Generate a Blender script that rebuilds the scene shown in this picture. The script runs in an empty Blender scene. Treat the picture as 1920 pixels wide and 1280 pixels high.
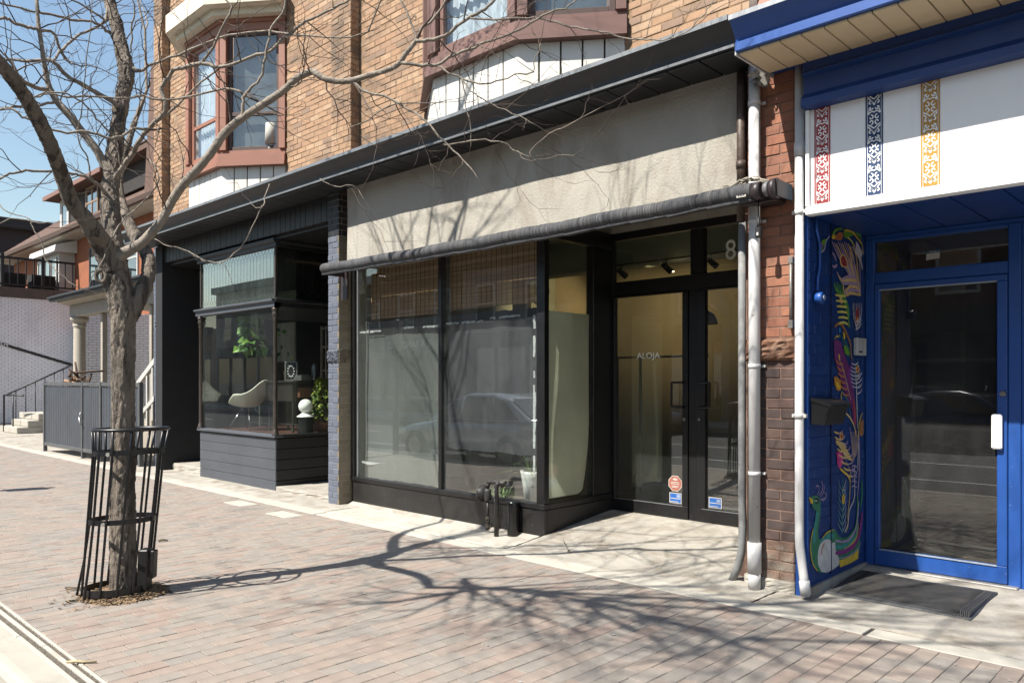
import bpy, bmesh, math, random
from mathutils import Vector, Matrix

# ------------------------------------------------------------------ camera, sky, sun, exposure
SC = bpy.context.scene
COL = SC.collection
random.seed(11)
R = math.radians
SUN_AZ, SUN_EL = R(14.0), R(51.0)          # light travels towards +Y, 14 degrees towards +X
cam_d = bpy.data.cameras.new("camera")
cam_d.lens = 27.368; cam_d.sensor_width = 36.0; cam_d.shift_y = 0.03854
cam_d.clip_start = 0.05; cam_d.clip_end = 2000
cam = bpy.data.objects.new("camera", cam_d); COL.objects.link(cam)
cam.location = (0, 0, 1.55); cam.rotation_euler = (R(90), 0, R(44.009))
SC.camera = cam
world = bpy.data.worlds.new("World"); SC.world = world; world.use_nodes = True
wt = world.node_tree; wt.nodes.clear()
sky = wt.nodes.new("ShaderNodeTexSky"); sky.sky_type = 'NISHITA'; sky.sun_disc = False
sky.sun_elevation = SUN_EL; sky.sun_rotation = R(180.0) + SUN_AZ
sky.air_density = 1.5; sky.dust_density = 0.7; sky.ozone_density = 2.0; sky.altitude = 100
bg = wt.nodes.new("ShaderNodeBackground"); bg.inputs[1].default_value = 0.074
wo = wt.nodes.new("ShaderNodeOutputWorld")
wt.links.new(sky.outputs[0], bg.inputs[0]); wt.links.new(bg.outputs[0], wo.inputs[0])
sun_d = bpy.data.lights.new("sun", 'SUN'); sun_d.energy = 5.0; sun_d.angle = R(0.53); sun_d.color = (1.0, 0.945, 0.86)
sun = bpy.data.objects.new("sun", sun_d); COL.objects.link(sun); sun.location = (-4, -20, 25)
ldir = Vector((math.sin(SUN_AZ)*math.cos(SUN_EL), math.cos(SUN_AZ)*math.cos(SUN_EL), -math.sin(SUN_EL)))
sun.rotation_euler = ldir.to_track_quat('-Z', 'Y').to_euler()
vs = SC.view_settings
vs.view_transform = 'Standard'; vs.look = 'None'; vs.exposure = 1.15; vs.gamma = 1.0; vs.use_curve_mapping = False
SC.cycles.max_bounces = 10; SC.cycles.transparent_max_bounces = 16; SC.cycles.glossy_bounces = 5
SC.cycles.sample_clamp_indirect = 6.0
SC.cycles.use_denoising = True

# ------------------------------------------------------------------ materials
MATS = {}
ALB = .60      # all base colours are entered at print brightness; real reflectance is lower
def _n(t, typ, **kw):
    n = t.nodes.new(typ)
    for k, v in kw.items(): setattr(n, k, v)
    return n
def mixc(t, a, b, fac, mode='MIX'):
    m = _n(t, "ShaderNodeMix", data_type='RGBA', blend_type=mode)
    for i, v in ((6, a), (7, b), (0, fac)):
        if hasattr(v, 'links'): t.links.new(v, m.inputs[i])
        elif i == 0: m.inputs[0].default_value = v
        else: m.inputs[i].default_value = (*v[:3], 1)
    return m.outputs[2]
def ramp(t, fac, stops, interp='LINEAR'):
    r = _n(t, "ShaderNodeValToRGB"); r.color_ramp.interpolation = interp
    e = r.color_ramp.elements
    while len(e) < len(stops): e.new(0.5)
    for i, (p, c) in enumerate(stops):
        e[i].position = p; e[i].color = (*c[:3], 1) if not isinstance(c, float) else (c, c, c, 1)
    t.links.new(fac, r.inputs[0]); return r.outputs[0]
def noise(t, scale, detail=5, rough=.6, stretch=None, dist=0.0):
    tc = _n(t, "ShaderNodeTexCoord"); src = tc.outputs['Object']
    if stretch:
        mp = _n(t, "ShaderNodeMapping"); mp.inputs['Scale'].default_value = stretch
        t.links.new(src, mp.inputs[0]); src = mp.outputs[0]
    n = _n(t, "ShaderNodeTexNoise"); n.inputs['Scale'].default_value = scale; n.inputs['Detail'].default_value = detail
    n.inputs['Roughness'].default_value = rough; n.inputs['Distortion'].default_value = dist
    t.links.new(src, n.inputs['Vector']); return n.outputs['Fac']
def mat(name, c, rough=.6, metal=0.0, var=.14, scale=5, stretch=None, c2=None, speck=None, speck_sc=300, speck_amt=.66,
        bump=0.0, bscale=120, bdist=.01, palette=None, stain=None, stain_sc=1.3, stain_st=None, stain_lo=.5, stain_hi=.72, spec=.5, coat=0.0, trans=0.0, bstretch=None, k=None):
    if name in MATS: return MATS[name]
    k = ALB if k is None else k
    sc_ = lambda q: None if q is None else tuple(min(.9, x*k) for x in q)
    c, c2, speck, stain = sc_(c), sc_(c2), sc_(speck), sc_(stain)
    if palette: palette = [sc_(q) for q in palette]
    m = bpy.data.materials.new(name); m.use_nodes = True; t = m.node_tree
    bs = t.nodes["Principled BSDF"]
    if palette:
        oi = _n(t, "ShaderNodeObjectInfo"); ge = _n(t, "ShaderNodeNewGeometry")
        ad = _n(t, "ShaderNodeMath", operation='ADD'); t.links.new(oi.outputs['Random'], ad.inputs[0]); t.links.new(ge.outputs['Random Per Island'], ad.inputs[1])
        fr = _n(t, "ShaderNodeMath", operation='FRACT'); t.links.new(ad.outputs[0], fr.inputs[0])
        k = len(palette); col = ramp(t, fr.outputs[0], [((i+.0)/k, p) for i, p in enumerate(palette)], 'CONSTANT')
        nz = noise(t, scale, stretch=stretch)
        col = mixc(t, col, ramp(t, nz, [(.25, 1-var), (.75, 1+var)]), 1.0, 'MULTIPLY')
    else:
        nz = noise(t, scale, stretch=stretch)
        lo = tuple(x*(1-var) for x in c); hi = tuple(min(1, x*(1+var)) for x in c) if c2 is None else c2
        col = ramp(t, nz, [(.3, lo), (.7, hi)])
    if stain:
        s = ramp(t, noise(t, stain_sc, 7, .65, stain_st, .3), [(stain_lo, 0.0), (stain_hi, 1.0)])
        col = mixc(t, col, stain, s)
    if speck:
        s = ramp(t, noise(t, speck_sc, 2, .5), [(speck_amt, 0.0), (speck_amt+.04, 1.0)])
        col = mixc(t, col, speck, s)
    t.links.new(col, bs.inputs['Base Color'])
    bs.inputs['Roughness'].default_value = rough; bs.inputs['Metallic'].default_value = metal
    bs.inputs['Specular IOR Level'].default_value = spec
    if coat: bs.inputs['Coat Weight'].default_value = coat
    if trans: bs.inputs['Transmission Weight'].default_value = trans
    if bump:
        b = _n(t, "ShaderNodeBump"); b.inputs['Strength'].default_value = min(1, bump); b.inputs['Distance'].default_value = bdist
        t.links.new(noise(t, bscale, 6, .65, bstretch), b.inputs['Height']); t.links.new(b.outputs[0], bs.inputs['Normal'])
    MATS[name] = m; return m
def glass_mat(name, tint=(.9, .95, .92), dust=.05, dust_col=(.6, .62, .6), boost=1.0, streak=(1, 1, .35), rough=0.0):
    if name in MATS: return MATS[name]
    m = bpy.data.materials.new(name); m.use_nodes = True; t = m.node_tree; t.nodes.clear()
    out = _n(t, "ShaderNodeOutputMaterial"); tr = _n(t, "ShaderNodeBsdfTransparent"); tr.inputs[0].default_value = (*tint, 1)
    gl = _n(t, "ShaderNodeBsdfGlossy"); gl.inputs['Roughness'].default_value = rough; gl.inputs['Color'].default_value = (1, 1, 1, 1)
    bp = _n(t, "ShaderNodeBump"); bp.inputs['Strength'].default_value = .025; bp.inputs['Distance'].default_value = .02
    t.links.new(noise(t, 1.1, 1, .4), bp.inputs['Height']); t.links.new(bp.outputs[0], gl.inputs['Normal'])
    ge = _n(t, "ShaderNodeNewGeometry"); dt = _n(t, "ShaderNodeVectorMath", operation='DOT_PRODUCT'); t.links.new(ge.outputs['Incoming'], dt.inputs[0]); t.links.new(ge.outputs['Normal'], dt.inputs[1])
    ab = _n(t, "ShaderNodeMath", operation='ABSOLUTE'); t.links.new(dt.outputs['Value'], ab.inputs[0])
    om = _n(t, "ShaderNodeMath", operation='SUBTRACT', use_clamp=True); om.inputs[0].default_value = 1; t.links.new(ab.outputs[0], om.inputs[1])
    pw = _n(t, "ShaderNodeMath", operation='POWER'); t.links.new(om.outputs[0], pw.inputs[0]); pw.inputs[1].default_value = 5
    fr = _n(t, "ShaderNodeMath", operation='MULTIPLY_ADD'); t.links.new(pw.outputs[0], fr.inputs[0]); fr.inputs[1].default_value = .957; fr.inputs[2].default_value = .043
    mu = _n(t, "ShaderNodeMath", operation='MULTIPLY', use_clamp=True); mu.inputs[1].default_value = boost; t.links.new(fr.outputs[0], mu.inputs[0])
    mx = _n(t, "ShaderNodeMixShader"); t.links.new(mu.outputs[0], mx.inputs[0]); t.links.new(tr.outputs[0], mx.inputs[1]); t.links.new(gl.outputs[0], mx.inputs[2])
    df = _n(t, "ShaderNodeBsdfDiffuse"); df.inputs[0].default_value = (*dust_col, 1)
    d = ramp(t, noise(t, 2.2, 8, .7, streak, .6), [(.35, dust*.25), (.75, dust*1.6)])
    sp = ramp(t, noise(t, 170, 2, .5), [(.69, 0.0), (.72, min(1., dust*6))])
    add = _n(t, "ShaderNodeMath", operation='ADD', use_clamp=True); t.links.new(d, add.inputs[0]); t.links.new(sp, add.inputs[1])
    m2 = _n(t, "ShaderNodeMixShader"); t.links.new(add.outputs[0], m2.inputs[0]); t.links.new(mx.outputs[0], m2.inputs[1]); t.links.new(df.outputs[0], m2.inputs[2])
    t.links.new(m2.outputs[0], out.inputs[0]); MATS[name] = m; return m
def trans_mat(m, fac):
    t = m.node_tree
    if 'translucent' in t.nodes: return m
    bs = t.nodes['Principled BSDF']; tl = _n(t, 'ShaderNodeBsdfTranslucent'); tl.name = 'translucent'
    t.links.new(bs.inputs['Base Color'].links[0].from_socket, tl.inputs[0])
    mx = _n(t, 'ShaderNodeMixShader'); mx.inputs[0].default_value = fac
    t.links.new(bs.outputs[0], mx.inputs[1]); t.links.new(tl.outputs[0], mx.inputs[2]); t.links.new(mx.outputs[0], t.nodes['Material Output'].inputs[0]); return m
def emis_mat(name, c, s):
    m = bpy.data.materials.new(name); m.use_nodes = True; bs = m.node_tree.nodes["Principled BSDF"]
    bs.inputs['Emission Color'].default_value = (*c, 1); bs.inputs['Emission Strength'].default_value = s; return m

# ------------------------------------------------------------------ mesh builder
class MB:
    def __init__(s): s.v = []; s.f = []; s.m = []; s.sm = []; s.cur = 0; s.smooth = False
    def face(s, idx): s.f.append(tuple(idx)); s.m.append(s.cur); s.sm.append(s.smooth)
    def poly(s, pts):
        b = len(s.v); s.v += [tuple(p) for p in pts]; s.face(range(b, b+len(pts)))
    def box(s, x0, x1, y0, y1, z0, z1, c=0.0):
        if x0 > x1: x0, x1 = x1, x0
        if y0 > y1: y0, y1 = y1, y0
        if z0 > z1: z0, z1 = z1, z0
        if not c:
            b = len(s.v)
            s.v += [(x0,y0,z0),(x1,y0,z0),(x1,y1,z0),(x0,y1,z0),(x0,y0,z1),(x1,y0,z1),(x1,y1,z1),(x0,y1,z1)]
            for q in ((0,3,2,1),(4,5,6,7),(0,1,5,4),(1,2,6,5),(2,3,7,6),(3,0,4,7)): s.face([b+i for i in q])
            return s
        c = min(c, (x1-x0)*.45, (y1-y0)*.45, (z1-z0)*.45)
        return s.obox(Vector(((x0+x1)/2,(y0+y1)/2,(z0+z1)/2)), Vector((1,0,0)), Vector((0,1,0)), Vector((0,0,1)), (x1-x0)/2, (y1-y0)/2, (z1-z0)/2, c)
    def obox(s, o, a, b_, d, ha, hb, hd, c=0.0):
        """oriented box with chamfered edges"""
        if not c:
            b = len(s.v)
            for sz in (-1, 1):
                for sx, sy in ((-1,-1),(1,-1),(1,1),(-1,1)): s.v.append(tuple(o + a*(ha*sx) + b_*(hb*sy) + d*(hd*sz)))
            for q in ((0,3,2,1),(4,5,6,7),(0,1,5,4),(1,2,6,5),(2,3,7,6),(3,0,4,7)): s.face([b+i for i in q])
            return s
        base = len(s.v); idx = {}
        for sx in (-1, 1):
            for sy in (-1, 1):
                for sz in (-1, 1):
                    for ax in range(3):
                        e = [ha*sx, hb*sy, hd*sz]; 
                        for k in range(3):
                            if k != ax: e[k] -= c*(sx, sy, sz)[k]
                        idx[(sx,sy,sz,ax)] = len(s.v); s.v.append(tuple(o + a*e[0] + b_*e[1] + d*e[2]))
        for ax in range(3):
            u, w = [(1,2),(2,0),(0,1)][ax]
            for sg in (-1, 1):
                q = []
                for su, sw in ((-1,-1),(1,-1),(1,1),(-1,1)):
                    k = [0,0,0]; k[ax] = sg; k[u] = su; k[w] = sw; q.append(idx[(*k, ax)])
                s.face(q if sg > 0 else q[::-1])
            for su in (-1, 1):
                for sw in (-1, 1):
                    k1 = [0,0,0]; k1[ax] = -1; k1[u] = su; k1[w] = sw; k2 = list(k1); k2[ax] = 1
                    q = [idx[(*k1,u)], idx[(*k2,u)], idx[(*k2,w)], idx[(*k1,w)]]
                    s.face(q if su*sw < 0 else q[::-1])
        for sx in (-1, 1):
            for sy in (-1, 1):
                for sz in (-1, 1):
                    q = [idx[(sx,sy,sz,0)], idx[(sx,sy,sz,1)], idx[(sx,sy,sz,2)]]
                    s.face(q if sx*sy*sz > 0 else q[::-1])
        return s
    def tube(s, pts, rads, n=8, cap=True, jit=None):
        pts = [Vector(p) for p in pts]
        if not hasattr(rads, '__len__'): rads = [rads]*len(pts)
        b = len(s.v); old = s.smooth; s.smooth = True
        t0 = (pts[1]-pts[0]).normalized(); up = Vector((0,0,1)) if abs(t0.z) < .9 else Vector((1,0,0))
        nx = t0.cross(up).normalized()
        for i, p in enumerate(pts):
            t = (pts[min(i+1,len(pts)-1)] - pts[max(i-1,0)])
            t = t.normalized() if t.length > 1e-9 else t0
            nx = (nx - t*nx.dot(t)); nx = nx.normalized() if nx.length > 1e-6 else t.orthogonal().normalized()
            ny = t.cross(nx)
            for k in range(n):
                a = 2*math.pi*k/n; r = rads[i]*(jit(i, k) if jit else 1)
                s.v.append(tuple(p + nx*(math.cos(a)*r) + ny*(math.sin(a)*r)))
        for i in range(len(pts)-1):
            for k in range(n):
                k2 = (k+1) % n; s.face((b+i*n+k, b+i*n+k2, b+(i+1)*n+k2, b+(i+1)*n+k))
        s.smooth = False
        if cap:
            s.face([b+k for k in range(n)][::-1]); s.face([b+(len(pts)-1)*n+k for k in range(n)])
        s.smooth = old; return s
    def lathe(s, cx, cy, prof, n=20, sx=1.0, sy=1.0):
        b = len(s.v); old = s.smooth; s.smooth = True
        for r, z in prof:
            for k in range(n):
                a = 2*math.pi*k/n; s.v.append((cx+math.cos(a)*r*sx, cy+math.sin(a)*r*sy, z))
        for i in range(len(prof)-1):
            for k in range(n):
                k2 = (k+1) % n; s.face((b+i*n+k, b+i*n+k2, b+(i+1)*n+k2, b+(i+1)*n+k))
        s.smooth = False; s.face([b+k for k in range(n)][::-1]); s.face([b+(len(prof)-1)*n+k for k in range(n)]); s.smooth = old
        return s
    def extrude_x(s, prof, x0, x1, closed=True):
        """profile of (y, z) points swept along X"""
        b = len(s.v); n = len(prof)
        s.v += [(x0, y, z) for y, z in prof] + [(x1, y, z) for y, z in prof]
        for k in range(n if closed else n-1):
            k2 = (k+1) % n; s.face((b+k, b+n+k, b+n+k2, b+k2))
        if closed: s.face(list(range(b, b+n))); s.face(list(range(b+n, b+2*n))[::-1])
        return s
    def extrude_y(s, prof, y0, y1):
        b = len(s.v); n = len(prof)
        s.v += [(x, y0, z) for x, z in prof] + [(x, y1, z) for x, z in prof]
        for k in range(n):
            k2 = (k+1) % n; s.face((b+k, b+k2, b+n+k2, b+n+k))
        s.face(list(range(b, b+n))[::-1]); s.face(list(range(b+n, b+2*n))); return s
    def extrude_z(s, prof, z0, z1):
        b = len(s.v); n = len(prof)
        s.v += [(x, y, z0) for x, y in prof] + [(x, y, z1) for x, y in prof]
        for k in range(n):
            k2 = (k+1) % n; s.face((b+k, b+k2, b+n+k2, b+n+k))
        s.face(list(range(b, b+n))[::-1]); s.face(list(range(b+n, b+2*n))); return s
    def mesh(s, name, mats):
        me = bpy.data.meshes.new(name); me.from_pydata(s.v, [], s.f)
        if mats:
            for m in (mats if isinstance(mats, (list, tuple)) else [mats]): me.materials.append(m)
        me.polygons.foreach_set('material_index', s.m); me.polygons.foreach_set('use_smooth', s.sm); me.update()
        return me
    def build(s, name, mats, parent=None, label=None, kind=None):
        if not s.v: return None
        o = bpy.data.objects.new(name, s.mesh(name, mats)); COL.objects.link(o)
        if parent is not None: attach(o, parent)
        if label: o['label'] = label
        if kind: o['kind'] = kind
        return o
def attach(o, parent):
    o.parent = parent
    if parent.type == 'EMPTY': o.matrix_parent_inverse = Matrix.Translation(parent.location).inverted()
def thing(name, label, cat, loc=(0,0,0), group=None):
    o = bpy.data.objects.new(name, None); COL.objects.link(o); o.location = loc; o.empty_display_size = .1
    o['label'] = label; o['category'] = cat
    if group: o['group'] = group
    return o
def single(mb, name, mats, label, cat, group=None):
    """a thing that is one mesh, its origin at its base"""
    xs = [v[0] for v in mb.v]; ys = [v[1] for v in mb.v]; zs = [v[2] for v in mb.v]
    c = Vector(((min(xs)+max(xs))/2, (min(ys)+max(ys))/2, min(zs)))
    mb.v = [tuple(Vector(v)-c) for v in mb.v]
    o = mb.build(name, mats); o.location = c; o['label'] = label; o['category'] = cat
    if group: o['group'] = group
    return o
def struct(mb, name, mats, kind='structure'):
    o = mb.build(name, mats); o['kind'] = kind; return o
def box(name, m, parent, x0, x1, y0, y1, z0, z1, c=0.0, label=None):
    return MB().box(x0, x1, y0, y1, z0, z1, c).build(name, m, parent, label)
CAMF = Vector((-.69479, .71921, 0)); CAMR = Vector((.71921, .69479, 0))
def inview(p, mg=.03):
    """depth of a point if the photograph's view holds it, else None (only picks which bricks stay single objects)"""
    p = Vector(p) - Vector((0, 0, 1.55)); d = p.dot(CAMF)
    if d < .2: return None
    u = p.dot(CAMR)/d*1459.6/1920; w = (p.z/d*1459.6 + (714-640)*-1)/1280
    return d if abs(u) < .5+mg and abs(w+0) < .5+mg else None
def text_mesh(name, body, m, parent, loc, rot, size, extrude=.001, align='LEFT', xs=1.0):
    cu = bpy.data.curves.new(name, 'FONT'); cu.body = body; cu.size = size; cu.extrude = extrude; cu.align_x = align
    ob = bpy.data.objects.new(name, cu); COL.objects.link(ob); ob.scale = (xs, 1, 1)
    dg = bpy.context.evaluated_depsgraph_get(); me = bpy.data.meshes.new_from_object(ob.evaluated_get(dg))
    bpy.data.objects.remove(ob)
    me.materials.clear(); me.materials.append(m)
    me.transform(Matrix.Translation(loc) @ rot.to_4x4() @ Matrix.Diagonal((xs, 1, 1, 1)))
    o = bpy.data.objects.new(name, me); COL.objects.link(o)
    if parent is not None: attach(o, parent)
    return o
ROT_FRONT = Matrix(((1,0,0),(0,0,-1),(0,1,0)))      # text facing -Y
ROT_PX = Matrix(((0,0,1),(1,0,0),(0,1,0)))          # text facing +X
ROT_BACK = Matrix(((-1,0,0),(0,0,1),(0,1,0)))       # text facing +Y

# ------------------------------------------------------------------ brickwork: collected first, built at the end
BRICKS = {}      # building -> list of (depth or None, part, centre, u, n, half sizes, material)
def brick_mesh(hu, hn, hz):
    return MB().obox(Vector((0,0,0)), Vector((1,0,0)), Vector((0,1,0)), Vector((0,0,1)), hu, hn, hz, .004)
def brick_face(thingo, part, o, u, nrm, length, z0, z1, m, depth=.05, bl=.205, ch=.075, joint=.011, skip=None, seed=0, header=False, matf=None, proud=.004, half0=0.0):
    """o: point on the finished face at u = 0; bricks stand `proud` of the mortar and vary a little"""
    rnd = random.Random(seed); o = Vector(o); u = Vector(u); nrm = Vector(nrm)
    lst = BRICKS.setdefault(thingo.name, [])
    row = 0; z = z0
    while z < z1 - .01:
        h = min(ch-joint, z1-z-.004); x = -((bl+joint)*.5 if row % 2 else 0.0) - half0
        while x < length - .012:
            a = max(x, 0.004); b = min(x+bl, length-.004)
            if b-a > .02:
                c = o + u*((a+b)/2) + Vector((0,0,z+h/2))
                if not (skip and skip(c)):
                    mm = matf(c, rnd) if matf else m
                    out = nrm*(rnd.uniform(-.003, .003) - depth/2)
                    lst.append((inview(c), part, c+out, u, nrm, ((b-a)/2, depth/2, h/2), mm))
            x += bl+joint
        z += ch; row += 1
def finish_bricks(limit=300):
    for tn, lst in BRICKS.items():
        vis = sorted([i for i, b in enumerate(lst) if b[0] is not None], key=lambda i: lst[i][0])[:limit]
        vis = set(vis); cache = {}; rest = {}
        for i, (d, part, c, u, n, hs, m) in enumerate(lst):
            if i in vis:
                key = (round(hs[0], 3), round(hs[1], 3), round(hs[2], 3), m.name)
                if key not in cache: cache[key] = brick_mesh(*key[:3]).mesh("brick", m)
                o = bpy.data.objects.new("brick", cache[key]); COL.objects.link(o); attach(o, part)
                w = u.cross(n)
                Mx = Matrix((u, -n, Vector((0,0,1)))).transposed()
                if Mx.determinant() < 0: Mx = Matrix((-u, -n, Vector((0,0,1)))).transposed()
                o.location = c; o.rotation_euler = Mx.to_euler()
            else:
                mb, ms = rest.setdefault(part.name, (MB(), []))
                if m not in ms: ms.append(m)
                mb.cur = ms.index(m); mb.obox(c, u, -n if u.cross(-n).z > 0 else n, Vector((0,0,1)), hs[0], hs[1], hs[2], .0035 if d and d < 14 else 0.0)
        for pn, (mb, ms) in rest.items():
            mb.build("far_bricks", ms, bpy.data.objects[pn], kind='stuff')
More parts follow.
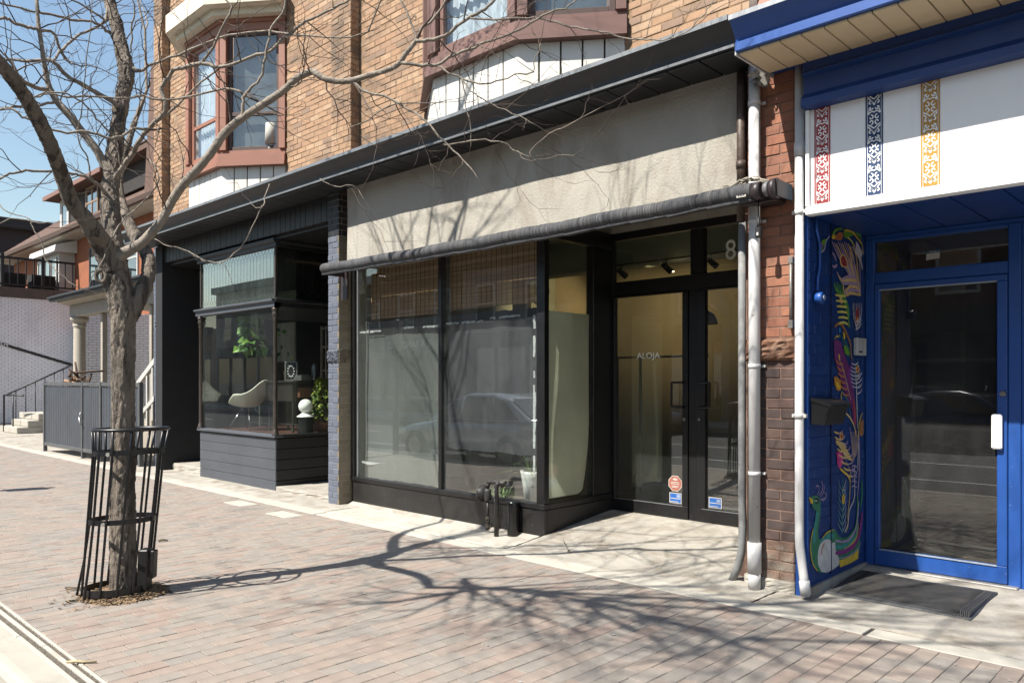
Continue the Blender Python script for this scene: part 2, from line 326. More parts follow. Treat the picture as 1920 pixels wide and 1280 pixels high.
TREE = [
('trunk',[(-5.981,2.12,-0.061,0.1146),(-5.984,2.117,0.001,0.0998),(-5.987,2.114,0.204,0.0906),(-5.989,2.112,0.632,0.085),(-5.987,2.114,1.215,0.0795),(-5.987,2.114,1.682,0.0776),(-5.997,2.118,1.994,0.0833),(-6.011,2.104,2.15,0.0907),(-6.047,2.084,2.308,0.0983),(-6.085,2.075,2.467,0.0931),(-6.136,2.081,2.631,0.075),(-6.2,2.103,2.802,0.0625),(-6.27,2.119,2.976,0.0593),(-6.336,2.152,3.115,0.06),(-6.424,2.206,3.349,0.0571),(-6.509,2.263,3.589,0.054),(-6.559,2.312,3.826,0.0526),(-6.6,2.356,3.977,0.0552),(-6.625,2.36,4.079,0.0615),(-6.685,2.357,4.217,0.0536),(-6.805,2.353,4.471,0.0481),(-6.925,2.348,4.685,0.0423),(-7.07,2.347,4.959,0.0365),(-7.251,2.381,5.361,0.0286),(-7.378,2.467,5.823,0.0202),(-7.499,2.489,6.269,0.0114)]),
('limb',[(-6.034,2.068,2.363,0.0895),(-6.02,1.998,2.509,0.077),(-5.943,1.906,2.601,0.0641),(-5.902,1.834,2.679,0.0557),(-5.859,1.737,2.767,0.0492),(-5.773,1.653,2.918,0.0481),(-5.631,1.554,3.046,0.0465),(-5.541,1.46,3.168,0.0453),(-5.439,1.35,3.288,0.0423),(-5.345,1.233,3.378,0.0394),(-5.263,1.104,3.468,0.0351),(-5.212,0.944,3.594,0.0309)]),
('limb',[(-5.994,2.135,1.995,0.0703),(-5.976,2.208,2.148,0.0649),(-5.993,2.275,2.281,0.0536),(-6.038,2.315,2.389,0.0502),(-6.139,2.342,2.512,0.0489),(-6.354,2.343,2.67,0.0481),(-6.56,2.353,2.83,0.045),(-6.779,2.377,3.019,0.0418),(-6.933,2.41,3.206,0.0381),(-7.078,2.478,3.404,0.0321),(-7.189,2.579,3.634,0.0282),(-7.305,2.676,3.871,0.0216),(-7.433,2.831,4.233,0.0148)]),
('limb',[(-6.007,2.066,2.442,0.0504),(-5.952,2.12,2.485,0.0407),(-5.899,2.171,2.527,0.0349),(-5.86,2.209,2.566,0.033),(-5.773,2.293,2.7,0.031),(-5.696,2.353,2.866,0.031),(-5.609,2.409,2.989,0.0309),(-5.497,2.476,3.104,0.0288),(-5.419,2.523,3.201,0.0287),(-5.337,2.575,3.321,0.0286),(-5.226,2.64,3.41,0.0265),(-5.1,2.72,3.491,0.0254),(-4.953,2.807,3.577,0.0243),(-4.854,2.861,3.656,0.0233),(-4.755,2.915,3.692,0.024),(-4.705,2.935,3.668,0.0221),(-4.657,2.968,3.632,0.0202),(-4.571,3.023,3.606,0.0202),(-4.491,3.072,3.606,0.0201),(-4.385,3.133,3.627,0.0182),(-4.274,3.198,3.651,0.0171),(-4.191,3.237,3.679,0.0162),(-4.139,3.26,3.742,0.0152),(-4.071,3.297,3.823,0.0143)]),
('limb',[(-6.355,2.148,3.159,0.0408),(-6.386,2.104,3.229,0.0306),(-6.399,2.063,3.313,0.0295),(-6.454,1.969,3.458,0.0283),(-6.485,1.897,3.565,0.0261),(-6.526,1.829,3.654,0.024),(-6.547,1.782,3.767,0.02),(-6.545,1.756,3.894,0.0179),(-6.55,1.737,4.041,0.0159),(-6.568,1.72,4.2,0.0139),(-6.573,1.714,4.324,0.0129),(-6.607,1.709,4.556,0.011),(-6.659,1.701,4.893,0.008)]),
('limb',[(-6.532,2.283,3.705,0.0254),(-6.486,2.215,3.732,0.0188),(-6.487,2.145,3.759,0.0166),(-6.498,2.065,3.79,0.0164),(-6.515,1.98,3.829,0.0163),(-6.523,1.93,3.846,0.0152),(-6.544,1.882,3.886,0.0152),(-6.554,1.844,3.931,0.0141),(-6.56,1.81,3.951,0.013),(-6.581,1.777,3.963,0.012),(-6.653,1.665,3.938,0.011),(-6.716,1.576,3.942,0.0099),(-6.793,1.475,3.91,0.0079)]),
('branch',[(-4.071,3.297,3.823,0.0125),(-4.015,3.324,3.811,0.0124),(-3.933,3.375,3.82,0.0115),(-3.855,3.423,3.867,0.0106),(-3.754,3.492,3.942,0.0105),(-3.669,3.547,3.985,0.0096),(-3.626,3.588,4.045,0.0087),(-3.568,3.644,4.185,0.007)]),
('branch',[(-4.071,3.297,3.823,0.0107),(-4.071,3.297,3.862,0.0089),(-4.107,3.262,3.973,0.0071),(-4.162,3.238,4.103,0.0072),(-4.23,3.214,4.262,0.0054)]),
('branch',[(-4.066,3.302,3.844,0.0089),(-4.036,3.318,3.9,0.0089),(-3.964,3.359,3.959,0.008),(-3.898,3.395,4.059,0.0071),(-3.842,3.421,4.2,0.0053)]),
('branch',[(-4.17,3.244,3.686,0.0125),(-4.043,3.324,3.659,0.0107),(-3.949,3.374,3.647,0.0106),(-3.87,3.408,3.684,0.0097),(-3.754,3.478,3.724,0.0088),(-3.662,3.54,3.761,0.0078),(-3.555,3.601,3.786,0.0078),(-3.453,3.658,3.828,0.0069),(-3.356,3.71,3.873,0.0069),(-3.266,3.769,3.914,0.006),(-3.208,3.811,3.927,0.0051),(-3.144,3.845,3.971,0.0051),(-3.085,3.874,4.063,0.0034)]),
('branch',[(-3.754,3.492,3.942,0.007),(-3.727,3.505,3.927,0.007),(-3.536,3.606,3.899,0.0069),(-3.438,3.658,3.889,0.006),(-3.351,3.715,3.876,0.006),(-3.243,3.763,3.83,0.0059),(-3.125,3.822,3.781,0.0059),(-2.982,3.905,3.733,0.005),(-2.902,3.953,3.701,0.005),(-2.806,4.005,3.668,0.0046),(-2.718,4.049,3.648,0.0043),(-2.623,4.098,3.641,0.0039),(-2.539,4.151,3.678,0.0036),(-2.475,4.185,3.737,0.0032),(-2.426,4.219,3.797,0.0032),(-2.388,4.228,3.849,0.0026)]),
('branch',[(-4.491,3.072,3.602,0.011),(-4.422,3.111,3.536,0.0091),(-4.34,3.149,3.493,0.0081),(-4.243,3.201,3.46,0.0081),(-4.146,3.252,3.385,0.0075),(-4.035,3.304,3.307,0.0071),(-3.949,3.346,3.205,0.0067),(-3.89,3.375,3.132,0.0063),(-3.797,3.423,3.031,0.0052),(-3.717,3.458,2.936,0.0043),(-3.668,3.478,2.861,0.0031)]),
('branch',[(-3.89,3.375,3.11,0.0053),(-3.832,3.403,3.101,0.0049),(-3.717,3.458,3.117,0.0049),(-3.626,3.505,3.111,0.0045),(-3.506,3.565,3.074,0.0041),(-3.453,3.589,3.027,0.0038),(-3.361,3.636,2.978,0.0037),(-3.342,3.64,3.015,0.0034),(-3.235,3.687,3.101,0.0034),(-3.12,3.758,3.158,0.003),(-2.965,3.851,3.241,0.0023)]),
('branch',[(-3.44,3.601,3.017,0.0031),(-3.416,3.61,2.997,0.0031),(-3.383,3.629,2.953,0.0031),(-3.279,3.687,2.958,0.0029),(-3.163,3.757,2.97,0.0025),(-3.031,3.843,2.928,0.002)]),
('branch',[(-3.949,3.374,3.64,0.0071),(-3.87,3.408,3.578,0.0067),(-3.797,3.451,3.542,0.0061),(-3.727,3.491,3.503,0.0059),(-3.613,3.545,3.484,0.0052),(-3.549,3.579,3.501,0.0048),(-3.439,3.644,3.524,0.0045),(-3.369,3.684,3.529,0.0041),(-3.369,3.684,3.577,0.0034),(-3.342,3.696,3.641,0.0034),(-3.321,3.702,3.705,0.0031)]),
('branch',[(-3.797,3.451,3.542,0.0053),(-3.739,3.479,3.454,0.0045),(-3.67,3.518,3.398,0.0042),(-3.571,3.572,3.325,0.0038),(-3.458,3.639,3.256,0.0034),(-3.354,3.698,3.188,0.0026)]),
('branch',[(-3.797,3.451,3.542,0.0042),(-3.777,3.47,3.413,0.0035),(-3.779,3.468,3.364,0.0035),(-3.762,3.485,3.286,0.0032),(-3.759,3.502,3.191,0.0028),(-3.761,3.499,3.089,0.0021)]),
('branch',[(-6.327,2.161,3.054,0.0245),(-6.253,2.162,3.102,0.0202),(-6.197,2.189,3.165,0.0201),(-6.128,2.214,3.225,0.019),(-6.063,2.236,3.304,0.0179),(-6.013,2.256,3.366,0.0169),(-5.939,2.285,3.432,0.0158),(-5.825,2.34,3.513,0.0147),(-5.806,2.344,3.603,0.0147),(-5.829,2.322,3.698,0.0147),(-5.769,2.352,3.772,0.0156),(-5.718,2.374,3.819,0.0156),(-5.541,2.461,3.837,0.0144),(-5.472,2.5,3.829,0.0134),(-5.403,2.539,3.798,0.0124),(-5.278,2.618,3.809,0.0114),(-5.168,2.683,3.842,0.0113),(-5.033,2.757,3.87,0.0103),(-4.961,2.799,3.933,0.0103),(-4.887,2.843,3.984,0.0097),(-4.788,2.897,4.048,0.0093),(-4.666,2.973,4.09,0.0083),(-4.523,3.055,4.151,0.0073),(-4.361,3.156,4.252,0.0054)]),
('branch',[(-5.865,2.329,3.488,0.0098),(-5.747,2.374,3.538,0.0088),(-5.666,2.41,3.586,0.0078),(-5.516,2.485,3.706,0.0067),(-5.422,2.548,3.775,0.0067)]),
('branch',[(-5.507,2.481,3.837,0.0115),(-5.41,2.519,3.935,0.0095),(-5.34,2.545,4.036,0.0085),(-5.255,2.571,4.139,0.0085),(-5.247,2.579,4.195,0.0075),(-5.279,2.547,4.24,0.0066),(-5.339,2.49,4.391,0.0057)]),
('branch',[(-6.581,2.402,4.071,0.0259),(-6.492,2.419,4.034,0.0128),(-6.358,2.479,4.077,0.0106),(-6.114,2.575,4.108,0.0094),(-5.796,2.716,4.172,0.0092),(-5.591,2.803,4.177,0.0085),(-5.333,2.913,4.153,0.0079),(-5.127,3,4.093,0.0071),(-4.762,3.158,4.004,0.0057),(-4.553,3.249,4.014,0.0038)]),
('branch',[(-5.209,2.643,3.418,0.0132),(-5.187,2.636,3.502,0.0113),(-5.179,2.644,3.562,0.0104),(-5.13,2.663,3.611,0.0094),(-5.063,2.7,3.667,0.009),(-5.035,2.714,3.768,0.009),(-4.995,2.724,3.89,0.0084),(-4.958,2.732,4.011,0.0078),(-4.887,2.773,4.094,0.0074),(-4.865,2.781,4.182,0.0066),(-4.82,2.796,4.319,0.0055)]),
('branch',[(-6.839,2.319,4.422,0.0132),(-6.812,2.29,4.404,0.012),(-6.771,2.219,4.425,0.0108),(-6.769,2.151,4.432,0.0103),(-6.779,2.044,4.408,0.0097),(-6.774,1.91,4.395,0.0092),(-6.767,1.736,4.371,0.0086),(-6.765,1.626,4.369,0.008),(-6.773,1.521,4.363,0.007),(-6.769,1.386,4.377,0.0049)]),
('branch',[(-6.116,1.461,3.474,0.0047),(-6.074,1.571,3.504,0.0055),(-6.06,1.626,3.544,0.0055),(-6.012,1.729,3.551,0.0056),(-6.005,1.777,3.54,0.0056),(-6.008,1.843,3.517,0.0057),(-6.016,1.905,3.474,0.0057),(-6.024,1.967,3.407,0.0061),(-6.282,2.134,3.426,0.0071)]),
('branch',[(-6.128,1.588,3.518,0.0055),(-6.112,1.673,3.559,0.0063),(-6.084,1.77,3.555,0.0068),(-6.011,1.91,3.573,0.0072),(-5.944,2.044,3.58,0.0077),(-5.85,2.135,3.591,0.0077),(-5.797,2.186,3.599,0.0077),(-5.712,2.268,3.572,0.0073),(-5.563,2.412,3.595,0.0073),(-5.356,2.584,3.645,0.0076),(-5.237,2.658,3.599,0.0095)]),
('branch',[(-6.073,1.364,3.36,0.0071),(-6.014,1.421,3.363,0.0071),(-5.991,1.471,3.32,0.0075),(-5.971,1.532,3.309,0.0076),(-5.944,1.627,3.264,0.008),(-5.918,1.721,3.251,0.0081),(-5.87,1.838,3.278,0.0085),(-5.862,1.914,3.264,0.0086),(-5.859,1.987,3.261,0.009),(-5.863,2.053,3.295,0.0095),(-5.871,2.143,3.367,0.0096),(-5.879,2.247,3.393,0.0117)]),
('branch',[(-6.241,2.105,2.929,0.016),(-6.185,2.02,2.988,0.0108),(-6.182,1.953,3.026,0.0098),(-6.186,1.88,3.044,0.0097),(-6.181,1.815,3.042,0.0096),(-6.174,1.71,3.036,0.0091),(-6.198,1.59,3.021,0.0086),(-6.224,1.496,2.997,0.0081),(-6.216,1.434,2.968,0.0073),(-6.189,1.39,2.926,0.0073),(-6.209,1.302,2.859,0.0054)]),
('branch',[(-6.165,1.97,3.011,0.0066),(-6.16,1.947,3.044,0.0058),(-6.144,1.934,3.101,0.0054),(-6.131,1.919,3.165,0.0054),(-6.126,1.869,3.238,0.005),(-6.118,1.849,3.305,0.0046),(-6.107,1.845,3.351,0.0046),(-6.071,1.852,3.432,0.0042),(-6.036,1.858,3.513,0.0038),(-6.003,1.848,3.562,0.0038),(-5.859,1.848,3.97,0.0033),(-5.849,1.858,4.191,0.0028)]),
('branch',[(-6.559,1.728,4.157,0.0139),(-6.559,1.7,4.16,0.0119),(-6.568,1.65,4.162,0.0118),(-6.569,1.579,4.163,0.0117),(-6.577,1.544,4.177,0.0107),(-6.568,1.511,4.182,0.0106),(-6.563,1.474,4.161,0.0096),(-6.563,1.376,4.075,0.0076)]),
('branch',[(-6.559,1.728,4.149,0.0119),(-6.573,1.743,4.166,0.011),(-6.572,1.799,4.184,0.01),(-6.591,1.837,4.165,0.0101),(-6.62,1.878,4.086,0.0092),(-6.643,1.925,4.037,0.0092),(-6.645,1.951,4.016,0.0072),(-6.618,2.019,3.995,0.0052),(-6.625,2.082,4.024,0.0038),(-6.576,2.198,3.99,0.0032)]),
('branch',[(-6.552,1.79,3.719,0.016),(-6.525,1.761,3.716,0.0159),(-6.494,1.68,3.705,0.0157),(-6.438,1.594,3.702,0.0144),(-6.426,1.551,3.741,0.0134),(-6.363,1.5,3.788,0.0094),(-6.351,1.442,3.843,0.0065)]),
('branch',[(-6.526,1.829,3.65,0.014),(-6.496,1.789,3.624,0.0099),(-6.463,1.682,3.565,0.0088),(-6.432,1.573,3.522,0.0081),(-6.438,1.498,3.497,0.0076),(-6.423,1.443,3.464,0.0066),(-6.386,1.339,3.396,0.0046)]),
('branch',[(-6.56,1.81,3.951,0.01),(-6.574,1.825,3.979,0.0101),(-6.62,1.878,4.061,0.0102),(-6.666,1.973,4.19,0.0104),(-6.733,2.089,4.315,0.0106),(-6.757,2.163,4.376,0.0107),(-6.85,2.282,4.505,0.0121)]),
('branch',[(-6.618,2.395,4.209,0.0065),(-6.594,2.39,4.286,0.0065),(-6.566,2.388,4.407,0.0065),(-6.523,2.389,4.5,0.0056),(-6.498,2.372,4.593,0.0051),(-6.483,2.358,4.71,0.0042)]),
('branch',[(-6.886,2.302,4.524,0.0088),(-6.834,2.228,4.526,0.0087),(-6.845,2.147,4.563,0.0076),(-6.828,2.025,4.583,0.0064),(-6.823,1.89,4.617,0.0052)]),
('branch',[(-5.97,2.297,3.195,0.006),(-5.865,2.329,3.031,0.0051),(-5.921,2.206,2.835,0.0051),(-5.953,2.147,2.764,0.0051),(-5.927,2.06,2.659,0.0046),(-5.867,1.979,2.507,0.0041),(-5.801,1.905,2.371,0.0037),(-5.794,1.841,2.261,0.0029)]),
('branch',[(-4.724,2.527,2.7,0.0035),(-4.74,2.513,2.64,0.0035),(-4.767,2.486,2.56,0.0035),(-4.795,2.459,2.476,0.0035),(-4.85,2.406,2.389,0.0035),(-4.915,2.343,2.322,0.0035),(-4.961,2.299,2.322,0.0031),(-5.046,2.216,2.368,0.0024)]),
('branch',[(-4.779,2.614,2.865,0.0039),(-4.753,2.569,2.757,0.0039),(-4.724,2.527,2.689,0.0038),(-4.755,2.498,2.689,0.0031),(-4.775,2.479,2.724,0.0021)]),
('branch',[(-5.432,2.122,2.516,0.0029),(-5.347,2.176,2.462,0.0033),(-5.287,2.206,2.455,0.0032),(-5.165,2.269,2.401,0.0032),(-5.099,2.304,2.355,0.0032),(-4.961,2.368,2.326,0.0028),(-4.894,2.391,2.248,0.0021)]),
('branch',[(-6.189,1.39,3.714,0.0015),(-6.006,1.289,2.647,0.0035),(-5.906,1.386,2.619,0.0038),(-5.83,1.459,2.598,0.0042),(-5.767,1.52,2.584,0.0035),(-5.725,1.561,2.588,0.0024)]),
('branch',[(-5.839,1.311,2.684,0.0034),(-5.795,1.354,2.629,0.0034),(-5.696,1.449,2.585,0.0034),(-5.691,1.454,2.54,0.0034),(-5.647,1.497,2.437,0.0034),(-5.637,1.507,2.352,0.0034),(-5.603,1.54,2.286,0.0033),(-5.543,1.597,2.215,0.0029),(-5.474,1.664,2.149,0.0021)]),
('branch',[(-4.361,2.739,2.848,0.0027),(-4.27,2.8,2.792,0.0031),(-4.188,2.865,2.8,0.0031),(-4.103,2.919,2.683,0.002)]),
('branch',[(-4.31,2.928,3.206,0.0035),(-4.263,3.042,3.275,0.0042),(-4.202,3.171,3.388,0.0043),(-4.09,3.307,3.413,0.0039),(-3.976,3.445,3.424,0.0029)]),
('limb',[(-5.212,0.944,3.594,0.0309),(-5.05,0.62,4.4,0.031),(-4.85,0.25,5.1,0.028),(-4.6,-0.15,5.8,0.023),(-4.2,-0.5,6.5,0.017),(-3.9,-0.7,7.3,0.01)]),
('branch',[(-5.05,0.62,4.4,0.02),(-4.4,0.6,4.75,0.017),(-3.7,0.75,5.1,0.014),(-3.1,0.7,5.7,0.01),(-2.6,0.8,6.1,0.006)]),
('branch',[(-4.85,0.25,5.1,0.02),(-4.1,0,5.5,0.016),(-3.4,-0.2,5.8,0.012),(-2.7,-0.6,6.3,0.009),(-2.2,-0.6,6.8,0.005)]),
('branch',[(-4.6,-0.15,5.8,0.016),(-3.8,0.15,6.3,0.012),(-3.1,0,6.7,0.009),(-2.4,0.1,7.3,0.005)]),
('branch',[(-5.05,0.62,4.4,0.015),(-5.5,0.1,5,0.012),(-5.6,-0.6,5.6,0.009),(-6,-0.9,6.3,0.005)])]
MURAL = [
('green',0,[(5.499,0.719),(5.549,0.675),(5.545,0.651),(5.568,0.625),(5.619,0.609),(5.61,0.557),(5.568,0.485),(5.533,0.422),(5.517,0.357),(5.526,0.298),(5.556,0.226),(5.626,0.17),(5.685,0.142),(5.819,0.122),(6.034,0.135),(6.331,0.127),(6.444,0.162),(6.473,0.232),(6.444,0.301),(6.317,0.351),(6.193,0.327),(6.06,0.346),(5.957,0.427),(5.819,0.426),(5.709,0.387),(5.662,0.394),(5.65,0.454),(5.685,0.537),(5.7,0.624),(5.685,0.679),(5.638,0.714),(5.568,0.721)]),
('yellow',0,[(5.49,0.72),(5.563,0.693),(5.558,0.664),(5.522,0.671)]),
('teal',0,[(5.614,0.595),(5.662,0.589),(5.638,0.514),(5.596,0.442),(5.61,0.392),(5.568,0.369),(5.556,0.428),(5.586,0.511)]),
('teal',0,[(5.685,0.38),(5.758,0.399),(5.856,0.405),(5.944,0.393),(5.952,0.361),(5.831,0.369),(5.709,0.347)]),
('yellow',0.0119,[(5.568,0.485),(5.526,0.404),(5.522,0.328),(5.556,0.236),(5.638,0.163)]),
('yellow',0.0102,[(5.721,0.39),(5.819,0.421),(5.944,0.425)]),
('white',0,[(5.65,0.308),(5.685,0.351),(5.758,0.375),(5.856,0.365),(5.911,0.327),(5.962,0.33),(5.977,0.266),(6.047,0.184),(6.034,0.14),(5.919,0.124),(5.807,0.122),(5.709,0.146),(5.65,0.21),(5.643,0.26)]),
('rust',0.0171,[(5.77,0.348),(5.721,0.316),(5.704,0.27)]),
('black',0.0154,[(5.586,0.695),(5.619,0.693),(5.657,0.677),(5.638,0.662),(5.596,0.669)]),
('white',0.0051,[(5.596,0.682),(5.638,0.674)]),
('lav',0.0085,[(5.633,0.721),(5.666,0.745),(5.662,0.775),(5.626,0.788),(5.61,0.765)]),
('lav',0.0085,[(5.662,0.714),(5.721,0.739),(5.729,0.788),(5.704,0.815)]),
('lav',0.0085,[(5.685,0.699),(5.745,0.727),(5.762,0.765),(5.753,0.785)]),
('lav',0.0085,[(5.697,0.683),(5.782,0.683),(5.794,0.707),(5.758,0.726)]),
('lav',0.0085,[(5.685,0.684),(5.745,0.668),(5.782,0.679)]),
('green',0.0375,[(5.952,0.372),(6.06,0.336),(6.193,0.316),(6.331,0.349),(6.401,0.414),(6.421,0.518),(6.415,0.626)]),
('lav',0.0222,[(5.97,0.339),(6.113,0.307),(6.248,0.308),(6.373,0.364),(6.421,0.454),(6.444,0.58)]),
('teal',0.0341,[(5.97,0.288),(6.113,0.271),(6.248,0.277),(6.373,0.311),(6.415,0.391)]),
('yellow',0.0136,[(6.14,0.246),(6.275,0.257),(6.401,0.307),(6.438,0.409)]),
('purple',0.0444,[(5.97,0.242),(6.14,0.226),(6.331,0.243),(6.444,0.301),(6.502,0.422),(6.516,0.485)]),
('green',0.0205,[(6.021,0.211),(6.193,0.196),(6.359,0.218),(6.473,0.286)]),
('lav',0.0102,[(6.034,0.196),(6.193,0.175),(6.359,0.191),(6.458,0.218),(6.487,0.263)]),
('yellow',0,[(6.034,0.176),(6.166,0.169),(6.331,0.174),(6.444,0.199),(6.432,0.126),(6.275,0.115),(6.06,0.118)]),
('white',0.0136,[(6.153,0.374),(6.221,0.438),(6.253,0.538),(6.345,0.612),(6.359,0.706),(6.353,0.866)]),
('lav',0.0171,[(6.415,0.626),(6.444,0.752),(6.458,0.858),(6.458,1.019),(6.444,1.138)]),
('white',0.0119,[(6.421,0.829),(6.432,0.967),(6.435,1.117),(6.438,1.181)]),
('green',0.0273,[(6.487,0.532),(6.516,0.637),(6.507,0.746)]),
('yellow',0.0102,[(6.18,0.37),(6.221,0.427),(6.215,0.501),(6.253,0.643),(6.262,0.789),(6.253,0.874)]),
('tealgrey',0.0102,[(6.108,0.38),(6.047,0.43),(6.016,0.475)]),
('pale',0.0085,[(6.118,0.389),(6.161,0.425),(6.18,0.464)]),
('tealgrey',0.0102,[(6.108,0.434),(6.047,0.483),(6.019,0.527)]),
('pale',0.0085,[(6.118,0.443),(6.161,0.479),(6.18,0.518)]),
('tealgrey',0.0102,[(6.108,0.487),(6.047,0.536),(6.021,0.58)]),
('pale',0.0085,[(6.118,0.496),(6.161,0.533),(6.18,0.572)]),
('tealgrey',0.0102,[(6.108,0.541),(6.047,0.589),(6.024,0.633)]),
('pale',0.0085,[(6.118,0.55),(6.161,0.587),(6.18,0.626)]),
('tealgrey',0.0102,[(6.108,0.595),(6.047,0.643),(6.027,0.686)]),
('pale',0.0085,[(6.118,0.604),(6.161,0.641),(6.18,0.68)]),
('tealgrey',0.0102,[(6.108,0.648),(6.047,0.696),(6.029,0.739)]),
('pale',0.0085,[(6.118,0.658),(6.161,0.695),(6.18,0.734)]),
('tealgrey',0.0102,[(6.108,0.702),(6.047,0.749),(6.032,0.792)]),
('pale',0.0085,[(6.118,0.711),(6.161,0.749),(6.18,0.788)]),
('teal',0.0154,[(6.1,0.371),(6.113,0.524),(6.118,0.678),(6.108,0.808)]),
('yellow',0,[(6.1,0.66),(6.126,0.677),(6.156,0.654),(6.145,0.603),(6.118,0.596),(6.097,0.619)]),
('maroon',0.0085,[(6.124,0.662),(6.129,0.62)]),
('white',0.0068,[(6.103,0.685),(6.108,0.705),(6.14,0.707),(6.166,0.694)]),
('pink',0,[(5.988,1.022),(6.021,0.995),(6.047,1.024),(6.108,0.979),(6.124,0.926),(6.092,0.895),(6.04,0.879),(6.008,0.914)]),
('magenta',0.0085,[(6.014,1.005),(6.034,0.953),(6.055,0.89)]),
('yellow',0.0205,[(6.06,0.877),(6.14,0.842),(6.215,0.809),(6.27,0.757)]),
('lav',0.0094,[(6.331,0.762),(6.143,0.971),(6.021,1.168)]),
('cream',0.015,[(6.307,0.794),(6.239,0.804),(6.184,0.824)]),
('lav',0.0141,[(6.307,0.794),(6.37,0.8),(6.401,0.821)]),
('cream',0.015,[(6.267,0.846),(6.189,0.858),(6.126,0.88)]),
('lav',0.0141,[(6.267,0.846),(6.339,0.854),(6.376,0.878)]),
('cream',0.015,[(6.228,0.897),(6.144,0.91),(6.076,0.933)]),
('lav',0.0141,[(6.228,0.897),(6.305,0.906),(6.345,0.933)]),
('cream',0.015,[(6.189,0.949),(6.103,0.961),(6.035,0.984)]),
('lav',0.0141,[(6.189,0.949),(6.268,0.958),(6.308,0.986)]),
('cream',0.015,[(6.15,0.999),(6.068,1.01),(6.002,1.033)]),
('lav',0.0141,[(6.15,0.999),(6.226,1.009),(6.264,1.036)]),
('cream',0.015,[(6.112,1.049),(6.037,1.059),(5.978,1.079)]),
('lav',0.0141,[(6.112,1.049),(6.181,1.059),(6.215,1.084)]),
('cream',0.015,[(6.074,1.099),(6.01,1.107),(5.959,1.124)]),
('lav',0.0141,[(6.074,1.099),(6.132,1.108),(6.162,1.129)]),
('cream',0.015,[(6.036,1.149),(5.986,1.155),(5.945,1.168)]),
('lav',0.0141,[(6.036,1.149),(6.083,1.155),(6.106,1.173)]),
('cream',0,[(6.122,1.122),(6.117,1.106),(6.104,1.095),(6.087,1.091),(6.069,1.097),(6.057,1.109),(6.052,1.126),(6.056,1.142),(6.069,1.153),(6.087,1.157),(6.104,1.152),(6.117,1.139)]),
('orange',0,[(6.114,1.123),(6.11,1.11),(6.1,1.101),(6.087,1.098),(6.073,1.102),(6.063,1.112),(6.06,1.125),(6.063,1.138),(6.073,1.147),(6.087,1.15),(6.1,1.146),(6.11,1.136)]),
('maroon',0,[(6.103,1.123),(6.101,1.115),(6.095,1.109),(6.087,1.107),(6.079,1.11),(6.073,1.116),(6.071,1.125),(6.073,1.133),(6.079,1.139),(6.087,1.141),(6.095,1.138),(6.101,1.132)]),
('cream',0.0188,[(6.317,0.922),(6.221,0.945),(6.153,0.97)]),
('cream',0.0188,[(6.284,0.95),(6.183,0.972),(6.116,0.996)]),
('cream',0.0188,[(6.251,0.977),(6.145,1),(6.079,1.021)]),
('cream',0.0188,[(6.218,1.004),(6.108,1.027),(6.042,1.045)]),
('cream',0.0188,[(6.185,1.032),(6.071,1.054),(6.006,1.07)]),
('cream',0.0188,[(6.153,1.058),(6.034,1.081),(5.97,1.094)]),
('lav',0.0102,[(6.317,0.922),(6.289,1.061),(6.253,1.189)]),
('cream',0.0102,[(6.328,0.927),(6.311,1.06),(6.289,1.148)]),
('lav',0.0102,[(6.339,0.933),(6.334,1.058),(6.325,1.15)]),
('cream',0.0102,[(6.35,0.939),(6.356,1.057),(6.362,1.151)]),
('lav',0.0102,[(6.362,0.944),(6.378,1.056),(6.398,1.153)]),
('cream',0.0102,[(6.373,0.95),(6.401,1.055),(6.435,1.154)]),
('lav',0.0102,[(6.384,0.955),(6.424,1.053),(6.473,1.156)]),
('lav',0.0119,[(6.401,0.862),(6.331,0.879),(6.289,0.866)]),
('lav',0.0119,[(6.401,0.822),(6.331,0.838),(6.289,0.828)]),
('lav',0.0119,[(6.401,0.781),(6.331,0.798),(6.289,0.79)]),
('lav',0.0119,[(6.401,0.741),(6.331,0.758),(6.289,0.752)]),
('lav',0.0119,[(6.401,0.7),(6.331,0.718),(6.289,0.714)]),
('magenta2',0,[(5.934,1.851),(5.995,1.867),(6.067,1.849),(6.121,1.787),(6.176,1.724),(6.251,1.654),(6.288,1.567),(6.346,1.451),(6.365,1.333),(6.385,1.201),(6.327,1.204),(6.288,1.335),(6.213,1.416),(6.139,1.481),(6.067,1.567),(5.995,1.664),(5.946,1.719)]),
('rust',0.0188,[(6.121,1.68),(6.04,1.683),(5.969,1.706)]),
('rust',0.0188,[(6.143,1.632),(6.061,1.635),(5.993,1.659)]),
('rust',0.0188,[(6.165,1.584),(6.083,1.587),(6.018,1.611)]),
('rust',0.0188,[(6.187,1.535),(6.105,1.539),(6.043,1.564)]),
('rust',0.0188,[(6.209,1.487),(6.126,1.491),(6.068,1.516)]),
('rust',0.0188,[(6.232,1.438),(6.148,1.442),(6.094,1.468)]),
('purple2',0.0094,[(6.139,1.481),(6.213,1.596),(6.279,1.69)]),
('purple2',0.0094,[(6.18,1.488),(6.236,1.61),(6.279,1.696)]),
('purple2',0.0094,[(6.221,1.495),(6.258,1.625),(6.279,1.702)]),
('purple2',0.0094,[(6.262,1.502),(6.281,1.639),(6.279,1.707)]),
('purple2',0.0094,[(6.304,1.509),(6.304,1.654),(6.279,1.713)]),
('yellow',0.0234,[(6.034,1.753),(6.049,1.707)]),
('cream',0.0094,[(6.059,1.701),(6.139,1.61),(6.213,1.495),(6.279,1.401)]),
('orange',0,[(5.939,1.58),(5.995,1.584),(6.058,1.553),(6.085,1.503),(6.058,1.475),(5.995,1.479),(5.951,1.525)]),
('yellow',0,[(5.969,1.546),(6.013,1.539),(6.067,1.503),(6.04,1.488),(5.995,1.5)]),
('tealgrey',0.0094,[(6.094,1.475),(6.158,1.431),(6.232,1.38),(6.26,1.3),(6.288,1.212)]),
